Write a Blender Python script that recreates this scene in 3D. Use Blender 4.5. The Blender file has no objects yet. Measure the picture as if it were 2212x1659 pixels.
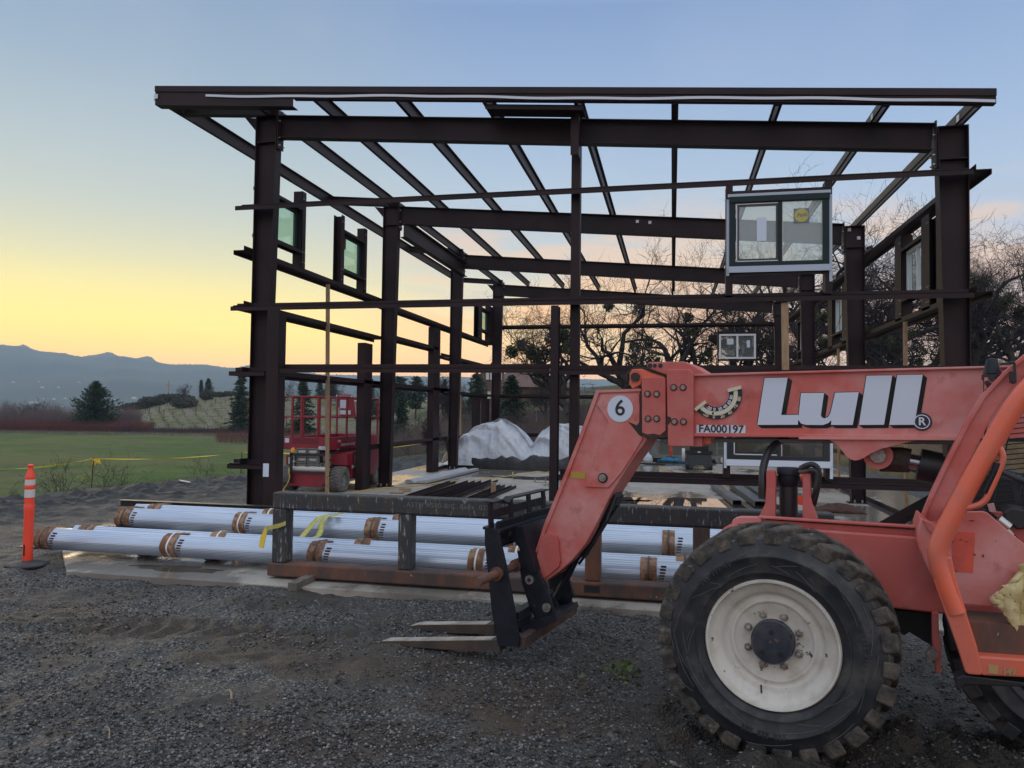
import bpy, math, random
import numpy as np
from mathutils import Vector, Matrix, noise
sc = bpy.context.scene
COL = sc.collection
rad = math.radians
# ------------------------------------------------------------------ camera
F, YAW, PITCH, ROLL, CAMH = 1613.02, 0.21169, 0.03486, 0.01216, 2.008
cam = bpy.data.cameras.new('camera'); camo = bpy.data.objects.new('camera', cam); COL.objects.link(camo)
cam.sensor_fit = 'HORIZONTAL'; cam.sensor_width = 36.0; cam.lens = F / 2212 * 36.0
cam.clip_start = 0.05; cam.clip_end = 30000
def _cam():
    cy, sy, cp, sp = math.cos(YAW), math.sin(YAW), math.cos(PITCH), math.sin(PITCH)
    fw = Vector((-sy * cp, cy * cp, sp)); r = Vector((cy, sy, 0)); u = r.cross(fw)
    cr, sr = math.cos(ROLL), math.sin(ROLL)
    return r * cr + u * sr, u * cr - r * sr, fw
RV, UV, FV = _cam()
M = Matrix((RV, UV, -FV)).transposed().to_4x4(); M.translation = Vector((0, 0, CAMH))
camo.matrix_world = M
sc.camera = camo
sc.cycles.volume_bounces = 3; sc.cycles.transparent_max_bounces = 32
sc.view_settings.view_transform = 'Standard'; sc.view_settings.look = 'None'
sc.view_settings.exposure = 0.0; sc.view_settings.gamma = 1.0; sc.view_settings.use_curve_mapping = False
sc.render.resolution_x = 1024; sc.render.resolution_y = 768
# surveyed directions -> metric points on a known plane of the site
CAMO = Vector((0, 0, CAMH))
def ray(x, y): return FV + RV * ((x - 1106) / F) + UV * ((829.5 - y) / F)
def at(x, y, ax, v):
    d = ray(x, y); return CAMO + d * ((v - CAMO[ax]) / d[ax])
def azd(x, D):            # ground position (x,y) in the direction of column x at depth D
    d = ray(x, 889); return Vector((d.x * D, d.y * D, 0))
ZM = dict(A=(2400, 1350, 1.3554), B=(1700, 1350, 1.2758), C=(2500, 1900, 1.4439), D=(3300, 1650, 3.0219), Z=(1800, 1900, 2.37),
          G=(2700, 1450, 4.424), L=(1050, 1500, 3.318), T=(1400, 1350, 2.765), W=(2850, 730, 3.6867), Q=(0, 0, 1 / .54861))
def zq(k, x, y):
    a, b, s = ZM[k]
    if k == 'Q': return x, y
    return (x / s + a) * .54861, (y / s + b) * .54861

# ------------------------------------------------------------------ world: dusk sky
def node(nt, t, **kw):
    n = nt.nodes.new(t)
    for k, v in kw.items():
        if k == 'inp':
            for i, val in v.items(): n.inputs[i].default_value = val
        else: setattr(n, k, v)
    return n
def math_(nt, op, a, b=None, c=None, clamp=False):
    n = nt.nodes.new('ShaderNodeMath'); n.operation = op; n.use_clamp = clamp
    for i, v in enumerate((a, b, c)):
        if v is None: continue
        if isinstance(v, (int, float)): n.inputs[i].default_value = v
        else: nt.links.new(v, n.inputs[i])
    return n.outputs[0]
def ramp(nt, fac, stops, interp='LINEAR'):
    n = nt.nodes.new('ShaderNodeValToRGB'); n.color_ramp.interpolation = interp
    cr = n.color_ramp
    while len(cr.elements) < len(stops): cr.elements.new(0.5)
    for e, (p, c) in zip(cr.elements, stops):
        e.position = p; e.color = (c[0], c[1], c[2], 1) if not isinstance(c, float) else (c, c, c, 1)
    if fac is not None: nt.links.new(fac, n.inputs[0])
    return n.outputs[0]
def mixc(nt, fac, a, b, mode='MIX'):
    n = nt.nodes.new('ShaderNodeMix'); n.data_type = 'RGBA'; n.blend_type = mode
    for i, v in ((0, fac), (6, a), (7, b)):
        if isinstance(v, (int, float)): n.inputs[i].default_value = v
        elif isinstance(v, (tuple, list)): n.inputs[i].default_value = (v[0], v[1], v[2], 1)
        else: nt.links.new(v, n.inputs[i])
    return n.outputs[2]
def sr(r, g, b):
    f = lambda v: (v / 255 / 12.92) if v <= 10 else ((v / 255 + .055) / 1.055) ** 2.4
    return (f(r), f(g), f(b))
world = bpy.data.worlds.new('World'); sc.world = world; world.use_nodes = True
nt = world.node_tree; nt.nodes.clear()
tc = node(nt, 'ShaderNodeTexCoord'); sep = node(nt, 'ShaderNodeSeparateXYZ'); nt.links.new(tc.outputs['Generated'], sep.inputs[0])
X_, Y_, Z_ = sep.outputs
gaz = YAW + rad(33); gx, gy = -math.sin(gaz), math.cos(gaz)
hl = math_(nt, 'SQRT', math_(nt, 'MAXIMUM', math_(nt, 'SUBTRACT', 1.0, math_(nt, 'MULTIPLY', Z_, Z_)), 1e-4))
cosp = math_(nt, 'DIVIDE', math_(nt, 'ADD', math_(nt, 'MULTIPLY', X_, gx), math_(nt, 'MULTIPLY', Y_, gy)), hl)
ez = math_(nt, 'MULTIPLY_ADD', Z_, 1.0, 0.0, clamp=True)
glow = ramp(nt, ez, [(0.0, sr(255, 196, 78)), (.07, sr(255, 230, 102)), (.10, sr(255, 240, 128)), (.14, sr(243, 236, 166)), (.18, sr(226, 228, 196)), (.24, sr(207, 218, 211)), (.30, sr(189, 206, 213)), (.38, sr(163, 186, 208)), (.48, sr(140, 166, 200)), (.62, (.62, .76, 1.0)), (1.0, (.95, 1.05, 1.2))])
side = ramp(nt, ez, [(0.0, sr(246, 214, 184)), (.07, sr(250, 226, 200)), (.13, sr(238, 220, 210)), (.18, sr(208, 212, 224)), (.25, sr(184, 206, 234)), (.34, sr(162, 190, 228)), (.48, sr(134, 163, 208)), (.62, (.60, .75, 1.0)), (1.0, (.95, 1.05, 1.2))])
mid = ramp(nt, ez, [(0.0, sr(255, 180, 88)), (.06, sr(255, 214, 140)), (.10, sr(250, 224, 172)), (.14, sr(234, 226, 206)), (.19, sr(205, 216, 222)), (.28, sr(184, 207, 230)), (.38, sr(158, 185, 222)), (.48, sr(134, 163, 208)), (.62, (.60, .75, 1.0)), (1.0, (.95, 1.05, 1.2))])
back = ramp(nt, ez, [(0.0, (.62, .58, .60)), (.1, (.85, .76, .76)), (.3, (.88, .88, .96)), (.7, (.92, 1.0, 1.15)), (1.0, (.95, 1.05, 1.2))])  # unseen sky behind and overhead made brighter, added to light the foreground
def sst(v, a, b):
    n = nt.nodes.new('ShaderNodeMapRange'); n.interpolation_type = 'SMOOTHSTEP'
    nt.links.new(v, n.inputs[0]); n.inputs[1].default_value = a; n.inputs[2].default_value = b
    return n.outputs[0]
c1 = mixc(nt, sst(cosp, .45, .86), side, mid)
c2 = mixc(nt, sst(cosp, .84, .995), c1, glow)
skyc = mixc(nt, sst(cosp, -.5, .35), back, c2)
# streaky clouds low over the horizon
mp = node(nt, 'ShaderNodeMapping'); nt.links.new(tc.outputs['Generated'], mp.inputs[0]); mp.inputs['Scale'].default_value = (2.6, 2.6, 13); mp.inputs['Rotation'].default_value = (0.05, -0.08, 0)
nz = node(nt, 'ShaderNodeTexNoise', inp={'Scale': 1.7, 'Detail': 7.0, 'Roughness': .55}); nt.links.new(mp.outputs[0], nz.inputs['Vector'])
cm = sst(nz.outputs['Fac'], .44, .58)
el = math_(nt, 'MULTIPLY', sst(Z_, .04, .10), math_(nt, 'SUBTRACT', 1.0, sst(Z_, .19, .30)))
cm = math_(nt, 'MULTIPLY', math_(nt, 'MULTIPLY', cm, el), math_(nt, 'SUBTRACT', 1.0, sst(cosp, .86, .96)))
ccol = mixc(nt, sst(cosp, .45, .9), sr(238, 205, 192), sr(255, 206, 150))
ccol = mixc(nt, sst(Z_, .14, .2), ccol, sr(240, 214, 190))
skyc = mixc(nt, math_(nt, 'MULTIPLY', cm, .85), skyc, ccol)
cm2 = math_(nt, 'MULTIPLY', math_(nt, 'SUBTRACT', 1.0, sst(nz.outputs['Fac'], .33, .47)), math_(nt, 'MULTIPLY', el, math_(nt, 'SUBTRACT', 1.0, sst(cosp, .86, .96))))
skyc = mixc(nt, math_(nt, 'MULTIPLY', cm2, .35), skyc, sr(176, 184, 206))
nz2 = node(nt, 'ShaderNodeTexNoise', inp={'Scale': 5.0, 'Detail': 5.0}); nt.links.new(tc.outputs['Generated'], nz2.inputs['Vector'])
skyc = mixc(nt, math_(nt, 'MULTIPLY', sst(nz2.outputs['Fac'], .45, .8), .06), skyc, (.8, .8, .85))
skyc = mixc(nt, sst(Z_, -.12, -.01), (.10, .10, .10), skyc)
hzb = math_(nt, 'MULTIPLY', math_(nt, 'SUBTRACT', 1.0, sst(Z_, -.04, .26)), sst(cosp, .45, .97))
skyc = mixc(nt, hzb, skyc, mixc(nt, 1.0, skyc, (1.85, 1.74, .95), 'MULTIPLY'))
bg = node(nt, 'ShaderNodeBackground'); bg.inputs[1].default_value = 1.0
nt.links.new(skyc, bg.inputs[0])
wo = node(nt, 'ShaderNodeOutputWorld'); nt.links.new(bg.outputs[0], wo.inputs[0])
# the sun has just gone behind the ridge: only its broad soft glow is left
sl = bpy.data.lights.new('sun', 'SUN'); sl.energy = 0.5; sl.angle = rad(24); sl.color = (1.0, .80, .55)
slo = bpy.data.objects.new('sun', sl); COL.objects.link(slo)
slo.rotation_euler = Vector((-gx * math.cos(rad(9)), -gy * math.cos(rad(9)), -math.sin(rad(9)))).to_track_quat('-Z', 'Y').to_euler()

# ------------------------------------------------------------------ helpers
HAZE_D = 0.00022
def tag(o, label=None, cat=None, group=None, kind=None):
    if label: o['label'] = label
    if cat: o['category'] = cat
    if group: o['group'] = group
    if kind: o['kind'] = kind
    return o
def thing(name, loc, rz=0.0, label=None, cat=None, group=None):
    o = bpy.data.objects.new(name, None); COL.objects.link(o); o.empty_display_size = .2
    o.location = loc; o.rotation_euler = (0, 0, rz)
    o['_loc'] = (loc[0], loc[1], loc[2]); o['_rz'] = rz
    return tag(o, label, cat, group)
def base_of(o):
    while o.parent: o = o.parent
    return o
class MB:
    def __init__(s): s.v = []; s.f = []; s.m = []; s.mi = 0
    def add(s, vs, fs):
        b = len(s.v); s.v += [tuple(p) for p in vs]
        for f in fs: s.f.append(tuple(i + b for i in f)); s.m.append(s.mi)
        return s
    def hexa(s, p):   # 8 pts: bottom 4, top 4
        return s.add(p, [(3, 2, 1, 0), (4, 5, 6, 7), (0, 1, 5, 4), (1, 2, 6, 5), (2, 3, 7, 6), (3, 0, 4, 7)])
    def box(s, x0, x1, y0, y1, z0, z1):
        return s.hexa([(x0, y0, z0), (x1, y0, z0), (x1, y1, z0), (x0, y1, z0), (x0, y0, z1), (x1, y0, z1), (x1, y1, z1), (x0, y1, z1)])
    def obox(s, c, ax, ay, az):  # centre and half-axis vectors
        c, ax, ay, az = map(Vector, (c, ax, ay, az))
        return s.hexa([c - ax - ay - az, c + ax - ay - az, c + ax + ay - az, c - ax + ay - az, c - ax - ay + az, c + ax - ay + az, c + ax + ay + az, c - ax + ay + az])
    def bar(s, p, q, w, h, up=(0, 0, 1)):
        p, q = Vector(p), Vector(q); d = (q - p); L = d.length; d.normalize()
        up = Vector(up); sd = d.cross(up)
        if sd.length < 1e-4: sd = d.cross(Vector((1, 0, 0)))
        sd.normalize(); u = sd.cross(d)
        return s.obox((p + q) / 2, d * (L / 2), sd * (w / 2), u * (h / 2))
    def prism(s, pts, vec):
        n = len(pts); vec = Vector(vec); a = [Vector(p) for p in pts]; b = [p + vec for p in a]
        nrm = Vector((0, 0, 0))
        for i in range(n): nrm += a[i].cross(a[(i + 1) % n])
        fl = nrm.dot(vec) > 0
        f1 = tuple(range(n)); f2 = tuple(range(n, 2 * n))
        sides = [(i, (i + 1) % n, n + (i + 1) % n, n + i) for i in range(n)]
        if fl: fs = [f1[::-1], f2] + sides
        else: fs = [f1, f2[::-1]] + [q[::-1] for q in sides]
        return s.add(a + b, fs)
    def tube(s, pts, r, n=8, cap=True, r2=None):
        pts = [Vector(p) for p in pts]; k = len(pts); vs = []; prev = None
        for i, p in enumerate(pts):
            d = (pts[min(i + 1, k - 1)] - pts[max(i - 1, 0)]).normalized()
            if prev is None:
                u = Vector((0, 0, 1)) if abs(d.z) < .9 else Vector((1, 0, 0))
                u = (u - d * u.dot(d)).normalized()
            else:
                u = (prev - d * prev.dot(d))
                u = u.normalized() if u.length > 1e-5 else d.orthogonal().normalized()
            prev = u; w = d.cross(u)
            rr = r[i] if isinstance(r, (list, tuple)) else (r if r2 is None else r + (r2 - r) * i / max(1, k - 1))
            for j in range(n):
                a = 2 * math.pi * j / n; vs.append(p + (u * math.cos(a) + w * math.sin(a)) * rr)
        fs = [(i * n + j, i * n + (j + 1) % n, (i + 1) * n + (j + 1) % n, (i + 1) * n + j) for i in range(k - 1) for j in range(n)]
        if cap: fs += [tuple(range(n))[::-1], tuple((k - 1) * n + j for j in range(n))]
        return s.add(vs, fs)
    def lathe(s, prof, c, axis, n=32, a0=0, a1=2 * math.pi):  # prof: (radius, offset along axis)
        c, axis = Vector(c), Vector(axis).normalized(); u = axis.orthogonal().normalized()
        if abs(axis.z) < .9: u = (Vector((0, 0, 1)) - axis * axis.z).normalized()
        w = axis.cross(u); vs = []; full = abs(a1 - a0 - 2 * math.pi) < 1e-6; m = n if full else n + 1
        for r, o in prof:
            for j in range(m):
                a = a0 + (a1 - a0) * j / n; vs.append(c + axis * o + (u * math.cos(a) + w * math.sin(a)) * r)
        fs = []
        for i in range(len(prof) - 1):
            for j in range(n):
                j2 = (j + 1) % m; fs.append((i * m + j, i * m + j2, (i + 1) * m + j2, (i + 1) * m + j))
        return s.add(vs, fs)
    def build(s, name, mats, parent=None, smooth=False, label=None, bevel=0.0, kind=None, angle=35):
        if not isinstance(mats, (list, tuple)): mats = [mats]
        V = np.array(s.v, dtype=float).reshape(-1, 3)
        if parent is not None:
            r = base_of(parent); L = np.array(r['_loc']); a = -r['_rz']; V = V - L
            ca, sa = math.cos(a), math.sin(a); V = np.stack([V[:, 0] * ca - V[:, 1] * sa, V[:, 0] * sa + V[:, 1] * ca, V[:, 2]], 1)
        me = bpy.data.meshes.new(name); me.from_pydata(V.tolist(), [], s.f); 
        for m in mats: me.materials.append(m)
        if len(mats) > 1: me.polygons.foreach_set('material_index', s.m)
        if smooth: me.polygons.foreach_set('use_smooth', [True] * len(s.f))
        me.update()
        o = bpy.data.objects.new(name, me); COL.objects.link(o)
        if parent is not None: o.parent = parent
        if smooth and angle: me.set_sharp_from_angle(angle=rad(angle))
        if bevel: 
            b = o.modifiers.new('bevel', 'BEVEL'); b.width = bevel; b.segments = 2; b.limit_method = 'ANGLE'; b.angle_limit = rad(40)
        if label: o['label'] = label
        if kind: o['kind'] = kind
        return o
def np_obj(name, V, Fc, mat, parent=None, smooth=False):
    me = bpy.data.meshes.new(name); V = np.asarray(V, dtype=np.float32); Fc = np.asarray(Fc, dtype=np.int32)
    k = Fc.shape[1]
    me.vertices.add(len(V)); me.vertices.foreach_set('co', V.ravel())
    me.loops.add(Fc.size); me.loops.foreach_set('vertex_index', Fc.ravel())
    me.polygons.add(len(Fc)); me.polygons.foreach_set('loop_start', np.arange(len(Fc), dtype=np.int32) * k)
    me.polygons.foreach_set('loop_total', np.full(len(Fc), k, dtype=np.int32))
    if smooth: me.polygons.foreach_set('use_smooth', np.ones(len(Fc), dtype=bool))
    me.materials.append(mat); me.update(calc_edges=True)
    o = bpy.data.objects.new(name, me); COL.objects.link(o)
    if parent is not None: o.parent = parent
    return o
def copy_thing(root, loc, rz=0.0, sc_=1.0, label=None, group=None):
    r = root.copy(); COL.objects.link(r); r.location = loc; r.rotation_euler = (0, 0, rz); r.scale = (sc_,) * 3 if not isinstance(sc_, tuple) else sc_
    r['_loc'] = tuple(loc); r['_rz'] = rz
    if label: r['label'] = label
    if group: r['group'] = group
    for ch in list(root.children):
        c = ch.copy(); COL.objects.link(c); c.parent = r
        for g in list(ch.children):
            d = g.copy(); COL.objects.link(d); d.parent = c
    return r

# ------------------------------------------------------------------ materials
def pmat(name, col, rough=.6, metal=0.0, col2=None, scale=6.0, detail=6.0, lo=.42, hi=.62, bump=0.0, bscale=60.0, col3=None, scale3=30.0, lo3=.6, hi3=.68, stretch=(1, 1, 1), spec=.5, rough2=None, coord='Object', trans=0.0, alpha=1.0, bdist=.01):
    m = bpy.data.materials.new(name); m.use_nodes = True; t = m.node_tree; b = t.nodes['Principled BSDF']
    b.inputs['Roughness'].default_value = rough; b.inputs['Metallic'].default_value = metal
    b.inputs['Base Color'].default_value = (*col, 1); b.inputs['Specular IOR Level'].default_value = spec
    if trans: b.inputs['Transmission Weight'].default_value = trans
    if alpha < 1: b.inputs['Alpha'].default_value = alpha
    tcn = node(t, 'ShaderNodeTexCoord'); mpn = node(t, 'ShaderNodeMapping'); mpn.inputs['Scale'].default_value = stretch
    t.links.new(tcn.outputs[coord], mpn.inputs[0])
    def nz_(s, d):
        n = node(t, 'ShaderNodeTexNoise', inp={'Scale': s, 'Detail': d, 'Roughness': .6}); t.links.new(mpn.outputs[0], n.inputs['Vector']); return n.outputs['Fac']
    def mr(v, a, c):
        n = t.nodes.new('ShaderNodeMapRange'); t.links.new(v, n.inputs[0]); n.inputs[1].default_value = a; n.inputs[2].default_value = c; return n.outputs[0]
    cc = None
    if col2 is not None:
        fac = mr(nz_(scale, detail), lo, hi); cc = mixc(t, fac, col, col2)
        if rough2 is not None:
            rr = t.nodes.new('ShaderNodeMapRange'); t.links.new(fac, rr.inputs[0]); rr.inputs[3].default_value = rough; rr.inputs[4].default_value = rough2
            t.links.new(rr.outputs[0], b.inputs['Roughness'])
    if col3 is not None:
        cc = mixc(t, mr(nz_(scale3, 8.0), lo3, hi3), cc if cc is not None else col, col3)
    if cc is not None: t.links.new(cc, b.inputs['Base Color'])
    if bump:
        bp = node(t, 'ShaderNodeBump', inp={'Strength': bump, 'Distance': bdist}); t.links.new(nz_(bscale, 6.0), bp.inputs['Height']); t.links.new(bp.outputs[0], b.inputs['Normal'])
    return m
M_steel = pmat('primer_steel', (.015, .0085, .011), .5, spec=.26, col2=(.026, .012, .0145), scale=1.3, col3=(.042, .025, .024), scale3=9, lo3=.62, hi3=.75, bump=.05)
M_bolt = pmat('bolt_zinc', (.45, .45, .44), .4, .6)
M_galv = pmat('galvanised', (.55, .57, .60), .38, .35, col2=(.42, .44, .48), scale=20, stretch=(1, 1, 1))
M_palew = pmat('pale_white', (.62, .66, .74), .5)
M_paint = pmat('faded_red_paint', (.55, .12, .10), .48, col2=(.60, .27, .255), scale=1.9, lo=.40, hi=.62, col3=(.40, .085, .065), scale3=5, lo3=.56, hi3=.72, bump=.06, bscale=90, rough2=.62)
M_paint_dk = pmat('worn_red_paint', (.49, .105, .09), .55, col2=(.53, .18, .165), scale=2.2, col3=(.20, .10, .08), scale3=16, lo3=.64, hi3=.72, bump=.08)
M_orange = pmat('orange_tube_paint', (.74, .14, .07), .36, col2=(.60, .15, .10), scale=4, col3=(.32, .09, .06), scale3=14, lo3=.66, hi3=.72)
M_black = pmat('black_paint', (.009, .012, .019), .45, spec=.3, col2=(.016, .019, .028), scale=7, col3=(.16, .10, .06), scale3=9, lo3=.66, hi3=.72, bump=.08)
M_blackp = pmat('black_plain', (.014, .015, .018), .45)
M_rub = pmat('rubber', (.016, .018, .023), .62, col2=(.032, .034, .038), scale=5, col3=(.085, .08, .07), scale3=5, lo3=.50, hi3=.78, bump=.15)
M_mud = pmat('muddy_rubber', (.034, .032, .030), .9, col2=(.115, .10, .08), scale=9, lo=.42, hi=.64, col3=(.21, .185, .15), scale3=16, lo3=.6, hi3=.75, bump=.6, bscale=45, bdist=.02)
M_rim = pmat('cream_rim', (.62, .60, .54), .45, col2=(.48, .44, .36), scale=7, lo=.45, hi=.68, col3=(.07, .055, .04), scale3=11, lo3=.655, hi3=.675, bump=.05)
M_rust = pmat('rusty_steel', (.060, .044, .040), .7, col2=(.17, .070, .038), scale=3.5, lo=.4, hi=.65, col3=(.30, .29, .29), scale3=24, lo3=.66, hi3=.72, bump=.15, stretch=(1, 1, .5))
M_mill = pmat('mill_scale_steel', (.038, .040, .044), .6, col2=(.07, .05, .035), scale=2.2, lo=.5, hi=.7, col3=(.26, .27, .29), scale3=13, lo3=.575, hi3=.66, bump=.12, stretch=(2.6, 2.6, .5))
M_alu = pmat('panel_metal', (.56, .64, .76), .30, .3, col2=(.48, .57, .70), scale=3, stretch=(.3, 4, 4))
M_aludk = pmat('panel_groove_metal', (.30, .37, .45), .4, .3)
M_card = pmat('cardboard', (.17, .085, .045), .85, col2=(.34, .21, .13), scale=9, lo=.45, hi=.58, bump=.5, bscale=20, bdist=.02)
M_strap = pmat('strap_dark', (.05, .05, .06), .5)
M_strapw = pmat('strap_white', (.7, .7, .72), .5)
M_yel = pmat('yellow_webbing', (.52, .50, .14), .75, col2=(.40, .38, .10), scale=20)
M_tapey = pmat('caution_tape', (.75, .56, .06), .5)
M_wood = pmat('timber', (.36, .25, .15), .8, col2=(.26, .17, .10), scale=14, stretch=(4, 4, .5), bump=.1)
M_woodg = pmat('grey_timber', (.17, .15, .13), .85, col2=(.10, .09, .08), scale=9, bump=.2)
M_orp = pmat('orange_plastic', (.92, .075, .035), .45)
M_white = pmat('white_vinyl', (.70, .72, .75), .4)
M_refl = pmat('reflective_band', (.62, .60, .58), .5)
M_trimw = pmat('window_flashing', (.40, .47, .57), .45)
M_green = pmat('dark_green_frame', (.010, .024, .027), .6, spec=.3)
M_wfrm = pmat('black_window_frame', (.02, .025, .03), .35)
M_tarp = pmat('white_plastic_sheet', (.60, .64, .70), .42, col2=(.50, .54, .60), scale=2.5, bump=.6, bscale=5, bdist=.12)
M_blk_sheet = pmat('black_plastic_sheet', (.012, .013, .015), .28, bump=.6, bscale=7, bdist=.06)
M_red = pmat('crimson_paint', (.28, .018, .035), .42, col2=(.22, .015, .03), scale=4)
M_greyp = pmat('grey_paint', (.24, .25, .25), .5, col2=(.18, .19, .19), scale=6)
M_tyreg = pmat('grey_nonmarking_tyre', (.17, .165, .155), .85, col2=(.11, .105, .10), scale=9, bump=.2)
M_amber = pmat('amber_lens', (.85, .32, .03), .3)
M_bark = pmat('bark', (.030, .026, .025), .9, col2=(.055, .048, .043), scale=3, bump=.3)
M_twig = pmat('twig', (.030, .023, .024), .9)
M_leafm = pmat('mistletoe_leaf', (.055, .062, .022), .8, col2=(.035, .042, .016), scale=2)
M_needle = pmat('needles', (.035, .062, .036), .8, col2=(.022, .04, .026), scale=1.2, col3=(.055, .085, .04), scale3=3)
M_redtw = pmat('red_osier', (.15, .052, .045), .9, col2=(.11, .05, .05), scale=.4)
M_grytw = pmat('grey_brush', (.16, .12, .12), .9, col2=(.11, .085, .085), scale=.3)
M_ylw_cord = pmat('yellow_cord', (.62, .42, .10), .6)
M_blue = pmat('blue_rope', (.05, .25, .42), .7)
M_insul = pmat('yellow_foam', (.62, .53, .28), .95, col2=(.46, .36, .15), scale=9, bump=.7, bscale=30, bdist=.012)
M_shed = pmat('blue_siding', (.12, .20, .24), .7)
M_roof = pmat('brown_roof', (.13, .075, .06), .8)
M_wall = pmat('brown_siding', (.14, .10, .08), .8)
M_cream = pmat('cream_plastic', (.62, .60, .46), .5)
M_decal = pmat('white_decal', (.58, .66, .77), .45)
M_decalk = pmat('black_decal', (.012, .014, .018), .45)
M_pin = pmat('steel_pin', (.30, .30, .29), .45, .5, col2=(.2, .17, .14), scale=30)
def glass(name, tint, alpha, rough=.03, refl=.14):
    m = bpy.data.materials.new(name); m.use_nodes = True; t = m.node_tree; t.nodes.clear()
    g = node(t, 'ShaderNodeBsdfGlossy'); g.inputs['Roughness'].default_value = rough; g.inputs['Color'].default_value = (.9, .95, 1, 1)
    tr = node(t, 'ShaderNodeBsdfTransparent'); tr.inputs[0].default_value = (*tint, 1)
    df = node(t, 'ShaderNodeBsdfDiffuse'); df.inputs[0].default_value = (.62, .68, .68, 1)
    m0 = node(t, 'ShaderNodeMixShader'); m0.inputs[0].default_value = alpha; t.links.new(tr.outputs[0], m0.inputs[1]); t.links.new(df.outputs[0], m0.inputs[2])
    fr = node(t, 'ShaderNodeFresnel'); fr.inputs[0].default_value = 1.45
    frc = math_(t, 'MINIMUM', fr.outputs[0], refl)
    mx = node(t, 'ShaderNodeMixShader'); t.links.new(frc, mx.inputs[0]); t.links.new(m0.outputs[0], mx.inputs[1]); t.links.new(g.outputs[0], mx.inputs[2])
    o = node(t, 'ShaderNodeOutputMaterial'); t.links.new(mx.outputs[0], o.inputs[0]); return m
M_glass = glass('dusty_glass', (.86, .93, .92), .30)
M_glassg = glass('green_glass', (.74, .90, .80), .12)
M_glassd = glass('dark_glass', (.55, .50, .48), .05)
# ------------------------------------------------------------------ terrain
rng = random.Random(7); nrg = np.random.default_rng(7)
CY_, SY_ = math.cos(YAW), math.sin(YAW)
def hy(xq): return 885.8 + .01216 * (xq - 1106)
CR = [(-900, 893, 170), (0, 893, 165), (150, 892, 165), (250, 888, 160), (312, 883, 158), (381, 865, 158), (433, 859.5, 160), (507, 853.5, 160), (600, 852, 158), (740, 856, 160), (830, 862, 150), (900, 866, 130), (1000, 868, 118), (1100, 860, 110), (1200, 846, 104), (1280, 836, 96), (1400, 826, 88), (1560, 816, 80), (1700, 808, 72), (1900, 800, 66), (2212, 780, 62), (3000, 760, 60)]
EDG = ([-8, 13.5, 16.5, 20.5, 29, 36, 60], [-19, -14.2, -13.5, -12.6, -11.2, -9.4, -9])
def smo(t): t = min(1, max(0, t)); return t * t * (3 - 2 * t)
def polar(x, y):
    D = -SY_ * x + CY_ * y; r = CY_ * x + SY_ * y
    return D, 1106 + F * r / max(D, 1e-3)
def gz(x, y):
    D, xq = polar(x, y)
    if D < 2: xq = 1106
    xq = max(-900, min(3000, xq))
    yc = np.interp(xq, [c[0] for c in CR], [c[1] for c in CR]); Dc = np.interp(xq, [c[0] for c in CR], [c[2] for c in CR])
    zc = CAMH + (hy(xq) - yc) / F * Dc
    L = smo((1050 - xq) / 250)
    zf = -1.45 * L; D0 = 103 * L + 39 * (1 - L)
    dl = float(np.interp(y, *EDG)) - x; db = y - 37.5
    out = max(dl, db)
    z = -.045
    if out > 0: z = -.045 + (zf + .045) * smo(out / (7.5 if dl > db else 9))
    if D > D0: 
        t = (D - D0) / (Dc - D0)
        z = z + (zc - zf) * (smo(t) * .55 + min(1, max(t, 0)) * .45) if D < Dc else zc - (D - Dc) * .09
        if D >= Dc: z = max(z, -9)
    dr = x - float(np.interp(y, [-5, 10, 20, 30, 45], [11, 9.6, 8.4, 7.2, 6.4]))
    if dr > 0 and D < Dc: z = max(z, 1.75 * smo(dr / 2.6) + .055 * dr - .045)
    return z
def vnoise(x, y, s, z=0.0): return noise.fractal(Vector((x * s, y * s, z)), 1.0, 2.1, 4)

def vcol_mat(name, rough=.9, n1=2.0, n2=14.0, amp=.5, bump=.4, bsc=10.0, bd=.1):
    m = bpy.data.materials.new(name); m.use_nodes = True; t = m.node_tree; b = t.nodes['Principled BSDF']; b.inputs['Roughness'].default_value = rough
    b.inputs['Specular IOR Level'].default_value = .2
    at_ = node(t, 'ShaderNodeAttribute', attribute_name='Col'); tcn = node(t, 'ShaderNodeTexCoord')
    n = node(t, 'ShaderNodeTexNoise', inp={'Scale': n1, 'Detail': 8.0, 'Roughness': .7}); t.links.new(tcn.outputs['Object'], n.inputs['Vector'])
    k = math_(t, 'MULTIPLY_ADD', n.outputs['Fac'], amp * 2, 1 - amp)
    c = node(t, 'ShaderNodeVectorMath', operation='SCALE'); t.links.new(at_.outputs['Color'], c.inputs[0]); t.links.new(k, c.inputs['Scale'])
    t.links.new(c.outputs[0], b.inputs['Base Color'])
    bp = node(t, 'ShaderNodeBump', inp={'Strength': bump, 'Distance': bd}); nb = node(t, 'ShaderNodeTexNoise', inp={'Scale': bsc, 'Detail': 8.0}); t.links.new(tcn.outputs['Object'], nb.inputs['Vector'])
    t.links.new(nb.outputs['Fac'], bp.inputs['Height']); t.links.new(bp.outputs[0], b.inputs['Normal'])
    return m
def set_col(o, cols):
    a = o.data.color_attributes.new('Col', 'FLOAT_COLOR', 'POINT'); c = np.ones((len(cols), 4), dtype=np.float32); c[:, :3] = cols
    a.data.foreach_set('color', c.ravel())
def grid_obj(name, P, nu, nv, mat, cols=None, kind='structure'):
    Fc = [(i * nv + j, (i + 1) * nv + j, (i + 1) * nv + j + 1, i * nv + j + 1) for i in range(nu - 1) for j in range(nv - 1)]
    o = np_obj(name, P, Fc, mat, smooth=True)
    if cols is not None: set_col(o, cols)
    o['kind'] = kind; return o

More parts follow.
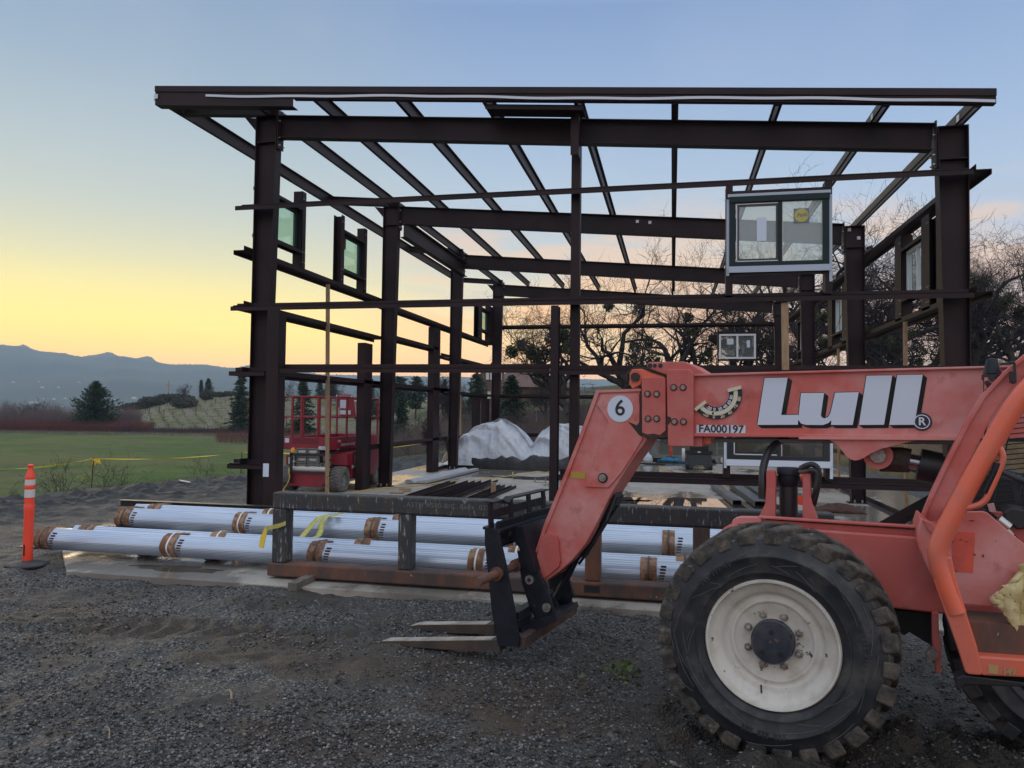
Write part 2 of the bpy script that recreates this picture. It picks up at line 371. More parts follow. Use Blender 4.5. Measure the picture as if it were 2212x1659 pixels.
M_terr = vcol_mat('field_soil', n1=.9, amp=.45, bsc=6.0, bump=.5, bd=.25)
def lerp3(a, b, t): return tuple(a[i] + (b[i] - a[i]) * t for i in range(3))
G1, G2, DRY, TAN, LIT, OCH, VAL = (.048, .098, .018), (.088, .115, .028), (.14, .125, .095), (.17, .15, .112), (.055, .052, .036), (.15, .105, .055), (.07, .08, .07)
azs = np.concatenate([np.linspace(-72, -34, 40, endpoint=False), np.linspace(-34, 34, 300), np.linspace(34.5, 70, 36)])
Ds = np.concatenate([np.geomspace(5, 30, 40, endpoint=False), np.geomspace(30, 180, 130, endpoint=False), np.geomspace(180, 1800, 28)])
P = []; Cc = []
for a in azs:
    ta = math.tan(rad(a))
    for D in Ds:
        x = -SY_ * D + CY_ * D * ta; y = CY_ * D + SY_ * D * ta
        z = gz(x, y); n = vnoise(x, y, .11); n2 = vnoise(x, y, .6, 3.0)
        xq = 1106 + F * ta
        Dc = np.interp(xq, [c[0] for c in CR], [c[2] for c in CR])
        dl = float(np.interp(y, *EDG)) - x; db = y - 37.5; dr = x - float(np.interp(y, [-5, 10, 20, 30, 45], [11, 9.6, 8.4, 7.2, 6.4]))
        L = smo((1050 - xq) / 250)
        inside = max(dl, db) < 0 and dr < 0
        if inside: z -= .35
        c = lerp3(G1, G2, smo(.5 + n * 1.4 + n2 * .5)); c = lerp3(c, (.10, .092, .055), smo(vnoise(x * .5, y * 2.2, .35, 6.0) * 2.2 + .15) * .7)
        if dl < 4 and dl > -1: c = lerp3((.10, .10, .08), c, smo((dl - 1) / 3))
        if D > 86: c = lerp3(c, DRY, smo((D - 86 + n2 * 8) / 9) * L)
        if D > 103: c = lerp3(c, lerp3(TAN, G2, smo(.3 + n2 * 1.5)), smo((D - 103) / 6))
        if D > Dc + 2: c = VAL
        if L < 1 and D > 36: c = lerp3(lerp3(LIT, G2, smo(n * 2 + .2)), c, max(L, smo((D - 60) / 25) * smo((1400 - xq) / 200)))
        if dr > -1 and D < 90: c = lerp3(c, lerp3(OCH, (.13, .095, .055), smo(.5 + n2 * 1.6)), smo((dr + .4) / .8) * (1 - smo((dr - 4 - 2 * n2) / 3)))
        if dr > 4 and D < 90: c = lerp3(c, LIT, smo((dr - 4) / 4))
        if not inside: z += n2 * (.06 if D < 100 else .25) + (vnoise(x, y, .9, 8) * .35 * smo(dr / 1.5) if dr > 0 and D < 60 else 0)
        P.append((x, y, z)); Cc.append(c)
grid_obj('ground', P, len(azs), len(Ds), M_terr, np.array(Cc))

# gravel pad -------------------------------------------------------
def gravel_mat():
    m = bpy.data.materials.new('gravel'); m.use_nodes = True; t = m.node_tree; b = t.nodes['Principled BSDF']
    tcn = node(t, 'ShaderNodeTexCoord')
    def vor(s, feat='F1'):
        v = node(t, 'ShaderNodeTexVoronoi', feature=feat, inp={'Scale': s}); t.links.new(tcn.outputs['Object'], v.inputs['Vector']); return v
    def nzz(s, d=6.0):
        n = node(t, 'ShaderNodeTexNoise', inp={'Scale': s, 'Detail': d, 'Roughness': .62}); t.links.new(tcn.outputs['Object'], n.inputs['Vector']); return n.outputs['Fac']
    v1 = vor(58.0); v2 = vor(90.0)
    bw = node(t, 'ShaderNodeSeparateColor'); t.links.new(v1.outputs['Color'], bw.inputs[0])
    stone = ramp(t, bw.outputs[0], [(0, (.020, .021, .022)), (.5, (.058, .059, .058)), (.85, (.125, .127, .124)), (1, (.30, .29, .27))])
    mud = ramp(t, nzz(9.0), [(.3, (.030, .025, .020)), (.7, (.066, .055, .042))])
    mask = sst2(t, nzz(1.1, 8.0), .44, .60)
    mask = math_(t, 'ADD', mask, math_(t, 'MULTIPLY', math_(t, 'SUBTRACT', nzz(25.0), .5), 1.2), clamp=True)
    c = mixc(t, mask, stone, mud); dark = sst2(t, v1.outputs['Distance'], .30, .75)
    c = mixc(t, math_(t, 'MULTIPLY', dark, .35), c, (.03, .03, .03))
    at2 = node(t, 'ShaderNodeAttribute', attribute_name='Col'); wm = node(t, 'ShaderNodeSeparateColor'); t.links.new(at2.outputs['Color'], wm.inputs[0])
    c = mixc(t, math_(t, 'MULTIPLY', wm.outputs[1], math_(t, 'MULTIPLY_ADD', nzz(6.0), 1.2, .2, clamp=True)), c, ramp(t, nzz(14.0), [(.3, (.026, .018, .012)), (.7, (.080, .058, .038))]))
    c = mixc(t, math_(t, 'MULTIPLY', wm.outputs[2], .85), c, ramp(t, nzz(5.0), [(.35, (.014, .014, .014)), (.7, (.055, .055, .055))]))
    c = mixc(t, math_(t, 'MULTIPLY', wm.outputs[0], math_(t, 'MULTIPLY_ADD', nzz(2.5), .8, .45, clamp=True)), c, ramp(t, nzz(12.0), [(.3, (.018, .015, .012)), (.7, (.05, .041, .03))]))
    t.links.new(c, b.inputs['Base Color']); b.inputs['Roughness'].default_value = .62; b.inputs['Specular IOR Level'].default_value = .4
    hgt = math_(t, 'ADD', math_(t, 'MULTIPLY', math_(t, 'SUBTRACT', 1.0, v1.outputs['Distance']), math_(t, 'SUBTRACT', 1.15, mask)), math_(t, 'MULTIPLY', nzz(30.0, 8.0), .9))
    bp = node(t, 'ShaderNodeBump', inp={'Strength': .9, 'Distance': .02}); t.links.new(hgt, bp.inputs['Height']); t.links.new(bp.outputs[0], b.inputs['Normal'])
    return m
def sst2(t, v, a, b):
    n = t.nodes.new('ShaderNodeMapRange'); n.interpolation_type = 'SMOOTHSTEP'; t.links.new(v, n.inputs[0]); n.inputs[1].default_value = a; n.inputs[2].default_value = b; return n.outputs[0]
M_grav = gravel_mat()
TEL = Vector((0.574, 4.676, 0)); TH = rad(-13.4); TA = Vector((math.cos(TH), math.sin(TH), 0)); TN = Vector((-math.sin(TH), math.cos(TH), 0))
def tl(s, t, z): return TEL + TA * s + TN * t + Vector((0, 0, z))
def in_slab(x, y, m=0.0): return y > 7.78 - m and y < 31.4 + m and x < 5.9 + m and x > -8.62 - m and (x + 7.12) > -(y - 7.7 + m) * 1.05 - m
def pad_h(x, y):
    n = vnoise(x, y, .8); n2 = vnoise(x, y, 3.2, 5.0); n3 = vnoise(x, y, 9.0, 9.0)
    z = -.045 + n * .045 + n2 * .030 + n3 * .013
    # churned, rutted soil towards the far left edge and round the front wheels
    k = smo((float(np.interp(y, *EDG)) + 5.0 - x) / 4) if y > 8 else 0
    z += k * (abs(vnoise(x, y * 1.6, 1.7, 2.0)) * .20 - .03 + n3 * .05)
    p = Vector((x, y, 0)) - TEL; s, t = p.dot(TA), p.dot(TN)
    if -1.2 < s < 3.5 and -1.3 < t < 1.6:
        w = smo((s + 1.2) / .8) * smo((t + 1.3) / .7)
        z += w * (abs(vnoise(x, y, 3.0, 4.0)) * .22 - .035 + n3 * .025) * (1 - smo((t - .9) / .7))
        if abs(s) < .45 and -.05 < t < .6: z = min(z, .02)
    # old tyre tread marks
    q = Vector((x + 4.6, y - 6.2)); 
    u, v = q.x * .96 + q.y * .26, -q.x * .26 + q.y * .96
    if abs(u) < 2.6 and abs(v) < .32: z += (.026 * math.sin(u * 30 + abs(v) * 12) - .012) * smo((.32 - abs(v)) / .1) * smo((2.6 - abs(u)) / .5)
    d = max(float(np.interp(y, *EDG)) - x, y - 37.5); dr = x - float(np.interp(y, [-5, 10, 20, 30, 45], [11, 9.6, 8.4, 7.2, 6.4]))
    d = max(d, dr)
    if d > -.6: z -= .55 * smo((d + .6) / 2.0) + max(0, d) * .35
    if in_slab(x, y, -.12): z = min(z, -.09)
    elif in_slab(x, y, .12): z = min(z, -.012)
    return z
def pad_grid(name, xs, ys):
    P = [(x, y, pad_h(x, y)) for x in xs for y in ys]
    def wet(x, y):  # wet mud round the machine, its dark tone also standing in for shade
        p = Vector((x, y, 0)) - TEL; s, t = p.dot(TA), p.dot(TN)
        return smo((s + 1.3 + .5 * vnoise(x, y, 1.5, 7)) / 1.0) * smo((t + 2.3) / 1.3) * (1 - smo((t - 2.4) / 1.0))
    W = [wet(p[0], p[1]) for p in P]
    def mudm(x, y):
        v = 0
        for cx, cy, rx, ry in ((-4.6, 6.2, 2.4, .4), (-5.9, 4.6, .9, .25), (-1.9, 4.35, .8, .35), (-2.6, 5.6, 1.4, .3), (-.9, 5.2, 1.2, .6), (-3.2, 3.1, .8, .3), (.3, 3.3, 1.8, .7), (-1.2, 3.4, 1.2, .35), (-7.6, 6.6, 1.0, .35)):
            d = ((x - cx) / rx) ** 2 + ((y - cy) / ry) ** 2 + vnoise(x, y, 2.2, cx) * 1.1; v = max(v, 1 - smo((d - .4) / 1.0))
        k = smo((float(np.interp(y, *EDG)) + 6.0 - x) / 3) if y > 8 else 0
        return v, k
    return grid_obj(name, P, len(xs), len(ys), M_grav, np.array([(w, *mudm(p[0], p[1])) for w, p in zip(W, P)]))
ys_ = np.concatenate([np.linspace(-5, 2.3, 12, endpoint=False), np.arange(2.3, 8.3, .028), np.geomspace(8.3, 39.5, 190)])
xs_ = np.concatenate([np.linspace(-21, -9, 90, endpoint=False), np.arange(-9, 3.2, .042), np.linspace(3.25, 13, 50)])
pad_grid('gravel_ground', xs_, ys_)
# loose crushed stone lying on top
def stones(name, n, region, smin, smax, seed, filt=None):
    r = np.random.default_rng(seed); oc = np.array([(1, 0, 0), (-1, 0, 0), (0, 1, 0), (0, -1, 0), (0, 0, 1), (0, 0, -1)], float)
    fc = np.array([(0, 2, 4), (2, 1, 4), (1, 3, 4), (3, 0, 4), (2, 0, 5), (1, 2, 5), (3, 1, 5), (0, 3, 5)])
    Vs = []; Cs = []; k = 0
    while k < n:
        u = r.random(); D = region[0] * (region[1] / region[0]) ** u; a = rad(r.uniform(-36, 36)); x = -SY_ * D + CY_ * D * math.tan(a); y = CY_ * D + SY_ * D * math.tan(a)
        if in_slab(x, y, -.02): continue
        q = vnoise(x, y, .8, 11.0) + .6 * vnoise(x, y, 2.4, 12.0)
        if r.random() > smo(.52 + q * 1.3): continue
        s = (smin + (smax - smin) * r.random() ** 2.2); v = oc * (1 + r.uniform(-.35, .35, (6, 1))) * s * np.array([1, r.uniform(.6, .95), r.uniform(.4, .75)])
        an = r.uniform(0, 6.28); ti = r.uniform(-.7, .7); ca, sa, ct, st = math.cos(an), math.sin(an), math.cos(ti), math.sin(ti)
        v = v @ np.array([[1, 0, 0], [0, ct, -st], [0, st, ct]]) @ np.array([[ca, -sa, 0], [sa, ca, 0], [0, 0, 1]])
        Vs.append(v + (x, y, pad_h(x, y) + s * .25)); g = (.035 + .18 * r.random() ** 2.2) * (1.9 if r.random() < .02 else 1); w = r.uniform(-.1, .12)
        Cs += [(g * (1.02 + w * .4), g * 1.01, g * (1.03 - w))] * 6; k += 1
    V = np.concatenate(Vs); Fc = np.concatenate([fc + 6 * i for i in range(n)])
    o = np_obj(name, V, Fc, M_stone); set_col(o, np.array(Cs)); return o
M_stone = vcol_mat('stone', rough=.42, n1=30, amp=.3, bump=.3, bsc=60, bd=.01)
o = stones('loose_gravel', 52000, (2.3, 9.5), .005, .019, 3); o['kind'] = 'stuff'
o = stones('mud_clods', 1500, (2.3, 9.0), .010, .028, 5); o['kind'] = 'stuff'; o.data.materials[0] = pmat('mud_clod', (.045, .037, .028), .95, col2=(.075, .06, .045), scale=14, bump=.6)

# concrete slab ------------------------------------------------------
def slab_mat():
    m = bpy.data.materials.new('wet_concrete'); m.use_nodes = True; t = m.node_tree; b = t.nodes['Principled BSDF']
    tcn = node(t, 'ShaderNodeTexCoord'); mp = node(t, 'ShaderNodeMapping'); mp.inputs['Scale'].default_value = (1, .62, 1); t.links.new(tcn.outputs['Object'], mp.inputs[0])
    def nzz(s, d=6.0, off=0):
        n = node(t, 'ShaderNodeTexNoise', inp={'Scale': s, 'Detail': d, 'Roughness': .55}); t.links.new(mp.outputs[0], n.inputs['Vector']); return n.outputs['Fac']
    base = mixc(t, sst2(t, nzz(2.0, 8.0), .35, .7), (.40, .37, .32), (.30, .275, .24))
    base = mixc(t, sst2(t, nzz(14.0, 8.0), .62, .72), base, (.17, .14, .11))
    wet = sst2(t, nzz(.42, 7.0), .47, .53)
    t.links.new(mixc(t, math_(t, 'MULTIPLY', wet, .55), base, (.09, .078, .065)), b.inputs['Base Color'])
    rr = t.nodes.new('ShaderNodeMapRange'); t.links.new(wet, rr.inputs[0]); rr.inputs[3].default_value = .62; rr.inputs[4].default_value = .10
    t.links.new(rr.outputs[0], b.inputs['Roughness'])
    bp = node(t, 'ShaderNodeBump', inp={'Strength': .12, 'Distance': .01}); t.links.new(nzz(30.0), bp.inputs['Height']); t.links.new(bp.outputs[0], b.inputs['Normal'])
    return m
M_slab = slab_mat()
m = MB()
SL = [(-7.12, 7.74, 0), (5.85, 7.74, 0), (5.85, 31.3, 0), (-8.62, 31.3, 0), (-8.62, 9.25, 0)]
m.prism(SL, (0, 0, -.14)); m.build('concrete_slab', M_slab, kind='structure')
# standing water
def blob(name, c, rx, ry, mat, seed, n=90, z=.004, amp=.35):
    pts = []
    for i in range(n):
        a = 2 * math.pi * i / n; k = 1 + amp * noise.fractal(Vector((math.cos(a) * 1.6 + seed, math.sin(a) * 1.6, seed)), 1, 2, 5) * 1.6
        pts.append((c[0] + rx * k * math.cos(a), c[1] + ry * k * math.sin(a), z))
    mm = MB(); mm.add(pts + [(c[0], c[1], z)], [(i, (i + 1) % n, n) for i in range(n)]); return mm.build(name, mat, kind='structure')
M_water = pmat('standing_water', (.07, .06, .05), .02, spec=1.0)
blob('puddle', (.75, 17.05), 1.75, .85, M_water, 1.3); blob('puddle', (-1.1, 17.4), .75, .35, M_water, 4.2); blob('puddle', (3.1, 16.9), .8, .5, M_water, 7.7)
blob('puddle', (-6.0, 8.25), .62, .16, M_water, 2.2, z=.003); blob('puddle', (-3.6, 21.8), 1.4, .5, M_water, 9.1); blob('puddle', (-2.2, 13.3), .7, .35, M_water, 12.1)

# mountains ----------------------------------------------------------
M_mtn = vcol_mat('forested_slope', n1=.004, amp=.3, bump=0.0)
def ridge(name, tab, D0, D1, z0, col, jag, seed, n=2000, m_=26, bumpy=60):
    xs = np.linspace(tab[0][0], tab[-1][0], n); P = []; Cc = []
    for x in xs:
        yc = np.interp(x, [a for a, _ in tab], [b for _, b in tab]); ta = (x - 1106) / F
        j = max(0, noise.noise(Vector((x * .31, seed, 0)))) * jag + max(0, noise.noise(Vector((x * .9, seed, 4)))) * jag * .7
        for k in range(m_ + 2):
            t = min(1, k / (m_ - 1)); D = D0 + (D1 - D0) * t; zc = CAMH + (hy(x) - yc) / F * D1
            wx = -SY_ * D + CY_ * D * ta; wy = CY_ * D + SY_ * D * ta
            z = z0 + (zc - z0) * (t ** 1.25) + vnoise(wx, wy, .0011, seed) * bumpy * math.sin(math.pi * t)
            if k == m_ - 1: z = zc + j
            if k >= m_: D = D1 + (k - m_ + 1) * 120; wx = -SY_ * D + CY_ * D * ta; wy = CY_ * D + SY_ * D * ta; z = zc - (k - m_ + 1) * 60
            P.append((wx, wy, z)); g = 1 + .5 * vnoise(wx, wy, .002, seed + 3); Cc.append((col[0] * g, col[1] * g, col[2] * g))
    return grid_obj(name, P, n, m_ + 2, M_mtn, np.array(Cc))
RT = [(-1500, 735), (-300, 742), (0, 745), (37, 748), (64, 753), (83, 758.6), (134, 763), (161, 769), (186, 772), (225, 773), (253, 769), (283, 773), (305, 779), (329, 784), (336, 784), (373, 787.6), (440, 787.6), (485, 794), (510, 795), (537, 789), (570, 793), (599, 801), (660, 804), (732, 815), (771, 821), (850, 830), (1100, 838), (1600, 842), (3600, 842)]
ridge('hills', RT, 1500, 2800, -9, (.045, .06, .045), 8, 1.0, bumpy=36)
RT2 = [(-1500, 780), (-10, 760), (20, 752), (37, 746.5), (48, 744.5), (60, 750), (90, 775), (160, 774), (175, 770.5), (205, 766), (220, 763.5), (232, 760.5), (243, 764), (258, 772), (283, 776), (300, 773), (316, 769), (325, 771), (336, 781), (380, 795), (500, 806), (3600, 860)]
ridge('hills', RT2, 3150, 3500, 60, (.05, .065, .055), 7, 5.0, m_=8, bumpy=8)

# houses dotted along the foot of the hills
mh = MB()
M_farw = pmat('pale_render', (.42, .44, .46), .8)
def far_house(loc, rz, s, label):
    r = thing('farmhouse', loc, rz, label, 'house', 'pale houses at the foot of the hills')
    x, y, z = loc
    a = MB(); a.box(-s, s, -s * .55, s * .55, -s * .2, s * .5); o = a.build('wall', M_farw); o.parent = r
    b = MB(); b.prism([(-s * 1.05, -s * .65, s * .5), (-s * 1.05, s * .65, s * .5), (-s * 1.05, 0, s * .9)], (s * 2.1, 0, 0)); o = b.build('roof', M_farw); o.parent = r
    return r
hz_ = [(160, 837.5), (320, 838), (175, 861), (125, 870), (215, 878), (255, 877), (280, 885), (148, 893), (300, 892), (240, 906), (445, 881), (527, 880.5), (40, 862), (230, 888)]
def hit_ridge(x, y):    # point on the near hill slope seen in this direction
    ta = (x - 1106) / F; yc = np.interp(x, [a for a, _ in RT], [b for _, b in RT]); zc = CAMH + (hy(x) - yc) / F * 2800
    for k in range(400):
        t = k / 399; D = 1500 + 1300 * t; wx = -SY_ * D + CY_ * D * ta; wy = CY_ * D + SY_ * D * ta
        z = -9 + (zc + 9) * t ** 1.25 + vnoise(wx, wy, .0011, 1.0) * 36 * math.sin(math.pi * t)
        if hy(x) - (z - CAMH) / D * F <= y: return (wx, wy, z + 3)
    return None
fh0 = None
for i, (zx, zy) in enumerate([(615, 857), (1150, 780), (570, 765), (790, 1030), (950, 1020), (1035, 1055), (640, 1020), (545, 1085), (1665, 1035), (1950, 1018), (665, 1120), (910, 1135), (190, 780), (130, 1190), (465, 1085), (850, 855)]):
    q = hit_ridge(zx / 3.6867 * .54861, (zy / 3.6867 + 1300) * .54861)
    if q is None: continue
    if fh0 is None: fh0 = far_house(q, .3, 3.6, 'small pale house among the trees low on the hazy blue hillside')
    else: copy_thing(fh0, q, rng.uniform(-.6, .6), rng.uniform(.6, 1.25))
# ------------------------------------------------------------------ vegetation
def segs_mesh(S, n=3):
    S = np.array(S, float)                       # p0(3) p1(3) r0 r1
    p0, p1, r0, r1 = S[:, :3], S[:, 3:6], S[:, 6], S[:, 7]
    d = p1 - p0; d /= np.maximum(np.linalg.norm(d, axis=1, keepdims=True), 1e-6)
    ref = np.where(np.abs(d[:, 2:3]) < .9, np.array([[0, 0, 1.]]), np.array([[1., 0, 0]])); u = np.cross(d, ref); u /= np.linalg.norm(u, axis=1, keepdims=True); w = np.cross(d, u)
    V = np.zeros((len(S), 2 * n, 3))
    for j in range(n):
        a = 2 * math.pi * j / n; o = u * math.cos(a) + w * math.sin(a)
        V[:, j] = p0 + o * r0[:, None]; V[:, n + j] = p1 + o * r1[:, None]
    q = np.array([(j, (j + 1) % n, n + (j + 1) % n, n + j) for j in range(n)])
    Fc = (q[None] + (np.arange(len(S)) * 2 * n)[:, None, None]).reshape(-1, 4)
    return V.reshape(-1, 3), Fc
def cards(C, size, r, up=0.0, asp=.45):
    C = np.asarray(C, float); n = len(C)
    a = r.normal(size=(n, 3)); a[:, 2] += up; a /= np.linalg.norm(a, axis=1, keepdims=True)
    b = np.cross(a, r.normal(size=(n, 3))); b /= np.linalg.norm(b, axis=1, keepdims=True)
    s = size * r.uniform(.6, 1.4, (n, 1)); a = a * s; b = b * s * asp
    V = np.stack([C - b * .3, C + a * .5 - b, C + a, C + a * .5 + b], 1).reshape(-1, 3)
    return V, np.arange(4 * n).reshape(-1, 4)
def gen_oak(seed, H=10.0, thin=1.0, spread=1.0, counts=(6, 6, 5, 5, 3), lean=0.0, gnarl=1.0, bare_from=.22, mist=7, droop=0.0):
    r = random.Random(seed); big = []; tw = []; nodes = []
    def grow(p, d, L, rad_, lvl, nseg):
        pts = [p]; rs = [rad_]; d = d.copy(); sl = L / nseg
        for i in range(nseg):
            k = (.18, .36, .42, .42, .42, .45)[lvl] * gnarl
            d = (d + Vector((r.gauss(0, k), r.gauss(0, k), r.gauss(0, k * .7) + (.10 if lvl > 0 else .0) - droop * (lvl > 2)))).normalized()
            q = p + d * sl; r1 = rad_ * (1 - .72 * (i + 1) / nseg) if lvl else rad_ * (1 - .3 * (i + 1) / nseg)
            (big if lvl <= 1 else tw).append((*p, *q, rs[-1], r1)); p = q; pts.append(p); rs.append(r1)
        if lvl == 3 and r.random() < .25: nodes.append(p)
        if lvl >= 5: return
        c = counts[lvl] if lvl < len(counts) else 0
        for j in range(c):
            t = r.uniform(.55 if lvl == 0 else .22, 1.0) if j else 1.0
            i = min(nseg - 1, int(t * nseg)); f = t * nseg - i; b = pts[i].lerp(pts[i + 1], min(1, f))
            ang = r.uniform(.45, 1.15) if lvl else r.uniform(.35, 1.05) * spread
            if j == 0 and lvl: ang = .25
            side = Vector((r.gauss(0, 1), r.gauss(0, 1), r.gauss(0, .45))); ax = d if lvl else Vector((0, 0, 1))
            dd = (pts[min(i + 1, nseg)] - pts[i]).normalized(); side = (side - dd * side.dot(dd)).normalized()
            nd = (dd * math.cos(ang) + side * math.sin(ang)).normalized()
            if nd.z < -.15: nd.z *= .3; nd.normalize()
            grow(b, nd, L * (.78 if lvl == 0 else .58) * r.uniform(.75, 1.2) * (1.25 if lvl == 0 else 1), max(rs[i] * (.74 if lvl == 0 else .62), .009 * thin), lvl + 1, (6, 5, 4, 3, 2)[lvl] if lvl < 5 else 2)
    grow(Vector((0, 0, -.3)), Vector((lean, 0, 1)).normalized(), H * .30, H * .033 * thin, 0, 4)
    zt = float(np.percentile([s[5] for s in tw], 98.5)); k = H / zt
    sc3 = lambda S: [(a[0] * k, a[1] * k, a[2] * k, a[3] * k, a[4] * k, a[5] * k, a[6], a[7]) for a in S]
    nodes = [q for q in nodes if q.z < .80 * zt]; r.shuffle(nodes); return sc3(big), sc3(tw), [q * k for q in nodes[:mist]]
oak_cache = {}
def oak(seed, loc, H, label, group=None, mist=6, rz=0, **kw):
    key = (seed, mist)
    if key in oak_cache:
        src, h0 = oak_cache[key]
        return copy_thing(src, loc, rz, H / h0, label, group)
    big, tw, nodes = gen_oak(seed, H, mist=mist, **kw)
    root = thing('oak_tree', loc, rz, label, 'tree', group)
    V, Fc = segs_mesh(big, 7); o = np_obj('trunk', V, Fc, M_bark, smooth=True); o.parent = root
    V, Fc = segs_mesh(tw, 3); o = np_obj('crown', V, Fc, M_twig); o.parent = root
    rr = np.random.default_rng(seed)
    for q in nodes:
        n = 320; dirs = rr.normal(size=(n, 3)); dirs /= np.linalg.norm(dirs, axis=1, keepdims=True); R_ = .42 * rr.uniform(.7, 1.25)
        C = np.array(q) + dirs * (R_ * rr.uniform(.15, 1, (n, 1)) ** .5) * [1, 1, 1.15]; V, Fc = cards(C, .13, rr, .3, .5)
        o = np_obj('mistletoe', V, Fc, M_leafm); o.parent = root
    oak_cache[key] = (root, H); return root
def gen_conifer(seed, H, R, style='fir'):
    r = np.random.default_rng(seed); segs = [(0, 0, -.3, 0, 0, H * .97, H * .016 + .03, .01)]; C = []; D_ = []
    z = H * (.04 if style != 'pine' else .25)
    while z < H * .985:
        t = z / H
        if style == 'leyland': rad_ = 1.12 * R * min(1, (1 - t) * 1.45 + .03) ** .85 * (.9 + .1 * math.sin(z * 3))
        elif style == 'pine': rad_ = R * math.sin(math.pi * min(1, (t - .2) / .8 * .9 + .12)) ** .6
        elif style == 'cypress': rad_ = R * (math.sin(math.pi * (t * .85 + .12)) ** .7)
        else: rad_ = R * (1 - t) ** .8 + .08
        nb = 9 if style != 'cypress' else 6
        for b in range(nb):
            if style in ('fir', 'pine') and r.random() < .18: continue
            a = r.uniform(0, 6.283); L = rad_ * r.uniform(.62, 1.18); up = {'leyland': .55, 'fir': -.12, 'pine': .15, 'cypress': 1.6, 'deodar': -.25}.get(style, 0)
            dx, dy = math.cos(a), math.sin(a); k = max(3, int(L / .28))
            for i in range(k):
                s = (i + .6) / k * L; zz = z + s * up * (.5 + s / max(L, .1)) * .6 + (r.normal() * .05)
                w = .22 * (1 - .6 * i / k) * (L ** .5)
                for q in range(4 if style != 'cypress' else 3):
                    C.append((dx * s + r.normal() * w - dy * r.normal() * w * .7, dy * s + r.normal() * w + dx * r.normal() * w * .7, zz + r.normal() * .07)); D_.append((dx, dy, up * .9 + .1))
            segs.append((0, 0, z, dx * L * .9, dy * L * .9, z + L * up * .6, .02 + L * .008, .006))
        z += H * .022 + .06
    C = np.array(C); D_ = np.array(D_); n = len(C); s = H * .030 + .10
    a = D_ + r.normal(size=(n, 3)) * .35; a /= np.linalg.norm(a, axis=1, keepdims=True); b = np.cross(a, r.normal(size=(n, 3))); b /= np.linalg.norm(b, axis=1, keepdims=True)
    sz = s * r.uniform(.6, 1.3, (n, 1)); a *= sz; b *= sz * .26
    V = np.stack([C - a * .4, C + b, C + a, C - b], 1).reshape(-1, 3)
    return segs, V, np.arange(4 * n).reshape(-1, 4)
con_cache = {}
def conifer(seed, loc, H, R, style, label, name='conifer_tree', group=None, cat='tree'):
    root = thing(name, loc, 0, label, cat, group)
    s, V, Fc = gen_conifer(seed, H, R, style)
    v2, f2 = segs_mesh(s[:1], 7); o = np_obj('trunk', v2, f2, M_bark, smooth=True); o.parent = root
    v3, f3 = segs_mesh(s[1:], 3); VV = np.concatenate([V, v3]); FF = np.concatenate([Fc, f3 + len(V)])
    o = np_obj('crown', VV, FF, M_needle); o.parent = root
    return root
def on_ground(xq, D, dz=0.0):
    p = azd(xq, D); return (p.x, p.y, gz(p.x, p.y) + dz)
def Hto(xq, D, ytop, z0): return CAMH + (hy(xq) - ytop) / F * D - z0
def plant_con(seed, xq, D, ytop, wq, style, label, **k):
    g = on_ground(xq, D); H = Hto(xq, D, ytop, g[2]); return conifer(seed, g, H, wq / F * D / 2, style, label, **k)
plant_con(1, 206, 101, 825, 84, 'leyland', 'dense dark evergreen standing alone in front of the blue hills, left of the steel frame')
plant_con(2, 521, 98, 805, 62, 'fir', 'dark fir half hidden behind the front left steel column')
plant_con(3, 449, 158, 818, 34, 'fir', 'small layered conifer on the crest of the dry hill, right of the cypress')
plant_con(4, 433, 159, 822, 8, 'cypress', 'thin pencil shaped cypress on the crest of the dry hill')
plant_con(5, 655, 92, 812, 62, 'fir', 'dark conifer seen through the guard rails of the red scissor lift')
plant_con(6, 690, 150, 822, 30, 'fir', 'pointed conifer on the hill to the left of the dark red tank')
plant_con(7, 715, 140, 826, 34, 'pine', 'rounded pine right beside the left edge of the dark red tank')
plant_con(8, 795, 120, 806, 54, 'fir', 'tall dark conifer on the hill between the tank and the second steel column')
plant_con(9, 862, 105, 812, 60, 'pine', 'broad dark pine right of the second left column against the orange sky')
plant_con(10, 898, 100, 813, 46, 'pine', 'loose topped pine next to the broad dark pine on the hill')
plant_con(11, 866, 70, 858, 50, 'fir', 'low dark conifer in the dip beside the second left column')
plant_con(12, 1030, 80, 806, 40, 'pine', 'dark bushy evergreen in front of the turreted house')
plant_con(13, 1020, 60, 856, 62, 'fir', 'dark conifer behind the third left column below the house')
plant_con(14, 1104, 52, 812, 96, 'deodar', 'feathery green cedar behind the white covered heap')
plant_con(15, 960, 125, 820, 24, 'fir', 'slim conifer on the skyline left of the third left column')
# oaks, mistletoe in their crowns
def plant_oak(seed, xq, D, ytop, label, rz=0.0, **k):
    g = on_ground(xq, D); return oak(seed, g, Hto(xq, D, ytop, g[2]), label, rz=rz, **k)
GO = 'bare oaks with mistletoe behind the steel frame'
plant_oak(11, 1385, 46, 570, 'gnarled bare oak with thick crooked limbs right behind the boom head', mist=9, group=GO, spread=1.25, gnarl=1.1)
plant_oak(12, 1255, 44, 640, 'wide bare oak with round mistletoe balls left of the gooseneck', mist=10, group=GO, spread=1.3, gnarl=1.15)
plant_oak(13, 1490, 48, 545, 'tall bare oak with mistletoe left of the hung front window', mist=8, group=GO)
plant_oak(14, 1610, 50, 520, 'bare oak seen around the small white framed window of the back wall', mist=7, group=GO)
plant_oak(15, 1740, 50, 450, 'tallest fine twigged oak rising above the dark green framed window', mist=4, group=GO)
plant_oak(11, 1860, 46, 470, 'bare oak between the two nearest columns of the right wall, under the roof edge', mist=9, rz=2.1, group=GO)
plant_oak(13, 1990, 44, 560, 'dense bare oak behind the tall jambs of the right wall window', mist=8, rz=1.2, group=GO)
plant_oak(15, 2110, 42, 520, 'bare oak just right of the front right column', mist=4, rz=3.0, group=GO)
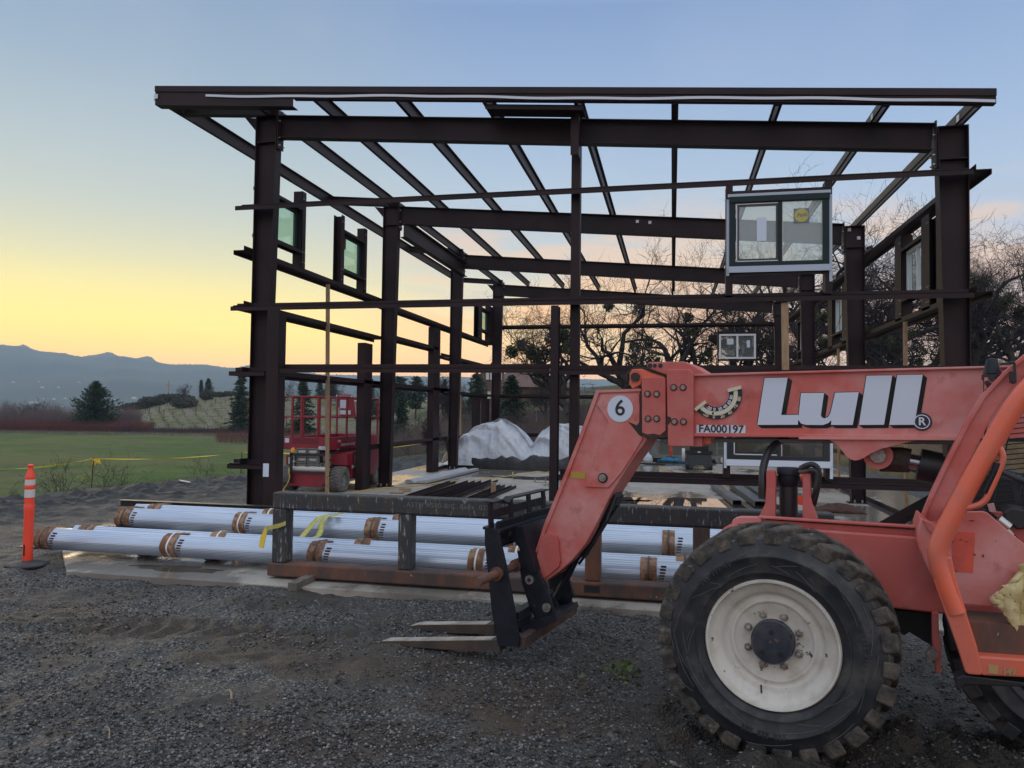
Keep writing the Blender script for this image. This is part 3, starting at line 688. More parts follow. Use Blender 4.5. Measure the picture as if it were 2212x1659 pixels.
plant_oak(14, 2215, 38, 500, 'bare oak at the right edge of the view with one large mistletoe ball', mist=7, rz=.7, group=GO)
BK = 'bare trees on the wooded slope'
oaks2 = [(14, 1660, 60, 650), (11, 1760, 60, 600), (15, 1880, 58, 560), (12, 2000, 56, 580), (14, 2120, 55, 570), (13, 2290, 50, 540), (11, 2400, 45, 500),
         (12, 1810, 42, 680), (14, 1945, 40, 640), (11, 2060, 50, 600)]
for i, (s_, x_, D_, y_) in enumerate(oaks2):
    plant_oak(s_, x_, D_, y_, 'bare oak deeper in the wooded slope behind the front row of oaks', rz=.9 * i, group=BK, mist={11: 9, 12: 10, 13: 8, 14: 7, 15: 4}[s_])
# smaller bare trees and saplings
def small_tree(seed, xq, D, ytop, label, name='bare_tree', group=None, **k):
    g = on_ground(xq, D); H = Hto(xq, D, ytop, g[2]); big, tw, nd = gen_oak(seed, H, mist=0, **k)
    root = thing(name, g, rng.uniform(0, 6), label, 'tree' if H > 2 else 'sapling', group)
    V, Fc = segs_mesh(big, 5); o = np_obj('trunk', V, Fc, M_bark, smooth=True); o.parent = root
    V, Fc = segs_mesh(tw, 3); V2 = V; o = np_obj('crown', V2, Fc, M_twig); o.parent = root; return root
sp = dict(counts=(5, 4, 4, 3), gnarl=.8)
small_tree(31, 403, 157, 831, 'spreading bare oak on the hill crest above the dark hedge', spread=1.3)
small_tree(32, 612, 120, 812, 'bare leafless tree behind the left end of the scissor lift platform')
small_tree(33, 935, 70, 806, 'bare tree between the second and third left columns')
small_tree(34, 985, 62, 820, 'bare pale twigged tree behind the third left column')
small_tree(35, 830, 110, 818, 'bare oak on the hill right behind the pair of near left posts')
small_tree(36, 735, 138, 822, 'bare spreading oak behind the dark red tank')
small_tree(37, 32, 118, 868, 'small round bare tree above the red thicket at the far left')
small_tree(38, 74, 116, 868, 'small bare tree above the red thicket, nearest the evergreen')
small_tree(39, 1180, 56, 820, 'bare tree beside the blue siding shed')
small_tree(40, 915, 42, 900, 'low bare shrub behind the caution tape between the left columns', name='bare_shrub')
for i, (x_, D_, y_, lb) in enumerate([(120, 21.5, 985, 'thin bare sapling behind the orange delineator post'), (238, 24, 978, 'bare sapling with upright twigs right of the caution tape stake'), (262, 25, 985, 'bare sapling close to the tape bow, the right one of a pair'), (10, 20, 1045, 'small bare sapling at the left edge of the gravel'), (442, 26, 985, 'spindly bare sapling just left of the front left column'), (150, 23, 1010, 'short bare sapling between the post and the tape stake'), (588, 25.5, 985, 'bare sapling behind the left wheel of the scissor lift'), (880, 33, 930, 'thin bare sapling in the grass beyond the slab')]):
    small_tree(50 + i, x_, D_, y_, lb, name='sapling', counts=(5, 4, 3, 2), gnarl=.7, spread=.9, thin=.5)
# brush bands ---------------------------------------------------------
def brush(name, fn, n, mat, seed, rmin=.006, lean=.25, parts=2):
    r = random.Random(seed); S = []
    while len(S) < n * parts:
        x, D, h = fn(r); p = azd(x, D); z = gz(p.x, p.y); q = Vector((p.x, p.y, z - .1)); d = Vector((r.gauss(0, lean), r.gauss(0, lean), 1)).normalized(); rr_ = rmin * D / 40
        for k in range(parts):
            e = q + d * (h / parts); S.append((*q, *e, rr_ * (1 - k / parts), rr_ * (1 - (k + 1) / parts) + .002)); q = e; d = (d + Vector((r.gauss(0, .3), r.gauss(0, .3), .1))).normalized()
    V, Fc = segs_mesh(S, 3); o = np_obj(name, V, Fc, mat); o['kind'] = 'stuff'; return o
brush('red_thicket', lambda r: ((x := r.uniform(-60, 330)), r.uniform(96, 103), r.uniform(.9, 1.8)), 9000, M_redtw, 1, .009)
brush('grey_thicket', lambda r: ((x := r.uniform(-60, 300)), r.uniform(103, 118), 2.4 + 1.6 * noise.noise(Vector((x * .03, 0, 0))) * 1.3 + r.random() * 1.2), 7000, M_grytw, 2, .007, .3, 3)
brush('dark_bramble', lambda r: ((x := r.uniform(260, 660)), r.uniform(95, 101), .5 + 1.1 * abs(noise.noise(Vector((x * .02, 3, 0)))) + r.random() * .5), 7000, pmat('bramble', (.07, .05, .05), .9), 3, .009, .7)
brush('dry_grass_tufts', lambda r: ((x := r.uniform(-60, 900)), r.uniform(86, 96), r.uniform(.2, .55)), 8000, pmat('dry_grass', (.13, .115, .09), .9), 4, .008, .5, 1)
brush('red_thicket', lambda r: ((x := r.uniform(470, 1000)), r.uniform(70, 90), r.uniform(.4, 1.1)), 7000, M_redtw, 8, .007, .4)
brush('brown_brush', lambda r: ((x := r.uniform(840, 1300)), r.uniform(44, 66), r.uniform(.8, 2.4)), 7000, M_grytw, 9, .006, .45, 3)
brush('undergrowth', lambda r: ((x := r.uniform(1250, 2500)), r.uniform(42, 62), r.uniform(.5, 1.5) + max(0, (x - 1550) / 500)), 9000, pmat('undergrowth', (.055, .055, .038), .9, col2=(.08, .065, .05), scale=.5), 10, .007, .5, 3)
brush('field_grass', lambda r: ((x := r.uniform(-80, 560)), 19 + 26 * r.random() ** 1.6, r.uniform(.05, .2)), 14000, pmat('field_grass', (.06, .08, .028), .9, col2=(.11, .10, .05), scale=.3), 11, .008, .6, 1)
brush('verge_grass', lambda r: ((x := r.uniform(560, 1080)), r.uniform(30, 44), r.uniform(.08, .4)), 8000, pmat('verge_grass', (.07, .075, .035), .9, col2=(.10, .085, .055), scale=.3), 12, .008, .6, 1)
# vine rows on the hill
def vines(name, x0, x1, rows, seed, D0=106, D1=152, h=1.0):
    r = random.Random(seed); S = []
    for k in range(rows):
        D = D0 + (D1 - D0) * (k / (rows - 1)) ** 1.2
        x = x0 + r.uniform(0, 6)
        while x < x1:
            p = azd(x, D); z = gz(p.x, p.y); hh = h * r.uniform(.8, 1.15)
            S.append((p.x, p.y, z - .1, p.x + r.gauss(0, .05), p.y, z + hh * .75, .035, .025))
            for q in range(5):
                S.append((p.x, p.y, z + hh * .7, p.x + r.gauss(0, .5), p.y + r.gauss(0, .3), z + hh * r.uniform(.6, 1.1), .022, .01))
            if r.random() < .06: S.append((p.x + .2, p.y, z - .1, p.x + .2 + r.gauss(0, .06), p.y, z + 1.9, .06, .06))
            x += 2.6 / D * F * .72
    V, Fc = segs_mesh(S, 3); o = np_obj(name, V, Fc, pmat('vine_wood', (.045, .038, .034), .9)); o['kind'] = 'stuff'
vines('vine_rows', 250, 620, 15, 4, h=.8); vines('vine_rows', 860, 1290, 9, 5, 62, 92, .9)
# hedge along the hill crest
def bush(loc, w, h, label, seed, mat=M_needle, group=None, name='bush', n=1400):
    root = thing(name, loc, 0, label, 'bush', group); rr = np.random.default_rng(seed); d = rr.normal(size=(n, 3)); d /= np.linalg.norm(d, axis=1, keepdims=True)
    C = d * (rr.uniform(.2, 1, (n, 1)) ** .4) * [w / 2, w / 2, h / 2] + [0, 0, h * .42]; C[:, 2] = np.maximum(C[:, 2], .05)
    V, Fc = cards(C, .28, rr, .4, .5); o = np_obj('foliage', V, Fc, mat); o.parent = root; return root
M_hedge = pmat('hedge_leaf', (.050, .058, .040), .9, col2=(.07, .065, .05), scale=.6)
for i, (x_, D_, w_, h_, lb) in enumerate([(283, 156, 4.4, 1.5, 'round dark bush at the lowest end of the hedge on the hill'), (302, 156, 4.2, 1.6, 'second dark bush up from the low end of the hill hedge'), (323, 156, 5.0, 2.4, 'tall knobbly bush in the hedge below the utility pole'), (345, 156, 6, 1.9, 'dark bush in the hedge left of the utility pole foot'), (366, 157, 6, 1.9, 'dark bush in the hedge at the foot of the utility pole'), (388, 157, 6, 1.2, 'dark bush in the hedge under the spreading bare oak'), (397, 138, 5.0, 2.0, 'lone dark bush on the dry slope below the bare oak'), (446, 150, 2.4, 2.0, 'small upright bush below the layered conifer'), (470, 158, 6, .9, 'low bush right of the layered conifer on the crest'), (495, 158, 6, .9, 'low bush on the crest near the front left column')]):
    bush(on_ground(x_, D_), w_, h_, lb, 70 + i, M_hedge, 'dark bushes along the hill crest')
# utility pole on the hill
g = on_ground(363, 157); t = thing('utility_pole', g, YAW, 'pale wooden utility pole with a crossarm on the hill crest', 'utility pole')
m = MB(); m.tube([(0, 0, -.3), (0, 0, 4.6)], .09, 6); o = m.build('pole', M_wood); o.parent = t
m = MB(); m.box(-.62, .62, -.05, .05, 3.6, 3.7); o = m.build('crossarm', M_wood); o.parent = t
# buildings seen through the frame -------------------------------------
def place(name, xq, D, w, d, rz, label, cat): 
    g = on_ground(xq, D, -.2); return thing(name, g, rz, label, cat)
def child(m, name, mat, par, **k): o = m.build(name, mat, **k); o.parent = par; return o
t = place('storage_tank', 745, 138, 0, 0, YAW, 'dark red round storage tank with pale edge strips on the hill behind the scissor lift', 'tank')
m = MB(); m.lathe([(0, 0), (1.5, 0), (1.5, 1.9), (1.1, 2.3), (0, 2.45)], (0, 0, 0), (0, 0, 1), 24); child(m, 'shell', pmat('tank_red', (.14, .03, .035), .6), t, smooth=True)
m = MB(); m.box(-1.42, -1.3, -1.0, -.7, 0, 2.2); child(m, 'edge_strip', M_white, t); m = MB(); m.box(1.3, 1.42, -1.0, -.7, 0, 2.0); child(m, 'edge_strip', M_white, t)
t = place('house', 1085, 84, 0, 0, YAW + .15, 'brown house with an octagonal turret and hip roofs on the rise behind the frame', 'house')
m = MB(); m.box(-2.2, 8.5, 0, 7, 0, 2.4); child(m, 'wall', M_wall, t)
m = MB(); m.add([(-2.8, -.6, 2.4), (9.1, -.6, 2.4), (9.1, 7.6, 2.4), (-2.8, 7.6, 2.4), (1, 3.5, 4.2), (5.3, 3.5, 4.2)], [(0, 1, 5, 4), (1, 2, 5), (2, 3, 4, 5), (3, 0, 4), (3, 2, 1, 0)]); child(m, 'roof', M_roof, t)
m = MB(); m.lathe([(1.35, 0), (1.35, 4.1)], (-1.2, -.2, 0), (0, 0, 1), 8); child(m, 'turret', M_wall, t)
m = MB(); m.lathe([(1.7, 4.1), (.25, 4.9), (.2, 5.05), (0, 5.2)], (-1.2, -.2, 0), (0, 0, 1), 8); child(m, 'turret_roof', M_roof, t)
for k, (x_, z_) in enumerate([(-1.9, 3.1), (-1.45, 3.1), (-.95, 3.1), (-.5, 3.1), (-1.7, 1.0), (-.8, 1.0)]):
    m = MB(); m.box(x_ - .17, x_ + .17, -1.56, -1.50, z_, z_ + .8); child(m, 'window', M_refl, t)
t = place('shed', 1194, 60, 0, 0, YAW, 'blue grey sided shed with a white corner board behind the bare oak', 'shed')
m = MB(); m.box(-1.3, 1.4, 0, 3, -.2, .9); child(m, 'wall', M_shed, t)
m = MB(); m.box(-1.36, -1.27, -.05, .0, -.2, .95); child(m, 'corner_board', M_white, t)
m = MB(); m.prism([(-1.4, -.2, .9), (-1.4, 3.2, .9), (-1.4, 1.5, 1.35)], (2.95, 0, 0)); child(m, 'roof', M_roof, t)
# delineators, stakes, caution tape --------------------------------------
def delineator(loc, label, group=None, tilt=0.0):
    t = thing('delineator_post', loc, 0, label, 'delineator post', group); x, y, z = loc
    m = MB(); m.lathe([(0.0510, .04), (0.0578, .06), (0.0564, .28), (0.0564, .66), (0.0598, .70), (0.0598, .76), (0.0558, .77), (0.0558, .79), (0.0564, .85), (0.0564, .97), (0.0585, .98), (0.0585, 1.005), (0.0564, 1.01), (0.0564, 1.09), (0.0592, 1.11), (0.0578, 1.12), (0.0354, 1.185), (0.0272, 1.215), (0.0258, 1.235), (0.0340, 1.245), (0.0354, 1.262), (0.0238, 1.275), (0, 1.278)], loc, (0, 0, 1), 24); m.build('body', M_orp, t, smooth=True)
    for a, b in ((.86, .96), (1.015, 1.085)):
        m = MB(); m.lathe([(.0580, a), (.0580, b)], loc, (0, 0, 1), 24); m.build('reflective_band', M_refl, t, smooth=True)
    m = MB(); m.lathe([(0, 0), (.24, 0), (.25, .03), (.22, .045), (.19, .05), (.09, .075), (.07, .08), (0, .08)], (x, y, z - .01), (0, 0, 1), 8); m.build('rubber_base', M_rub, t, bevel=.006)
    m = MB(); m.box(x - .010, x + .010, y - .060, y - .052, z + .13, z + .27); m.build('handle_slot', M_blackp, t); return t
delineator((-7.96, 8.02, -.03), 'tall orange delineator post with two reflective bands at the left front by the panels')
GDL = 'small orange delineators at the far edge of the slab'
for (x_, y_, lb) in ((608, 425, 'far orange delineator, the left one of two behind the slab under the boom head'), (757, 440, 'far orange delineator, the right one of two, beside the small black machine')):
    q = zq('D', 0, 0); p = at((x_ / 2.212 + 2300) * .54861, (y_ / 2.212 + 1600) * .54861, 2, -.03); delineator((p.x, min(p.y, 34.5), -.03), lb, GDL)
p = at(1672, 1040, 2, 0); delineator((p.x - .1, 20.5, 0), 'orange delineator standing on the slab behind the black hydraulic cylinder', GDL)
def cat_pts(a, b, sag, n=14, wob=0.0):
    a, b = Vector(a), Vector(b); return [a.lerp(b, i / n) + Vector((0, 0, -sag * 4 * (i / n) * (1 - i / n) + wob * math.sin(i * 2.1))) for i in range(n + 1)]
def gsurf(xq, yq, z): return at(xq, yq, 2, z)
stk = []
for (xb, yb, yt, lb) in ((198, 1040, 990, 'thin dark stake carrying the yellow tape at its bow, left field edge'), (519, 1028, 977, 'thin dark stake just left of the front left column'), (-70, 1085, 1012, 'thin dark stake beyond the left edge of the gravel')):
    p = gsurf(xb, yb, -.35); D = polar(p.x, p.y)[0]; zt = CAMH + (hy(xb) - yt) / F * D
    t = MB(); t.tube([(p.x, p.y, -.7), (p.x + .04, p.y, zt + .03)], .015, 6); tag(t.build('stake', M_blackp), lb, 'stake', 'stakes holding the caution tape'); stk.append((p.x, p.y, zt))
def ribbon(name, pts, w, mat, label, cat, tw=0.0, parent=None):
    m = MB(); V = []
    for i, p in enumerate(pts):
        a = tw * i; u = Vector((0, math.sin(a), math.cos(a))) * w / 2; V += [p + u + Vector((0, .002, 0)), p - u + Vector((0, .002, 0))]
    m.add(V, [(2 * i, 2 * i + 2, 2 * i + 3, 2 * i + 1) for i in range(len(pts) - 1)]); o = m.build(name, mat, parent)
    so = o.modifiers.new('thick', 'SOLIDIFY'); so.thickness = .003
    if cat: tag(o, label, cat)
    return o
p3 = at(836, 962, 1, 28.6)
ribbon('caution_tape', cat_pts(stk[2], stk[0], .12, 16) + cat_pts(stk[0], stk[1], .1, 18)[1:] + cat_pts(stk[1], (-8.9, 22.5, .78), .1, 12)[1:], .036, M_tapey, 'sagging yellow caution tape strung between the stakes along the field', 'tape', .35)
ribbon('caution_tape', cat_pts((-8.9, 22.7, .78), (-7.6, 23.4, 1.0), .03, 10), .07, M_tapey, 'short bright yellow tape between the second left column and the next post', 'tape', .1)
m = MB()
for q in range(6):
    a = Vector(stk[0]) + Vector((.03 + .1 * q % .3, -.02, -.02)); b = a + Vector((.25 - .09 * q, 0, -.1 - .02 * q)); m.bar(a + Vector((0, .01 * q, 0)), b + Vector((0, .01 * q, 0)), .05, .004, (0, 1, 0))
tag(m.build('tape_bow', M_tapey), 'loose yellow bow of tape knotted on the left stake', 'tape bow')
# ------------------------------------------------------------------ steel building
XL, XR, Y1, BAY = -7.39, 4.265, 12.149, 6.096
YF = [Y1 + BAY * i for i in range(4)]; YG = Y1 - .335
BLD = thing('steel_building_frame', (XL, Y1, 0), 0, 'open dark red brown steel building frame with single slope roof on the slab', 'steel frame')
def zr(x): return 7.26 - .083 * (x + 6.95)
def part(m, name, mat=M_steel, **k): return m.build(name, mat, BLD, **k)
def bolts(m, pts, n, r=.014, h=.02):
    n = Vector(n)
    for p in pts: m.lathe([(r, 0), (r, h), (0, h)], p, n, 6)
def ibeam(m, p, q, depth, fl, up, tf=.014, tw=.010, depth2=None):
    # p,q: centre line of the OUTER flange; the section grows along -up
    p, q, up = Vector(p), Vector(q), Vector(up); d2 = depth if depth2 is None else depth2
    ax = (q - p).normalized(); sd = ax.cross(up).normalized() * (fl / 2)
    def plate(a, b, c, d, nrm, th): m.prism([a, b, c, d], nrm * th)
    m.prism([p - sd, q - sd, q + sd, p + sd], -up * tf)
    p2, q2 = p - up * depth, q - up * d2
    m.prism([p2 - sd, q2 - sd, q2 + sd, p2 + sd], up * tf)
    s_ = sd.normalized() * (tw / 2); m.prism([p - up * tf - s_, q - up * tf - s_, q2 + up * tf - s_, p2 + up * tf - s_], s_ * 2)
# columns and rafters
for i, Y in enumerate(YF):
    for side, X, sg in (('l', XL, 1), ('r', XR, -1)):
        m = MB(); zt = zr(X) - .02
        # tapered: narrow at foot, wide at the knee
        ibeam(m, (X, Y, 0.012), (X, Y, zt), .30, .2, (-sg, 0, 0), depth2=.42)
        x1 = X + sg * .43
        m.box(min(x1, x1 + sg * .02), max(x1, x1 + sg * .02), Y - .1, Y + .1, zt - .62, zt + .09)           # knee end plate
        m.box(min(X, X + sg * .42), max(X, X + sg * .42), Y - .095, Y + .095, zt - .50, zt - .486)         # stiffener
        m.box(min(X, X + sg * .42), max(X, X + sg * .42), Y - .1, Y + .1, zt - .014, zt)
        m.box(min(X, X + sg * .34) - .03, max(X, X + sg * .34) + .03, Y - .13, Y + .13, 0.0, .02)             # base plate
        o = part(m, 'column')
        b = MB(); bolts(b, [(X + sg * q, Y - .11, .02) for q in (.08, .24)] + [(X + sg * q, Y + .11, .02) for q in (.08, .24)], (0, 0, 1), .02, .06)
        bolts(b, [(x1 + sg * .02, Y - dy, zt - dz) for dy in (-.07, .07) for dz in (-.06, .12, .42, .56)], (sg, 0, 0), .015, .03)
        bo = b.build('bolts', M_bolt, BLD); bo.parent = o
        if side == 'l':   # cantilevered stub carrying the eave
            s = MB(); xe = -8.93
            ibeam(s, (xe, Y, zr(xe) + .20), (X + .40, Y, zr(X + .40) + .195), .20, .16, (0, 0, 1), depth2=.19)
            s.prism([(X - .004, Y - .006, zt - .02), (X - .004, Y - .006, zt - .30), (X - .28, Y - .006, zt + .02)], (0, .012, 0))
            part(s, 'overhang_stub')
    r = MB(); xa, xb = XL + .452, XR - .452
    ibeam(r, (xa, Y, zr(xa)), (xb, Y, zr(xb)), .40 if i == 0 else .46, .18, Vector((.083, 0, 1)).normalized())
    part(r, 'rafter')
# eave member far left, with a splice
def zsec(m, p, q, fl_dir, web_dir, depth=.2, fl=.065, t=.006):
    # Z section: web along web_dir (depth), flanges along +-fl_dir
    p, q, f, w = Vector(p), Vector(q), Vector(fl_dir).normalized(), Vector(web_dir).normalized()
    m.prism([p, q, q + w * depth, p + w * depth], f * t)
    m.prism([p, q, q - f * fl, p - f * fl], w * t)
    a, b = p + w * depth, q + w * depth
    m.prism([a, b, b + f * fl, a + f * fl], -w * t)
m = MB(); xe = -8.95; ze = zr(xe)
zsec(m, (xe, 11.42, ze), (xe, 30.7, ze), (1, 0, 0), (0, 0, 1), .24, .07); m.box(xe - .012, xe + .10, 15.4, 16.0, ze - .03, ze + .03)
m.box(xe - .01, xe + .008, 11.9, 12.45, ze - .02, ze + .24); part(m, 'eave_member')
# purlins
PX = [-7.14, -5.90, -4.43, -2.95, -1.47, .02, 1.50, 2.97, 4.16]
for i, x in enumerate(PX):
    m = MB(); z = zr(x) + .004; zsec(m, (x, 11.42, z), (x, 30.7, z), (1, 0, 0), (0, 0, 1), .20, .055)
    if x > .5: m.box(x + .006, x + .07, 11.42, 30.7, z, z + .006)
    o = part(m, 'purlin')
    if x > .5:
        a = MB(); a.box(x - .022, x + .024, 11.5, 30.5, z - .004, z - .001); ao = a.build('pale_strip', M_palew, BLD); ao.parent = o  # narrow pale strip along the underside of the right-hand purlins
    c = MB(); c.box(x - .012, x - .002, 11.45, 11.53, z + .02, z + .18); c.box(x - .012, x - .002, Y1 - .05, Y1 + .05, z - .0, z + .15); co = c.build('clip', M_galv, BLD); co.parent = o
# fascia along the front edge
def sl(x0, x1, y0, y1, dz0, dz1):   # sloped box following the roof line
    a, b = zr(x0), zr(x1)
    return [(x0, y0, a + dz0), (x1, y0, b + dz0), (x1, y1, b + dz0), (x0, y1, a + dz0), (x0, y0, a + dz1), (x1, y0, b + dz1), (x1, y1, b + dz1), (x0, y1, a + dz1)]
m = MB(); m.hexa(sl(-8.97, -8.50, 11.38, 11.42, .13, .23)); m.hexa(sl(-8.495, -2.26, 11.38, 11.42, .13, .23)); m.hexa(sl(-2.255, 4.38, 11.38, 11.42, .13, .23)); m.hexa(sl(-8.97, 4.38, 11.38, 11.46, .226, .232))
part(m, 'fascia_channel')
m = MB(); m.hexa(sl(-8.97, -6.30, 11.40, 11.408, -.10, .132)); m.hexa(sl(-6.30, 4.38, 11.40, 11.408, .03, .132)); m.hexa(sl(-8.97, -6.30, 11.40, 11.58, -.106, -.10)); m.hexa(sl(-6.3, 4.38, 11.40, 11.50, .024, .03)); part(m, 'fascia_channel')
m = MB(); k = 60; V = []
for j in range(k + 1):
    x = -7.95 + (4.36 + 7.95) * j / k; w = .012 * math.sin(x * 1.1) + .006 * math.sin(x * 3.7); V += [(x, 11.376, zr(x) + .045 + w), (x, 11.376, zr(x) + .085 + w), (x, 11.372, zr(x) + .045 + w), (x, 11.372, zr(x) + .085 + w)]
m.add(V, [(4 * j + 2, 4 * j + 6, 4 * j + 7, 4 * j + 3) for j in range(k)] + [(4 * j + 1, 4 * j + 3, 4 * j + 7, 4 * j + 5) for j in range(k)] + [(4 * j, 4 * j + 4, 4 * j + 6, 4 * j + 2) for j in range(k)]); part(m, 'foam_strip', M_palew)
m = MB(); m.box(-8.975, -8.90, 11.372, 11.379, zr(-8.95) + .0, zr(-8.95) + .08); part(m, 'silver_patch', M_palew)
# girts (Z sections lying flat)
def girt(p, q, inward, name='girt', depth=.21, fl=.078, t=.008, up=True):
    m = MB(); p, q, n = Vector(p), Vector(q), Vector(inward)
    m.prism([p, q, q + n * depth, p + n * depth], (0, 0, -t))
    m.prism([p, q, q - Vector((0, 0, fl)), p - Vector((0, 0, fl))], n * t)
    a, b = p + n * depth, q + n * depth
    m.prism([a, b, b + Vector((0, 0, fl)), a + Vector((0, 0, fl))], -n * t)
    return part(m, name)
IN = (0, 1, 0)
girt((-7.61, YG, 5.57), (4.24, YG, 5.57), IN)
girt((-7.65, YG, 3.78), (4.23, YG, 3.78), IN)
girt((-7.65, YG, 2.63), (-6.96, YG, 2.63), IN); girt((-6.70, YG + .02, 2.69), (-1.93, YG + .02, 2.69), IN); girt((-1.77, YG, 2.66), (4.2, YG, 2.66), IN)
girt((-7.64, YG, 1.0), (-6.96, YG, 1.0), IN); girt((-1.77, YG, .985), (4.2, YG, .985), IN)
GE = YG + .002
XO, XOR = XL - .21, XR + .21
girt((XO, GE, 1.02), (XO, 12.2, 1.02), (1, 0, 0)); girt((XO, 17.6, 1.02), (XO, 18.19, 1.02), (1, 0, 0))
for z in (4.78, 3.80, 2.63):   # left wall, first bay
    girt((XO - .02 if z > 4 else XO, GE, z), (XO, 18.2, z), (1, 0, 0))
for z, a, b in ((4.72, 18.2, 24.3), (3.92, 19.0, 23.05), (3.77, 23.3, 24.3), (2.62, 23.3, 24.3), (1.02, 18.2, 24.2), (4.72, 24.3, 30.44), (3.76, 24.3, 30.4), (2.56, 24.3, 30.4), (1.0, 24.3, 30.4), (2.62, 17.7, 24.3)):
    girt((XO, a, z), (XO, b - .005, z), (1, 0, 0))
for z in (5.56, 3.79, 2.62, 1.0):
    girt((XOR, GE, z), (XOR, 30.5, z), (-1, 0, 0))
YB = YF[3] + .11
for z in (5.49, 3.8, 2.58, .98): girt((XL, YB + .21, z), (XR, YB + .21, z), (0, -1, 0))
m = MB(); m.box(2.0 - 9.2, 4.2, YB, YB + .01, .0, .16); part(m, 'base_angle')
m = MB(); m.box(XR + .17, XR + .18, 12.4, 30.3, 0, .10); m.box(XR + .0, XR + .18, 12.4, 30.3, 0.002, .01); part(m, 'base_angle')
m = MB(); m.box(XL - .18, XL - .17, 22.9, 30.3, 0, .10); m.box(XL - .18, XL + .0, 22.9, 30.3, 0.002, .01); part(m, 'base_angle')
# posts and jambs
def cpost(x0, x1, y0, y1, z0, z1, name='jamb', open_='y', t=.01, mat=M_steel):
    m = MB()
    if open_ == 'y':      # web faces the front, returns go back
        m.box(x0, x1, y0, y0 + t, z0, z1); m.box(x0, x0 + t, y0 + t, y1, z0, z1); m.box(x1 - t, x1, y0 + t, y1, z0, z1)
    elif open_ == 'x-':   # web on +x side
        m.box(x1 - t, x1, y0, y1, z0, z1); m.box(x0, x1 - t, y0, y0 + t, z0, z1); m.box(x0, x1 - t, y1 - t, y1, z0, z1)
    else:
        m.box(x0, x0 + t, y0, y1, z0, z1); m.box(x0 + t, x1, y0, y0 + t, z0, z1); m.box(x0 + t, x1, y1 - t, y1, z0, z1)
    m.box(x0, x1, y0, y1, z0 + .002, z0 + .008); return part(m, name, mat)
cpost(-6.93, -6.70, YG, YG + .25, .01, 3.70, 'door_post')
cpost(-1.915, -1.79, YG - .004, YG + .19, .01, 3.695, 'door_post', 'x')
cpost(-1.635, -1.49, Y1 - .1, Y1 + .1, .01, zr(-1.56) - .42, 'wind_column')
m = MB(); m.box(-1.62, -1.50, YG - .02, YG - .008, 6.12, 6.78); m.box(-1.50, -1.49, YG - .02, YG + .2, 6.12, 6.78); part(m, 'splice_plate')
girt((-2.97, 11.50, zr(-2.97) + .0), (-1.40, 11.50, zr(-1.4) + .0), IN, depth=.5)
m = MB(); m.box(-1.62, -1.61, YG - .008, YG, 2.0, 2.16); part(m, 'clip')
# paper label on the door post
m = MB(); m.box(-6.94, -6.83, YG - .004, YG - .001, .80, 1.03); part(m, 'paper_label', M_decal)
# left wall window openings: jambs, header, sill, glazed unit
def sidewin(X, sg, ya, yb, z0, z1, zj0, zj1, frame_mat, glass_mat, gaps=.16, first=True):
    xi, xo = (X, X - .2) if sg > 0 else (X, X + .2)
    lo, hi = min(xi, xo), max(xi, xo)
    for yy, op in ((ya - gaps, 1), (yb, 0)):
        if op and not first: continue
        m = MB(); t = .01
        m.box(lo, hi, yy + (gaps - t if op else 0), yy + (gaps if op else t), zj0, zj1); m.box(lo, lo + t, yy, yy + gaps, zj0, zj1); m.box(hi - t, hi, yy, yy + gaps, zj0, zj1)
        o = part(m, 'window_jamb'); b = MB()
        bolts(b, [(xi + sg * .0, yy + q, z) for q in (.04, .12) for z in (zj0 + .12, zj1 - .15, z0 - .02)], (sg, 0, 0), .012, .012); bo = b.build('bolts', M_bolt, BLD); bo.parent = o
    for z in (z1, z0 - .06):
        m = MB(); m.box(lo, hi, ya, yb, z + .05, z + .06); m.box(lo, lo + .01, ya, yb, z, z + .05); m.box(hi - .01, hi, ya, yb, z, z + .05); part(m, 'window_header' if z == z1 else 'window_sill')
    xm = (lo + hi) / 2 - sg * .03; f = MB(); w = .055
    f.box(xm - .04, xm + .04, ya, ya + w, z0, z1); f.box(xm - .04, xm + .04, yb - w, yb, z0, z1); f.box(xm - .04, xm + .04, ya + w, yb - w, z0, z0 + w); f.box(xm - .04, xm + .04, ya + w, yb - w, z1 - w, z1)
    if sg < 0: f.box(xm - .03, xm + .03, (ya + yb) / 2 - .03, (ya + yb) / 2 + .03, z0 + w, z1 - w)
    fr = part(f, 'window_frame', frame_mat); g = MB(); g.box(xm - .004, xm + .004, ya + w, yb - w, z0 + w, z1 - w); go = g.build('pane', glass_mat, BLD); go.parent = fr; return fr, xm
fr, xm = sidewin(XL, 1, 12.35, 13.85, 5.20, 6.02, 4.85, 6.42, M_green, M_glassg, first=False)
s = MB(); s.box(xm + .006, xm + .009, 12.85, 13.05, 5.65, 6.0); so = s.build('sticker', pmat('brown_paper', (.12, .06, .05), .8), BLD); so.parent = fr
fr, xm = sidewin(XL, 1, 15.86, 17.0, 5.20, 6.05, 4.82, 6.42, M_green, M_glassg)
s = MB(); s.box(xm + .006, xm + .009, 15.98, 16.2, 5.72, 6.0); so = s.build('sticker', pmat('brown_paper', (.12, .06, .05), .8), BLD); so.parent = fr
sidewin(XL, 1, 28.62, 29.85, 5.20, 6.02, 4.75, 6.3, M_green, M_glassg, .55)
sidewin(XR, -1, 14.25, 15.42, 4.22, 5.12, 3.82, 5.45, M_white, M_glass, .42)
m = MB(); m.box(XR + .02, XR + .16, 13.48, 13.56, 3.8, 5.2); part(m, 'window_jamb')
sidewin(XR, -1, 20.55, 21.75, 4.18, 5.12, 3.80, 5.36, M_white, M_glass, .55)
sidewin(XR, -1, 26.44, 27.5, 4.18, 5.16, 3.78, 5.33, M_white, M_glass, .12)
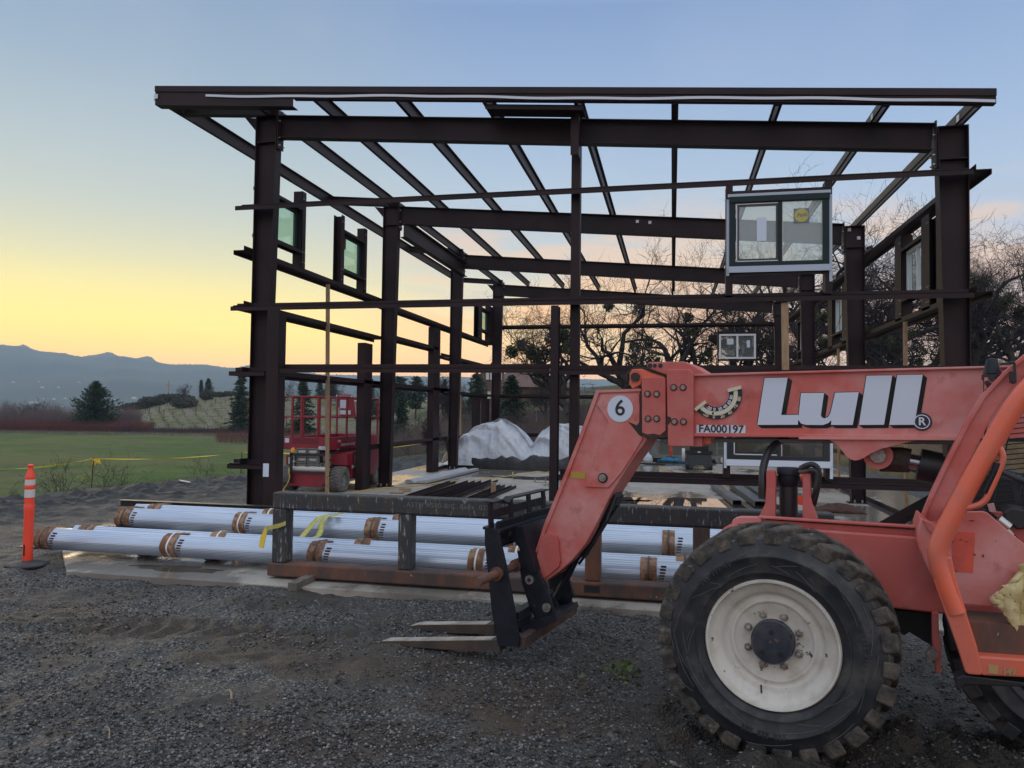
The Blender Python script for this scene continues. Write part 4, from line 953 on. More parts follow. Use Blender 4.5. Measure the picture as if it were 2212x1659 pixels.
# door posts in left and right walls
for y0, y1, z1 in ((17.15, 17.62, 3.62), (22.58, 23.22, 4.62), (27.95, 28.5, 2.46), (29.4, 30.0, 2.46)):
    cpost(XL - .2, XL, y0, y1, .01, z1, 'door_post', 'x-')
# front windows -----------------------------------------------------------
def front_window(x0, x1, z0, z1, zj0, zj1, frame, inner, name, glassm, trim=M_trimw, y=YG):
    for xa in (x0 - .035, x1 - .065):
        m = MB(); m.box(xa, xa + .10, y + .0, y + .01, zj0, zj1); m.box(xa, xa + .01, y + .01, y + .2, zj0, zj1); m.box(xa + .09, xa + .10, y + .01, y + .2, zj0, zj1); part(m, 'window_jamb')
    m = MB(); m.box(x0 + .06, x1 - .06, y + .0, y + .2, z1 + .0, z1 + .07); m.box(x0 + .06, x1 - .06, y, y + .2, z0 - .07, z0); part(m, 'window_header')
    W = thing  # noqa
    f = MB(); yo = y - .05
    f.box(x0 + .015, x0 + .105, yo, y + .03, z0 + .04, z1 - .05); f.box(x1 - .105, x1 - .015, yo, y + .03, z0 + .04, z1 - .05)
    f.box(x0 + .105, x1 - .105, yo, y + .03, z0 + .036, z0 + .10); f.box(x0 + .01, x1 - .01, yo - .02, y + .03, z1 - .125, z1 - .035)
    xm_ = (x0 + x1) / 2 + .02; f.box(xm_ - .028, xm_ + .028, yo + .004, y + .02, z0 + .09, z1 - .10)
    fr = part(f, 'window_frame', frame, bevel=.004)
    s = MB(); a, b, c, d = x0 + .135, xm_ - .03, z0 + .13, z1 - .165   # sliding sash with pale edge
    s.box(a - .022, a - .008, yo + .012, y, c - .022, d + .02); s.box(a - .022, b, yo + .012, y, c - .022, c - .010); s.box(a - .022, b, yo + .012, y, d + .010, d + .022); so = s.build('sash_edge', M_white, BLD); so.parent = fr
    s = MB(); s.box(a - .008, a + .02, yo + .02, y, c - .01, d + .01); s.box(b - .028, b, yo + .02, y, c - .01, d + .01); s.box(a + .02, b - .028, yo + .02, y, c - .01, c + .02); s.box(a + .02, b - .028, yo + .02, y, d - .02, d + .01); so = s.build('sash', inner, BLD); so.parent = fr
    s = MB(); s.box(a + .018, b - .026, y - .02, y - .014, c + .018, d - .018); s.box(xm_ + .028, x1 - .09, y - .016, y - .010, z0 + .09, z1 - .10); so = s.build('pane', glassm, BLD); so.parent = fr
    s = MB(); s.box(xm_ + .03, xm_ + .042, y - .03, y - .01, z0 + .09, z1 - .10); s.box(x1 - .102, x1 - .09, y - .03, y - .01, z0 + .09, z1 - .1); so = s.build('glazing_bead', M_refl, BLD); so.parent = fr
    t = MB(); t.box(x0 - .03, x0 + .012, y - .022, y - .012, z0 - .10, z1 - .06); t.box(x1 - .012, x1 + .03, y - .022, y - .012, z0 - .22, z1 - .05)
    t.box(x0, x1, y - .06, y - .012, z0 - .02, z0 + .035); t.box(x0, x1, y - .062, y - .055, z0 - .06, z0 + .0); t.box(x0 - .01, x1 + .01, y - .045, y - .012, z1 - .035, z1 + .012)
    to = t.build('flashing', trim, BLD); to.parent = fr
    return fr, (a, b, c, d, xm_)
fr, (a, b, c, d, xm_) = front_window(.83, 2.29, 4.20, 5.34, 3.80, 5.50, M_green, M_wfrm, 'front', M_glass)
s = MB(); s.box(a + .28, a + .42, YG - .024, YG - .021, 4.62, 4.98); so = s.build('paper_label', M_decal, BLD); so.parent = fr
def text_obj(txt, size, loc, ux, uz, mat, parent, name='lettering', ext=.001, bold=0.0, align='CENTER', shear=0.0, space=1.0):
    cu = bpy.data.curves.new(name, 'FONT'); cu.body = txt; cu.size = size; cu.extrude = ext; cu.offset = bold; cu.align_x = align; cu.align_y = 'CENTER'; cu.shear = shear; cu.space_character = space
    to = bpy.data.objects.new('tmp_text', cu); COL.objects.link(to); bpy.context.view_layer.update()
    me = bpy.data.meshes.new_from_object(to.evaluated_get(bpy.context.evaluated_depsgraph_get())); bpy.data.objects.remove(to)
    ux, uz = Vector(ux).normalized(), Vector(uz).normalized(); nz_ = ux.cross(uz)
    R = Matrix((ux, uz, nz_)).transposed().to_4x4(); R.translation = Vector(loc)
    if parent is not None:
        r = base_of(parent); L = Matrix.Translation(Vector(r['_loc'])) @ Matrix.Rotation(r['_rz'], 4, 'Z'); R = L.inverted() @ R
    me.transform(R); me.materials.clear(); me.materials.append(mat)
    o = bpy.data.objects.new(name, me); COL.objects.link(o); o.parent = parent; return o
M_olive = pmat('yellow_disc', (.46, .42, .10), .5); M_greyd = pmat('grey_card', (.16, .19, .22), .6)
cx_, cz_ = 1.885, 4.985
m = MB(); m.box(cx_ - .108, cx_ + .108, YG - .026, YG - .022, cz_ - .108, cz_ + .108); so = m.build('sticker', M_greyd, BLD); so.parent = fr
m = MB(); m.lathe([(0, .0), (.1, 0), (.1, .002), (0, .002)], (cx_, YG - .027, cz_), (0, -1, 0), 40); so = m.build('sticker', M_olive, BLD); so.parent = fr
so = text_obj('Pella', .085, (cx_, YG - .030, cz_ + .005), (1, 0, .12), (-.12, 0, 1), M_greyd, BLD, shear=.5, bold=.001); so.parent = fr
front_window(.80, 2.29, 1.27, 2.42, 1.02, 2.60, M_wfrm, M_wfrm, 'front low', M_glassd, pmat('white_flashing', (.62, .68, .78), .45))
# back wall small window, and props
m = MB(); Yb = YB - .01
for x in (1.74, 3.2): m.box(x, x + .05, Yb, Yb + .2, 3.85, 5.45)
m.box(1.79, 3.2, Yb, Yb + .2, 5.12, 5.20); m.box(1.79, 3.2, Yb, Yb + .2, 4.06, 4.12); part(m, 'window_jamb')
f = MB(); x0, x1, z0, z1 = 1.80, 3.19, 4.13, 5.11
for q in ((x0, x0 + .07, z0, z1), (x1 - .07, x1, z0, z1), (x0 + .07, x1 - .07, z0, z0 + .07), (x0 + .07, x1 - .07, z1 - .07, z1), (2.46, 2.53, z0 + .07, z1 - .07)): f.box(q[0], q[1], Yb - .03, Yb + .04, q[2], q[3])
fr = part(f, 'window_frame', M_white); g = MB(); g.box(x0 + .07, x1 - .07, Yb, Yb + .006, z0 + .07, z1 - .07); go = g.build('pane', glass('clear_glass', (.8, .85, .85), .1), BLD); go.parent = fr
for q in ((2.10, 2.35, 4.70, 4.92), (2.85, 2.97, 4.58, 4.86)):
    s = MB(); s.box(q[0], q[1], Yb - .006, Yb - .002, q[2], q[3]); so = s.build('paper_label', M_decal, BLD); so.parent = fr
# crane-like beam between second and third left columns
m = MB(); ibeam(m, (XL + .5, YF[1] + .1, 6.95), (XL + .5, YF[2] - .1, 6.95), .46, .18, (0, 0, 1)); part(m, 'portal_beam')
# portal cable on the right wall, thin sag wire through second rafter
m = MB(); m.tube([(XR - .05, 18.6, 5.4), (XR - .08, 23.9, 2.7)], .006, 5); part(m, 'cable_brace', M_blackp)
m = MB()
for x, z, Y in ((-.85, zr(-.85) - .13, YF[1]), (-.55, zr(-.55) - .14, YF[1]), (3.95, zr(3.95) - .12, YF[1]), (4.15, zr(4.15) - .30, YF[1]), (4.1, .36, YF[1])): m.box(x - .035, x + .035, Y - .03, Y - .006, z - .035, z + .035)
part(m, 'anchor_block', M_galv)
# timber props leaning inside ------------------------------------------------
def prop(p, q, w, h, label, up=(0, 1, 0), mat=M_wood):
    m = MB(); m.bar(p, q, w, h, up); tag(m.build('timber_prop', mat, bevel=.004), label, 'timber prop', 'timber props under the girts')
prop((-7.42, 15.3, .02), (-7.36, 15.0, 4.70), .085, .04, 'tall pale timber prop standing in front of the scissor lift')
prop((1.70, YG + .08, .02), (1.66, YG + .08, 3.68), .10, .05, 'wide weathered board upright above the middle of the red boom')
prop((4.18, 14.9, .02), (4.14, 14.75, 3.70), .05, .11, 'timber prop under the girt between the two nearest right columns')
prop((4.22, 20.7, .02), (4.15, 20.4, 3.68), .05, .10, 'thin timber prop in the second bay of the right wall')
prop((-7.45, 26.0, .02), (-7.42, 25.6, 4.62), .05, .09, 'thin reddish timber prop in the far left bay in front of the turreted house')
m = MB(); m.bar((2.95, 12.6, .10), (4.35, 12.5, 1.02), .012, .19, (0, 0, 1)); m.bar((2.95, 12.52, .01), (4.35, 12.42, .93), .07, .012, (0, 0, 1)); tag(m.build('brace_channel', M_steel), 'dark steel channel leaning diagonally against the front right corner', 'steel channel')
m = MB(); m.bar((1.8, 12.4, .06), (3.3, 12.3, .06), .22, .12); tag(m.build('steel_channel', M_steel), 'short dark steel channel lying flat behind the red deck of the machine', 'steel channel')
p, q = Vector((4.1, 13.1, .05)), Vector((4.45, 12.7, 1.1))
m = MB(); m.bar(p, q, .09, .05); m.bar(p + Vector((.16, .05, 0)), q + Vector((.2, .05, 0)), .09, .05); tag(m.build('folded_stand', M_steel), 'pair of upright dark bars leaning together beside the cab pillar', 'steel bars')
m = MB(); m.tube([(4.0, 12.7, .65), (4.2, 12.6, .1)], .012, 6); tag(m.build('blue_hose', M_blue), 'short blue hose hanging beside the leaning bars', 'hose')
# ------------------------------------------------------------------ steel tube rack standing on edge
RK = thing('steel_rack', (-4.62, 8.05, 0), 0, 'long dark rectangular steel tube frame standing on edge in front of the panel bundles', 'steel frame')
def rtube(m, x0, x1, y0, y1, z0, z1): m.box(x0, x1, y0, y1, z0, z1)
y0, y1 = 8.05, 8.25
m = MB(); rtube(m, -4.60, 1.6, y0, y1, .815, 1.005); top = m.build('top_tube', M_mill, RK, bevel=.018)
m = MB(); rtube(m, -4.64, 1.6, y0 - .02, y1 + .02, .03, .185); m.build('bottom_tube', M_rust, RK, bevel=.018)
for xa, xb in ((-4.60, -4.42), (-3.035, -2.875), (-.91, -.745), (.22, .39)):
    m = MB(); rtube(m, xa, xb, y0 + .01, y1 - .01, .187, .813); m.build('post', M_mill if xa < -4 or xa > -3.1 and xa < -2 else M_rust, RK, bevel=.014)
m = MB(); m.box(-.91, -.745, y0 - .026, y0 - .021, .075, .15); m.build('fork_pocket', M_blackp, RK)
M_stencil = pmat('stencil_grey', (.15, .15, .145), .7)
t_ = text_obj('ASTM A500-B/C  8x8x .025', .076, (-2.45, y0 - .002, .925), (1, 0, 0), (0, 0, 1), M_stencil, RK, space=1.12); 
t_ = text_obj('30  01', .085, (-1.32, y0 - .002, .915), (1, 0, 0), (0, 0, 1), M_stencil, RK)
m = MB(); m.box(-4.4, 1.5, y0 - .002, y0 + .0, .905, .909); m.build('weld_seam', M_mill, RK)
# yellow tie on the left post
tie = ribbon('yellow_tie', [Vector((-4.66, 8.03, .58)), Vector((-4.60, 8.03, .60)), Vector((-4.5, 8.03, .62)), Vector((-4.41, 8.03, .655))], .05, M_yel, 'yellow webbing tied round the left post of the steel tube frame', 'strap')
m = MB(); m.prism([(-4.66, 8.0, .60), (-4.63, 8.0, .56), (-4.66, 7.98, .36), (-4.72, 7.98, .37), (-4.71, 7.99, .48)], (0, .01, 0)); tag(m.build('tape_end', M_tapey), 'bright yellow loose end of webbing hanging beside the left post of the tube frame', 'tape end')
# dunnage --------------------------------------------------------------
def sleeper(x, y0, y1, z0, z1, label, w=.11):
    m = MB(); m.box(x - w / 2, x + w / 2, y0, y1, z0, z1); tag(m.build('timber_sleeper', M_woodg, bevel=.006), label, 'timber block', 'grey timber sleepers under the panel bundles')
sleeper(-4.09, 7.62, 8.6, -.02, .075, 'short grey block sticking out under the left part of the steel tube frame')
for i, x in enumerate((-6.9, -5.9, -4.9, -3.75, -2.7, -1.65, -.6, .5)):
    sleeper(x, 8.75, 11.2, .005, .09, ['grey sleeper at the left end of the rear panel bundle', 'grey sleeper left of the yellow webbing near the first tube post', 'grey sleeper between the rows just left of the first tube post', 'grey sleeper under the yellow webbing loop', 'grey sleeper between the rows right of the yellow webbing', 'grey sleeper between the rows left of the fork carriage', 'grey sleeper seen between the gooseneck and the second tube post', 'grey sleeper nearest the front tyre'][i])
m = MB(); m.box(-8.0, 1.6, 9.55, 9.66, .03, .12); tag(m.build('timber_beam', M_woodg), 'long dark runner lying between the two rows of panel bundles', 'timber beam')
# panel bundles --------------------------------------------------------
def bundle(x0, x1, ya, z0, label, h=.27, d=.34, wraps=(), dark=False, slots=True):
    # nested roofing panels: bulging ribbed stack, convex to the front
    root = thing('panel_bundle', (x0, ya, z0), 0, label, 'panel bundle', 'bundles of blue white metal roofing panels')
    prof = []; N = 14
    for i in range(N + 1):
        a = i / N; zz = z0 + h * a; bul = math.sin(math.pi * min(1, a * 1.02) * .92 + .10) ** .8 * .12
        prof.append((ya + .12 - bul, zz))
    pts = []
    for i in range(N):
        (y_a, z_a), (y_b, z_b) = prof[i], prof[i + 1]
        g = .010 if i < N * .5 else .003
        pts += [(y_a, z_a), (y_a + (y_b - y_a) * .72, z_a + (z_b - z_a) * .72), (y_a + (y_b - y_a) * .80 + g, z_a + (z_b - z_a) * .80), (y_b + g, z_b - (z_b - z_a) * .06)]
    pts += [(prof[-1][0], prof[-1][1]), (ya + .12, z0 + h + .01), (ya + .22, z0 + h - .03), (ya + d, z0 + h - .02), (ya + d, z0)]
    m = MB(); m.prism([(x0, y, z) for y, z in pts], (x1 - x0, 0, 0))
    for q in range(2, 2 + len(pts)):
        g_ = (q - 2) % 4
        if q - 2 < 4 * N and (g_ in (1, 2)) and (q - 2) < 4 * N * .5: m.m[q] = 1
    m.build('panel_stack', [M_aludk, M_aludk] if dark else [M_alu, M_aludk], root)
    for j, (xw, w) in enumerate(wraps):
        m = MB(); rr = random.Random(j + int(xw * 10))
        secs = []
        for k in range(9):
            xx = xw + w * k / 8; o = .012 + .006 * rr.random() + (.006 if k in (3, 4) else 0) * -1
            secs.append([(xx, y - o * 1.4 - .004 * rr.random(), z) for y, z in prof[::2]] + [(xx, ya + .14, z0 + h + .02), (xx, ya + .26, z0 + h + .005), (xx, ya + d + .01, z0 + h)])
        n = len(secs[0]); m.add([p for s in secs for p in s], [(a * n + b, (a + 1) * n + b, (a + 1) * n + b + 1, a * n + b + 1) for a in range(8) for b in range(n - 1)])
        o = m.build('cardboard_wrap', M_card, root); so = o.modifiers.new('s', 'SOLIDIFY'); so.thickness = .006
        m = MB(); sp_ = [[(xx, y - .024, z) for y, z in prof] + [(xx, ya + .14, z0 + h + .03), (xx, ya + .26, z0 + h + .015), (xx, ya + d + .01, z0 + h + .01)] for xx in (xw + w * .44, xw + w * .56)]
        n = len(sp_[0]); m.add(sp_[0] + sp_[1], [(b, n + b, n + b + 1, b + 1) for b in range(n - 1)]); o = m.build('strap', M_strap if j % 2 == 0 else M_strapw, root); so = o.modifiers.new('s', 'SOLIDIFY'); so.thickness = .003
        # dark slots between nested ribs beside the wrap
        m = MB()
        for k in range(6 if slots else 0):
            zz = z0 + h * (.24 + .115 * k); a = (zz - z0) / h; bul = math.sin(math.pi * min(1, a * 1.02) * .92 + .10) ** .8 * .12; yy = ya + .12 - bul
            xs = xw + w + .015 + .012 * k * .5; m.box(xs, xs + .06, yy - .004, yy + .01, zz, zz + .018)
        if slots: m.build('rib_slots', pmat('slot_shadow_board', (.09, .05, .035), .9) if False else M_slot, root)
    return root
M_slot = pmat('slot_board', (.07, .035, .025), .9)
bundle(-8.26, .62, 8.42, .075, 'front panel bundle nearest the camera, its left end wrapped beside the orange post', wraps=((-8.28, .22), (-6.36, .20), (-4.33, .19), (-2.31, .18), (-.34, .18)))
bundle(-7.95, .70, 8.66, .072, 'front row second bundle, just behind the nearest one and slightly higher', h=.285, d=.27, slots=False, wraps=((-7.85, .22), (-5.85, .2), (-3.85, .2), (-1.9, .2), (.05, .2)))
bundle(-8.38, .80, 10.05, .095, 'rear row panel bundle, wrapped in brown card at its left end', h=.31, wraps=((-8.40, .24), (-6.38, .18), (-4.29, .2), (-2.2, .2), (-.12, .16)))
bundle(-8.35, .90, 10.34, .10, 'rearmost panel bundle under the black edge trim behind the rear row', h=.33, slots=False, wraps=((-8.1, .22), (-6.1, .2), (-4.0, .2)))
m = MB(); m.box(-8.98, 1.0, 10.86, 10.90, .33, .435); m.box(-8.98, 1.0, 10.78, 10.90, .43, .44); tag(m.build('edge_trim', M_blackp), 'long thin black trim lying along the back of the rear panel bundles', 'metal trim')
# yellow lifting webbing draped over the rear bundle
w1 = [at(*zq('Q', x, y), 1, Y) for x, y, Y in ((645, 1168, 9.3), (660, 1150, 9.6), (676, 1131, 9.95), (690, 1117, 10.0), (707, 1112, 10.1), (720, 1110, 10.3))]
w2 = [at(x, y, 1, Y) for x, y, Y in ((738, 1108, 10.3), (722, 1114, 10.05), (703, 1118, 10.0), (694, 1130, 9.95), (693, 1146, 9.85), (688, 1158, 9.6), (675, 1164, 9.3), (663, 1168, 9.2))]
def hrib(name, pts, w, label, cat, mat=M_yel):
    m = MB(); V = []
    for p in pts: V += [p + Vector((-w / 2, 0, 0)), p + Vector((w / 2, 0, .004))]
    m.add(V, [(2 * i, 2 * i + 1, 2 * i + 3, 2 * i + 2) for i in range(len(pts) - 1)]); o = m.build(name, mat, smooth=True); so = o.modifiers.new('s', 'SOLIDIFY'); so.thickness = .004; return tag(o, label, cat)
hrib('webbing_sling', w1, .085, 'olive yellow sling draped over the rear panel bundle, the left strand', 'sling')
hrib('webbing_sling', w2, .085, 'olive yellow sling curling over the rear panel bundle, the right strand', 'sling')
# crumpled black sheet
def sheet(name, mat, label, cat, nx, ny, fn, kind=None, thick=.006):
    m = MB(); V = [fn(i / nx, j / ny) for i in range(nx + 1) for j in range(ny + 1)]
    m.add(V, [(i * (ny + 1) + j, (i + 1) * (ny + 1) + j, (i + 1) * (ny + 1) + j + 1, i * (ny + 1) + j + 1) for i in range(nx) for j in range(ny)])
    o = m.build(name, mat, smooth=True, angle=0); so = o.modifiers.new('s', 'SOLIDIFY'); so.thickness = thick; return tag(o, label, cat)
def crum(x, y, s, seed): return noise.ridged_multi_fractal(Vector((x * s, y * s, seed)), .9, 2.2, 4, 1.0, 2.0)
def bs(u, v):
    x = -9.15 + 2.0 * u; y = 9.0 + 1.45 * v; e = math.sin(math.pi * v) ** .5 * math.sin(math.pi * min(1, u * 1.2)) ** .5
    return (x + .05 * noise.noise(Vector((x * 4, y * 4, 1))), y, -.03 + e * (.07 + .26 * max(0, (v - .2)) * (1 - u * .5)) + e * .09 * (crum(x, y, 1.6, 2) - .7))
sheet('plastic_sheet', M_blk_sheet, 'crumpled black plastic sheet heaped at the left ends of the panel bundles', 'plastic sheet', 60, 50, bs)
# ------------------------------------------------------------------ white covered heap
HP = thing('covered_heap', (-5.4, 25.4, 0), 0, 'big two humped heap under a white plastic cover with black sheeting round its foot', 'covered heap')
HX = [(-7.95, .05), (-7.62, .35), (-7.45, .66), (-7.35, .98), (-7.15, 1.2), (-6.8, 1.42), (-6.2, 1.64), (-5.98, 1.68), (-5.8, 1.64), (-5.35, 1.42), (-5.0, 1.1), (-4.82, .86), (-4.76, .84), (-4.7, .98), (-4.45, 1.32), (-4.2, 1.46), (-3.9, 1.5), (-3.4, 1.52), (-2.6, 1.45), (-2.0, 1.0), (-1.7, .5), (-1.5, .05)]
def wht(u, v):
    x = -7.95 + 6.45 * u; hx = float(np.interp(x, [a for a, _ in HX], [b for _, b in HX])); w = v * 2 - 1
    y = 26.0 + 1.25 * w; fall = (1 - abs(w) ** 2.0) ** .75 if abs(w) < 1 else 0
    fold = (noise.ridged_multi_fractal(Vector((x * 1.5 + .5 * w, w * .8, 3.3)), 1.0, 2.1, 3, 1.0, 2.0) - 1.0) * .14 + (noise.ridged_multi_fractal(Vector((x * .9 + w * 2.2, w * 1.8 + x * .6, 9.3)), 1.0, 2.1, 5, 1.0, 2.0) - 1.0) * .11
    k = min(1, (1 - abs(w)) * 3) * min(1, u * 12) * min(1, (1 - u) * 12)
    return (x, y - fold * 1.6 * k, max(.1, hx * fall + fold * .5 * k))
m = MB(); nx, ny = 220, 70; V = [wht(i / nx, j / ny) for i in range(nx + 1) for j in range(ny + 1)]
m.add(V, [(i * (ny + 1) + j, (i + 1) * (ny + 1) + j, (i + 1) * (ny + 1) + j + 1, i * (ny + 1) + j + 1) for i in range(nx) for j in range(ny)]); m.build('white_cover', M_tarp, HP, smooth=True, angle=0)
m = MB(); V = []; n1, n2 = 200, 14
for i in range(n1):
    a = 2 * math.pi * i / n1
    for j in range(n2 + 1):
        t = j / n2; cx = -4.75; x = cx + (3.05 + .35 * t) * math.cos(a); y = 26.0 + (1.1 + .42 * t) * math.sin(a)
        zz = .36 * math.sin(math.pi * min(1, t * 1.0 + .0)) ** .6 * (.6 + .5 * crum(x, y, 1.3, 3)); V.append((x, y, max(.01, zz)))
m.add(V, [(i * (n2 + 1) + j, i * (n2 + 1) + j + 1, ((i + 1) % n1) * (n2 + 1) + j + 1, ((i + 1) % n1) * (n2 + 1) + j) for i in range(n1) for j in range(n2)])
m.build('black_sheeting', M_blk_sheet, HP, smooth=True, angle=0)
m = MB(); m.bar((-7.55, 25.2, .05), (-7.75, 25.1, 1.02), .09, .05, (0, 1, 0)); tag(m.build('black_bar', M_blackp), 'short black bar leaning at the left end of the white covered heap', 'metal bar')
# steel lying on the slab --------------------------------------------------
def channel(p, q, w, h, mat, label, name='steel_channel', grp='dark brown steel channels lying on the slab', up=True):
    m = MB(); p, q = Vector(p), Vector(q); d = (q - p).normalized(); s = Vector((-d.y, d.x, 0)) * (w / 2); t = .008
    m.prism([p - s, q - s, q + s, p + s], (0, 0, t))
    for sg in (-1, 1):
        a, b = p + s * sg, q + s * sg; m.prism([a, b, b - s.normalized() * sg * t, a - s.normalized() * sg * t], (0, 0, h))
    tag(m.build(name, mat), label, 'steel channel', grp)
for i, (a, b, w, z, lb) in enumerate([((-5.75, 15.2), (-5.80, 19.5), .16, .01, 'leftmost dark channel of the stack lying on the slab'), ((-5.38, 15.3), (-5.36, 19.8), .2, .01, 'second channel from the left in the stack on the slab'), ((-5.02, 15.3), (-5.0, 19.85), .2, .01, 'middle channel of the stack on the slab, its web facing up'), ((-4.72, 15.2), (-4.70, 19.75), .2, .06, 'raised channel resting on top of its neighbours in the stack'), ((-4.36, 15.2), (-4.3, 19.0), .13, .01, 'narrow channel second from the right in the stack'), ((-4.08, 15.2), (-3.98, 18.9), .13, .01, 'rightmost narrow channel of the stack on the slab')]):
    channel((a[0], a[1], z), (b[0], b[1], z), w, .07, M_steel, lb)
m = MB(); m.prism([(-7.0, 19.1, .02), (-7.0, 19.1, .10), (-6.87, 19.1, .11), (-6.74, 19.1, .03), (-6.62, 19.1, .09), (-6.50, 19.1, .10), (-6.42, 19.1, .09), (-6.42, 19.1, .02)], (.25, 4.6, 0)); tag(m.build('folded_cladding', M_galv), 'shiny grey folded metal panel lying on the slab left of the channels', 'metal panel')
for x0, ya, x1, yb, w, h, lb in ((1.37, 16.75, 1.10, 20.6, .19, .11, 'bare grey rectangular steel tube on the wet slab, the left one'), (1.83, 16.6, 1.60, 20.7, .24, .12, 'wide bare grey steel tube on the wet slab, the middle one'), (2.12, 17.6, 1.98, 20.8, .16, .10, 'bare grey steel tube marked in chalk, the right one')):
    m = MB(); p, q = Vector((x0, ya, .02)), Vector((x1, yb, .02)); d = (q - p).normalized(); s = Vector((-d.y, d.x, 0)) * w / 2; t = .006
    m.prism([p - s, q - s, q + s, p + s], (0, 0, t)); m.prism([p - s + Vector((0, 0, h)), q - s + Vector((0, 0, h)), q + s + Vector((0, 0, h)), p + s + Vector((0, 0, h))], (0, 0, t))
    for sg in (-1, 1): a, b = p + s * sg, q + s * sg; o = s.normalized() * sg * t; m.prism([a + Vector((0, 0, t)), b + Vector((0, 0, t)), b - o + Vector((0, 0, t)), a - o + Vector((0, 0, t))], (0, 0, h - t))
    tag(m.build('steel_tube', pmat('bare_steel', (.16, .16, .165), .42, .4, col2=(.09, .09, .09), scale=4, stretch=(1, .3, 1))), lb, 'steel tube', 'grey rectangular steel tubes on the slab')
def scrap(p, w, d, label, rz=0.2, h=.03, mat=M_wood):
    m = MB(); c, s_ = math.cos(rz), math.sin(rz); m.obox((p[0], p[1], p[2] + h / 2), (w / 2 * c, w / 2 * s_, 0), (-d / 2 * s_, d / 2 * c, 0), (0, 0, h / 2)); tag(m.build('timber_offcut', mat), label, 'wood offcut', 'wood scraps on the slab')
for (zx, zy, w, lb) in ((450, 1640, .32, 'flat wood scrap on the slab, the lowest of the little pile left of the channels'), (540, 1600, .28, 'wood scrap on the slab at the top of the little pile'), (555, 1620, .16, 'dark wood scrap beside the channels')):
    p = at(*zq('T', zx, zy), 2, .0); scrap((p.x, p.y, .003), w, .18, lb)
p = at(*zq('T', 1500, 1640), 2, .0); scrap((p.x, p.y, .0), .12, .12, 'small square timber block standing in front of the channels', h=.26)
p = at(*zq('T', 2010, 1520), 2, 0); m = MB(); x, y = p.x, p.y
m.box(x - .16, x + .16, y - .06, y + .06, .0, .012); m.box(x - .16, x - .14, y - .06, y + .06, .012, .11); m.box(x + .14, x + .16, y - .06, y + .06, .012, .11); tag(m.build('metal_bracket', pmat('tan_bracket', (.30, .23, .15), .5)), 'small tan bracket lying alone in the middle of the slab', 'bracket')
def cord(name, pts, r, mat, label, cat):
    P_ = [Vector(p) for p in pts]; out = []
    for i in range(len(P_) - 1):
        a, b = P_[max(i - 1, 0)], P_[i]; c, d = P_[i + 1], P_[min(i + 2, len(P_) - 1)]
        for k in range(6):
            t = k / 6; out.append(.5 * ((2 * b) + (c - a) * t + (2 * a - 5 * b + 4 * c - d) * t * t + (3 * b - a - 3 * c + d) * t ** 3))
    out.append(P_[-1]); m = MB(); m.tube(out, r, 6); return tag(m.build(name, mat, smooth=True), label, cat)
T_ = lambda x, y, z=.012: at(*zq('T', x, y), 2, z)
cord('extension_cord', [T_(-40, 1640), T_(60, 1612), T_(220, 1590), T_(420, 1572), T_(660, 1556), T_(880, 1532), T_(1100, 1500)], .013, M_ylw_cord, 'yellow extension cord snaking across the slab from the scissor lift', 'cord')
cord('extension_cord', [T_(1290, 1500), T_(1400, 1478), T_(1560, 1466), T_(1700, 1440, .05), T_(1712, 1408, .08), T_(1725, 1438, .02), T_(1860, 1425), T_(1975, 1400), T_(2080, 1412), T_(2140, 1380)], .013, M_ylw_cord, 'yellow cord with a small loop in front of the white covered heap', 'cord')
L_ = lambda x, y, Y: at(*zq('L', x, y), 1, Y)
cord('extension_cord', [L_(350, 1095, 16.3), L_(300, 1130, 16.25), L_(293, 1200, 16.2), L_(300, 1260, 16.2), L_(270, 1340, 16.2), L_(225, 1410, 16.2), L_(208, 1450, 16.1), L_(215, 1500, 15.9)], .014, M_ylw_cord, 'yellow cord hanging from the front of the scissor lift', 'cord')
# ------------------------------------------------------------------ small black machine, hand truck, trash
p = Vector((.92, 27.0, 0)); t = thing('floor_machine', p, 0, 'small black and grey wheeled machine parked on the slab under the boom head', 'machine'); x, y = p.x, p.y
m = MB(); m.prism([(x - .42, y - .1, .05), (x - .22, y - .1, .05), (x - .10, y - .1, .18), (x + .10, y - .1, .18), (x + .22, y - .1, .05), (x + .42, y - .1, .05), (x + .45, y - .1, .38), (x + .40, y - .1, .55), (x - .40, y - .1, .55), (x - .45, y - .1, .38)], (0, 1.1, 0)); m.build('body', pmat('machine_grey', (.05, .06, .065), .5), t, bevel=.02)
m = MB(); m.box(x - .46, x + .46, y - .14, y + .1, .55, .68); m.build('bumper', M_blackp, t, bevel=.01)
m = MB(); m.box(x - .32, x + .32, y, y + .5, .68, .98); m.box(x - .28, x + .28, y + .1, y + .4, .98, 1.12); m.build('control_head', M_blackp, t, bevel=.02)
for sx in (-.40, .40): m = MB(); m.lathe([(0, -.06), (.14, -.06), (.16, -.03), (.16, .03), (.14, .06), (0, .06)], (x + sx, y - .02, .16), (1, 0, 0), 18); m.build('wheel', M_rub, t, smooth=True)
m = MB(); m.box(x - .05, x + .05, y - .16, y - .143, .60, .65); m.build('badge', M_refl, t)
m = MB(); m.lathe([(0, 0), (.22, 0), (.24, .04), (.24, .10), (0, .12)], (x - .58, y + .1, .5), (1, 0, 0), 20); m.build('hose_reel', M_refl, t, smooth=True)
p = at(*zq('Q', (1195 / 2.212 + 2300) * .54861, (500 / 2.212 + 1600) * .54861), 2, 0.0); x, y = p.x, p.y; t = thing('hand_truck', (x, y, 0), 0, 'hand truck with pale wheels seen edge on beside the low front window', 'hand truck')
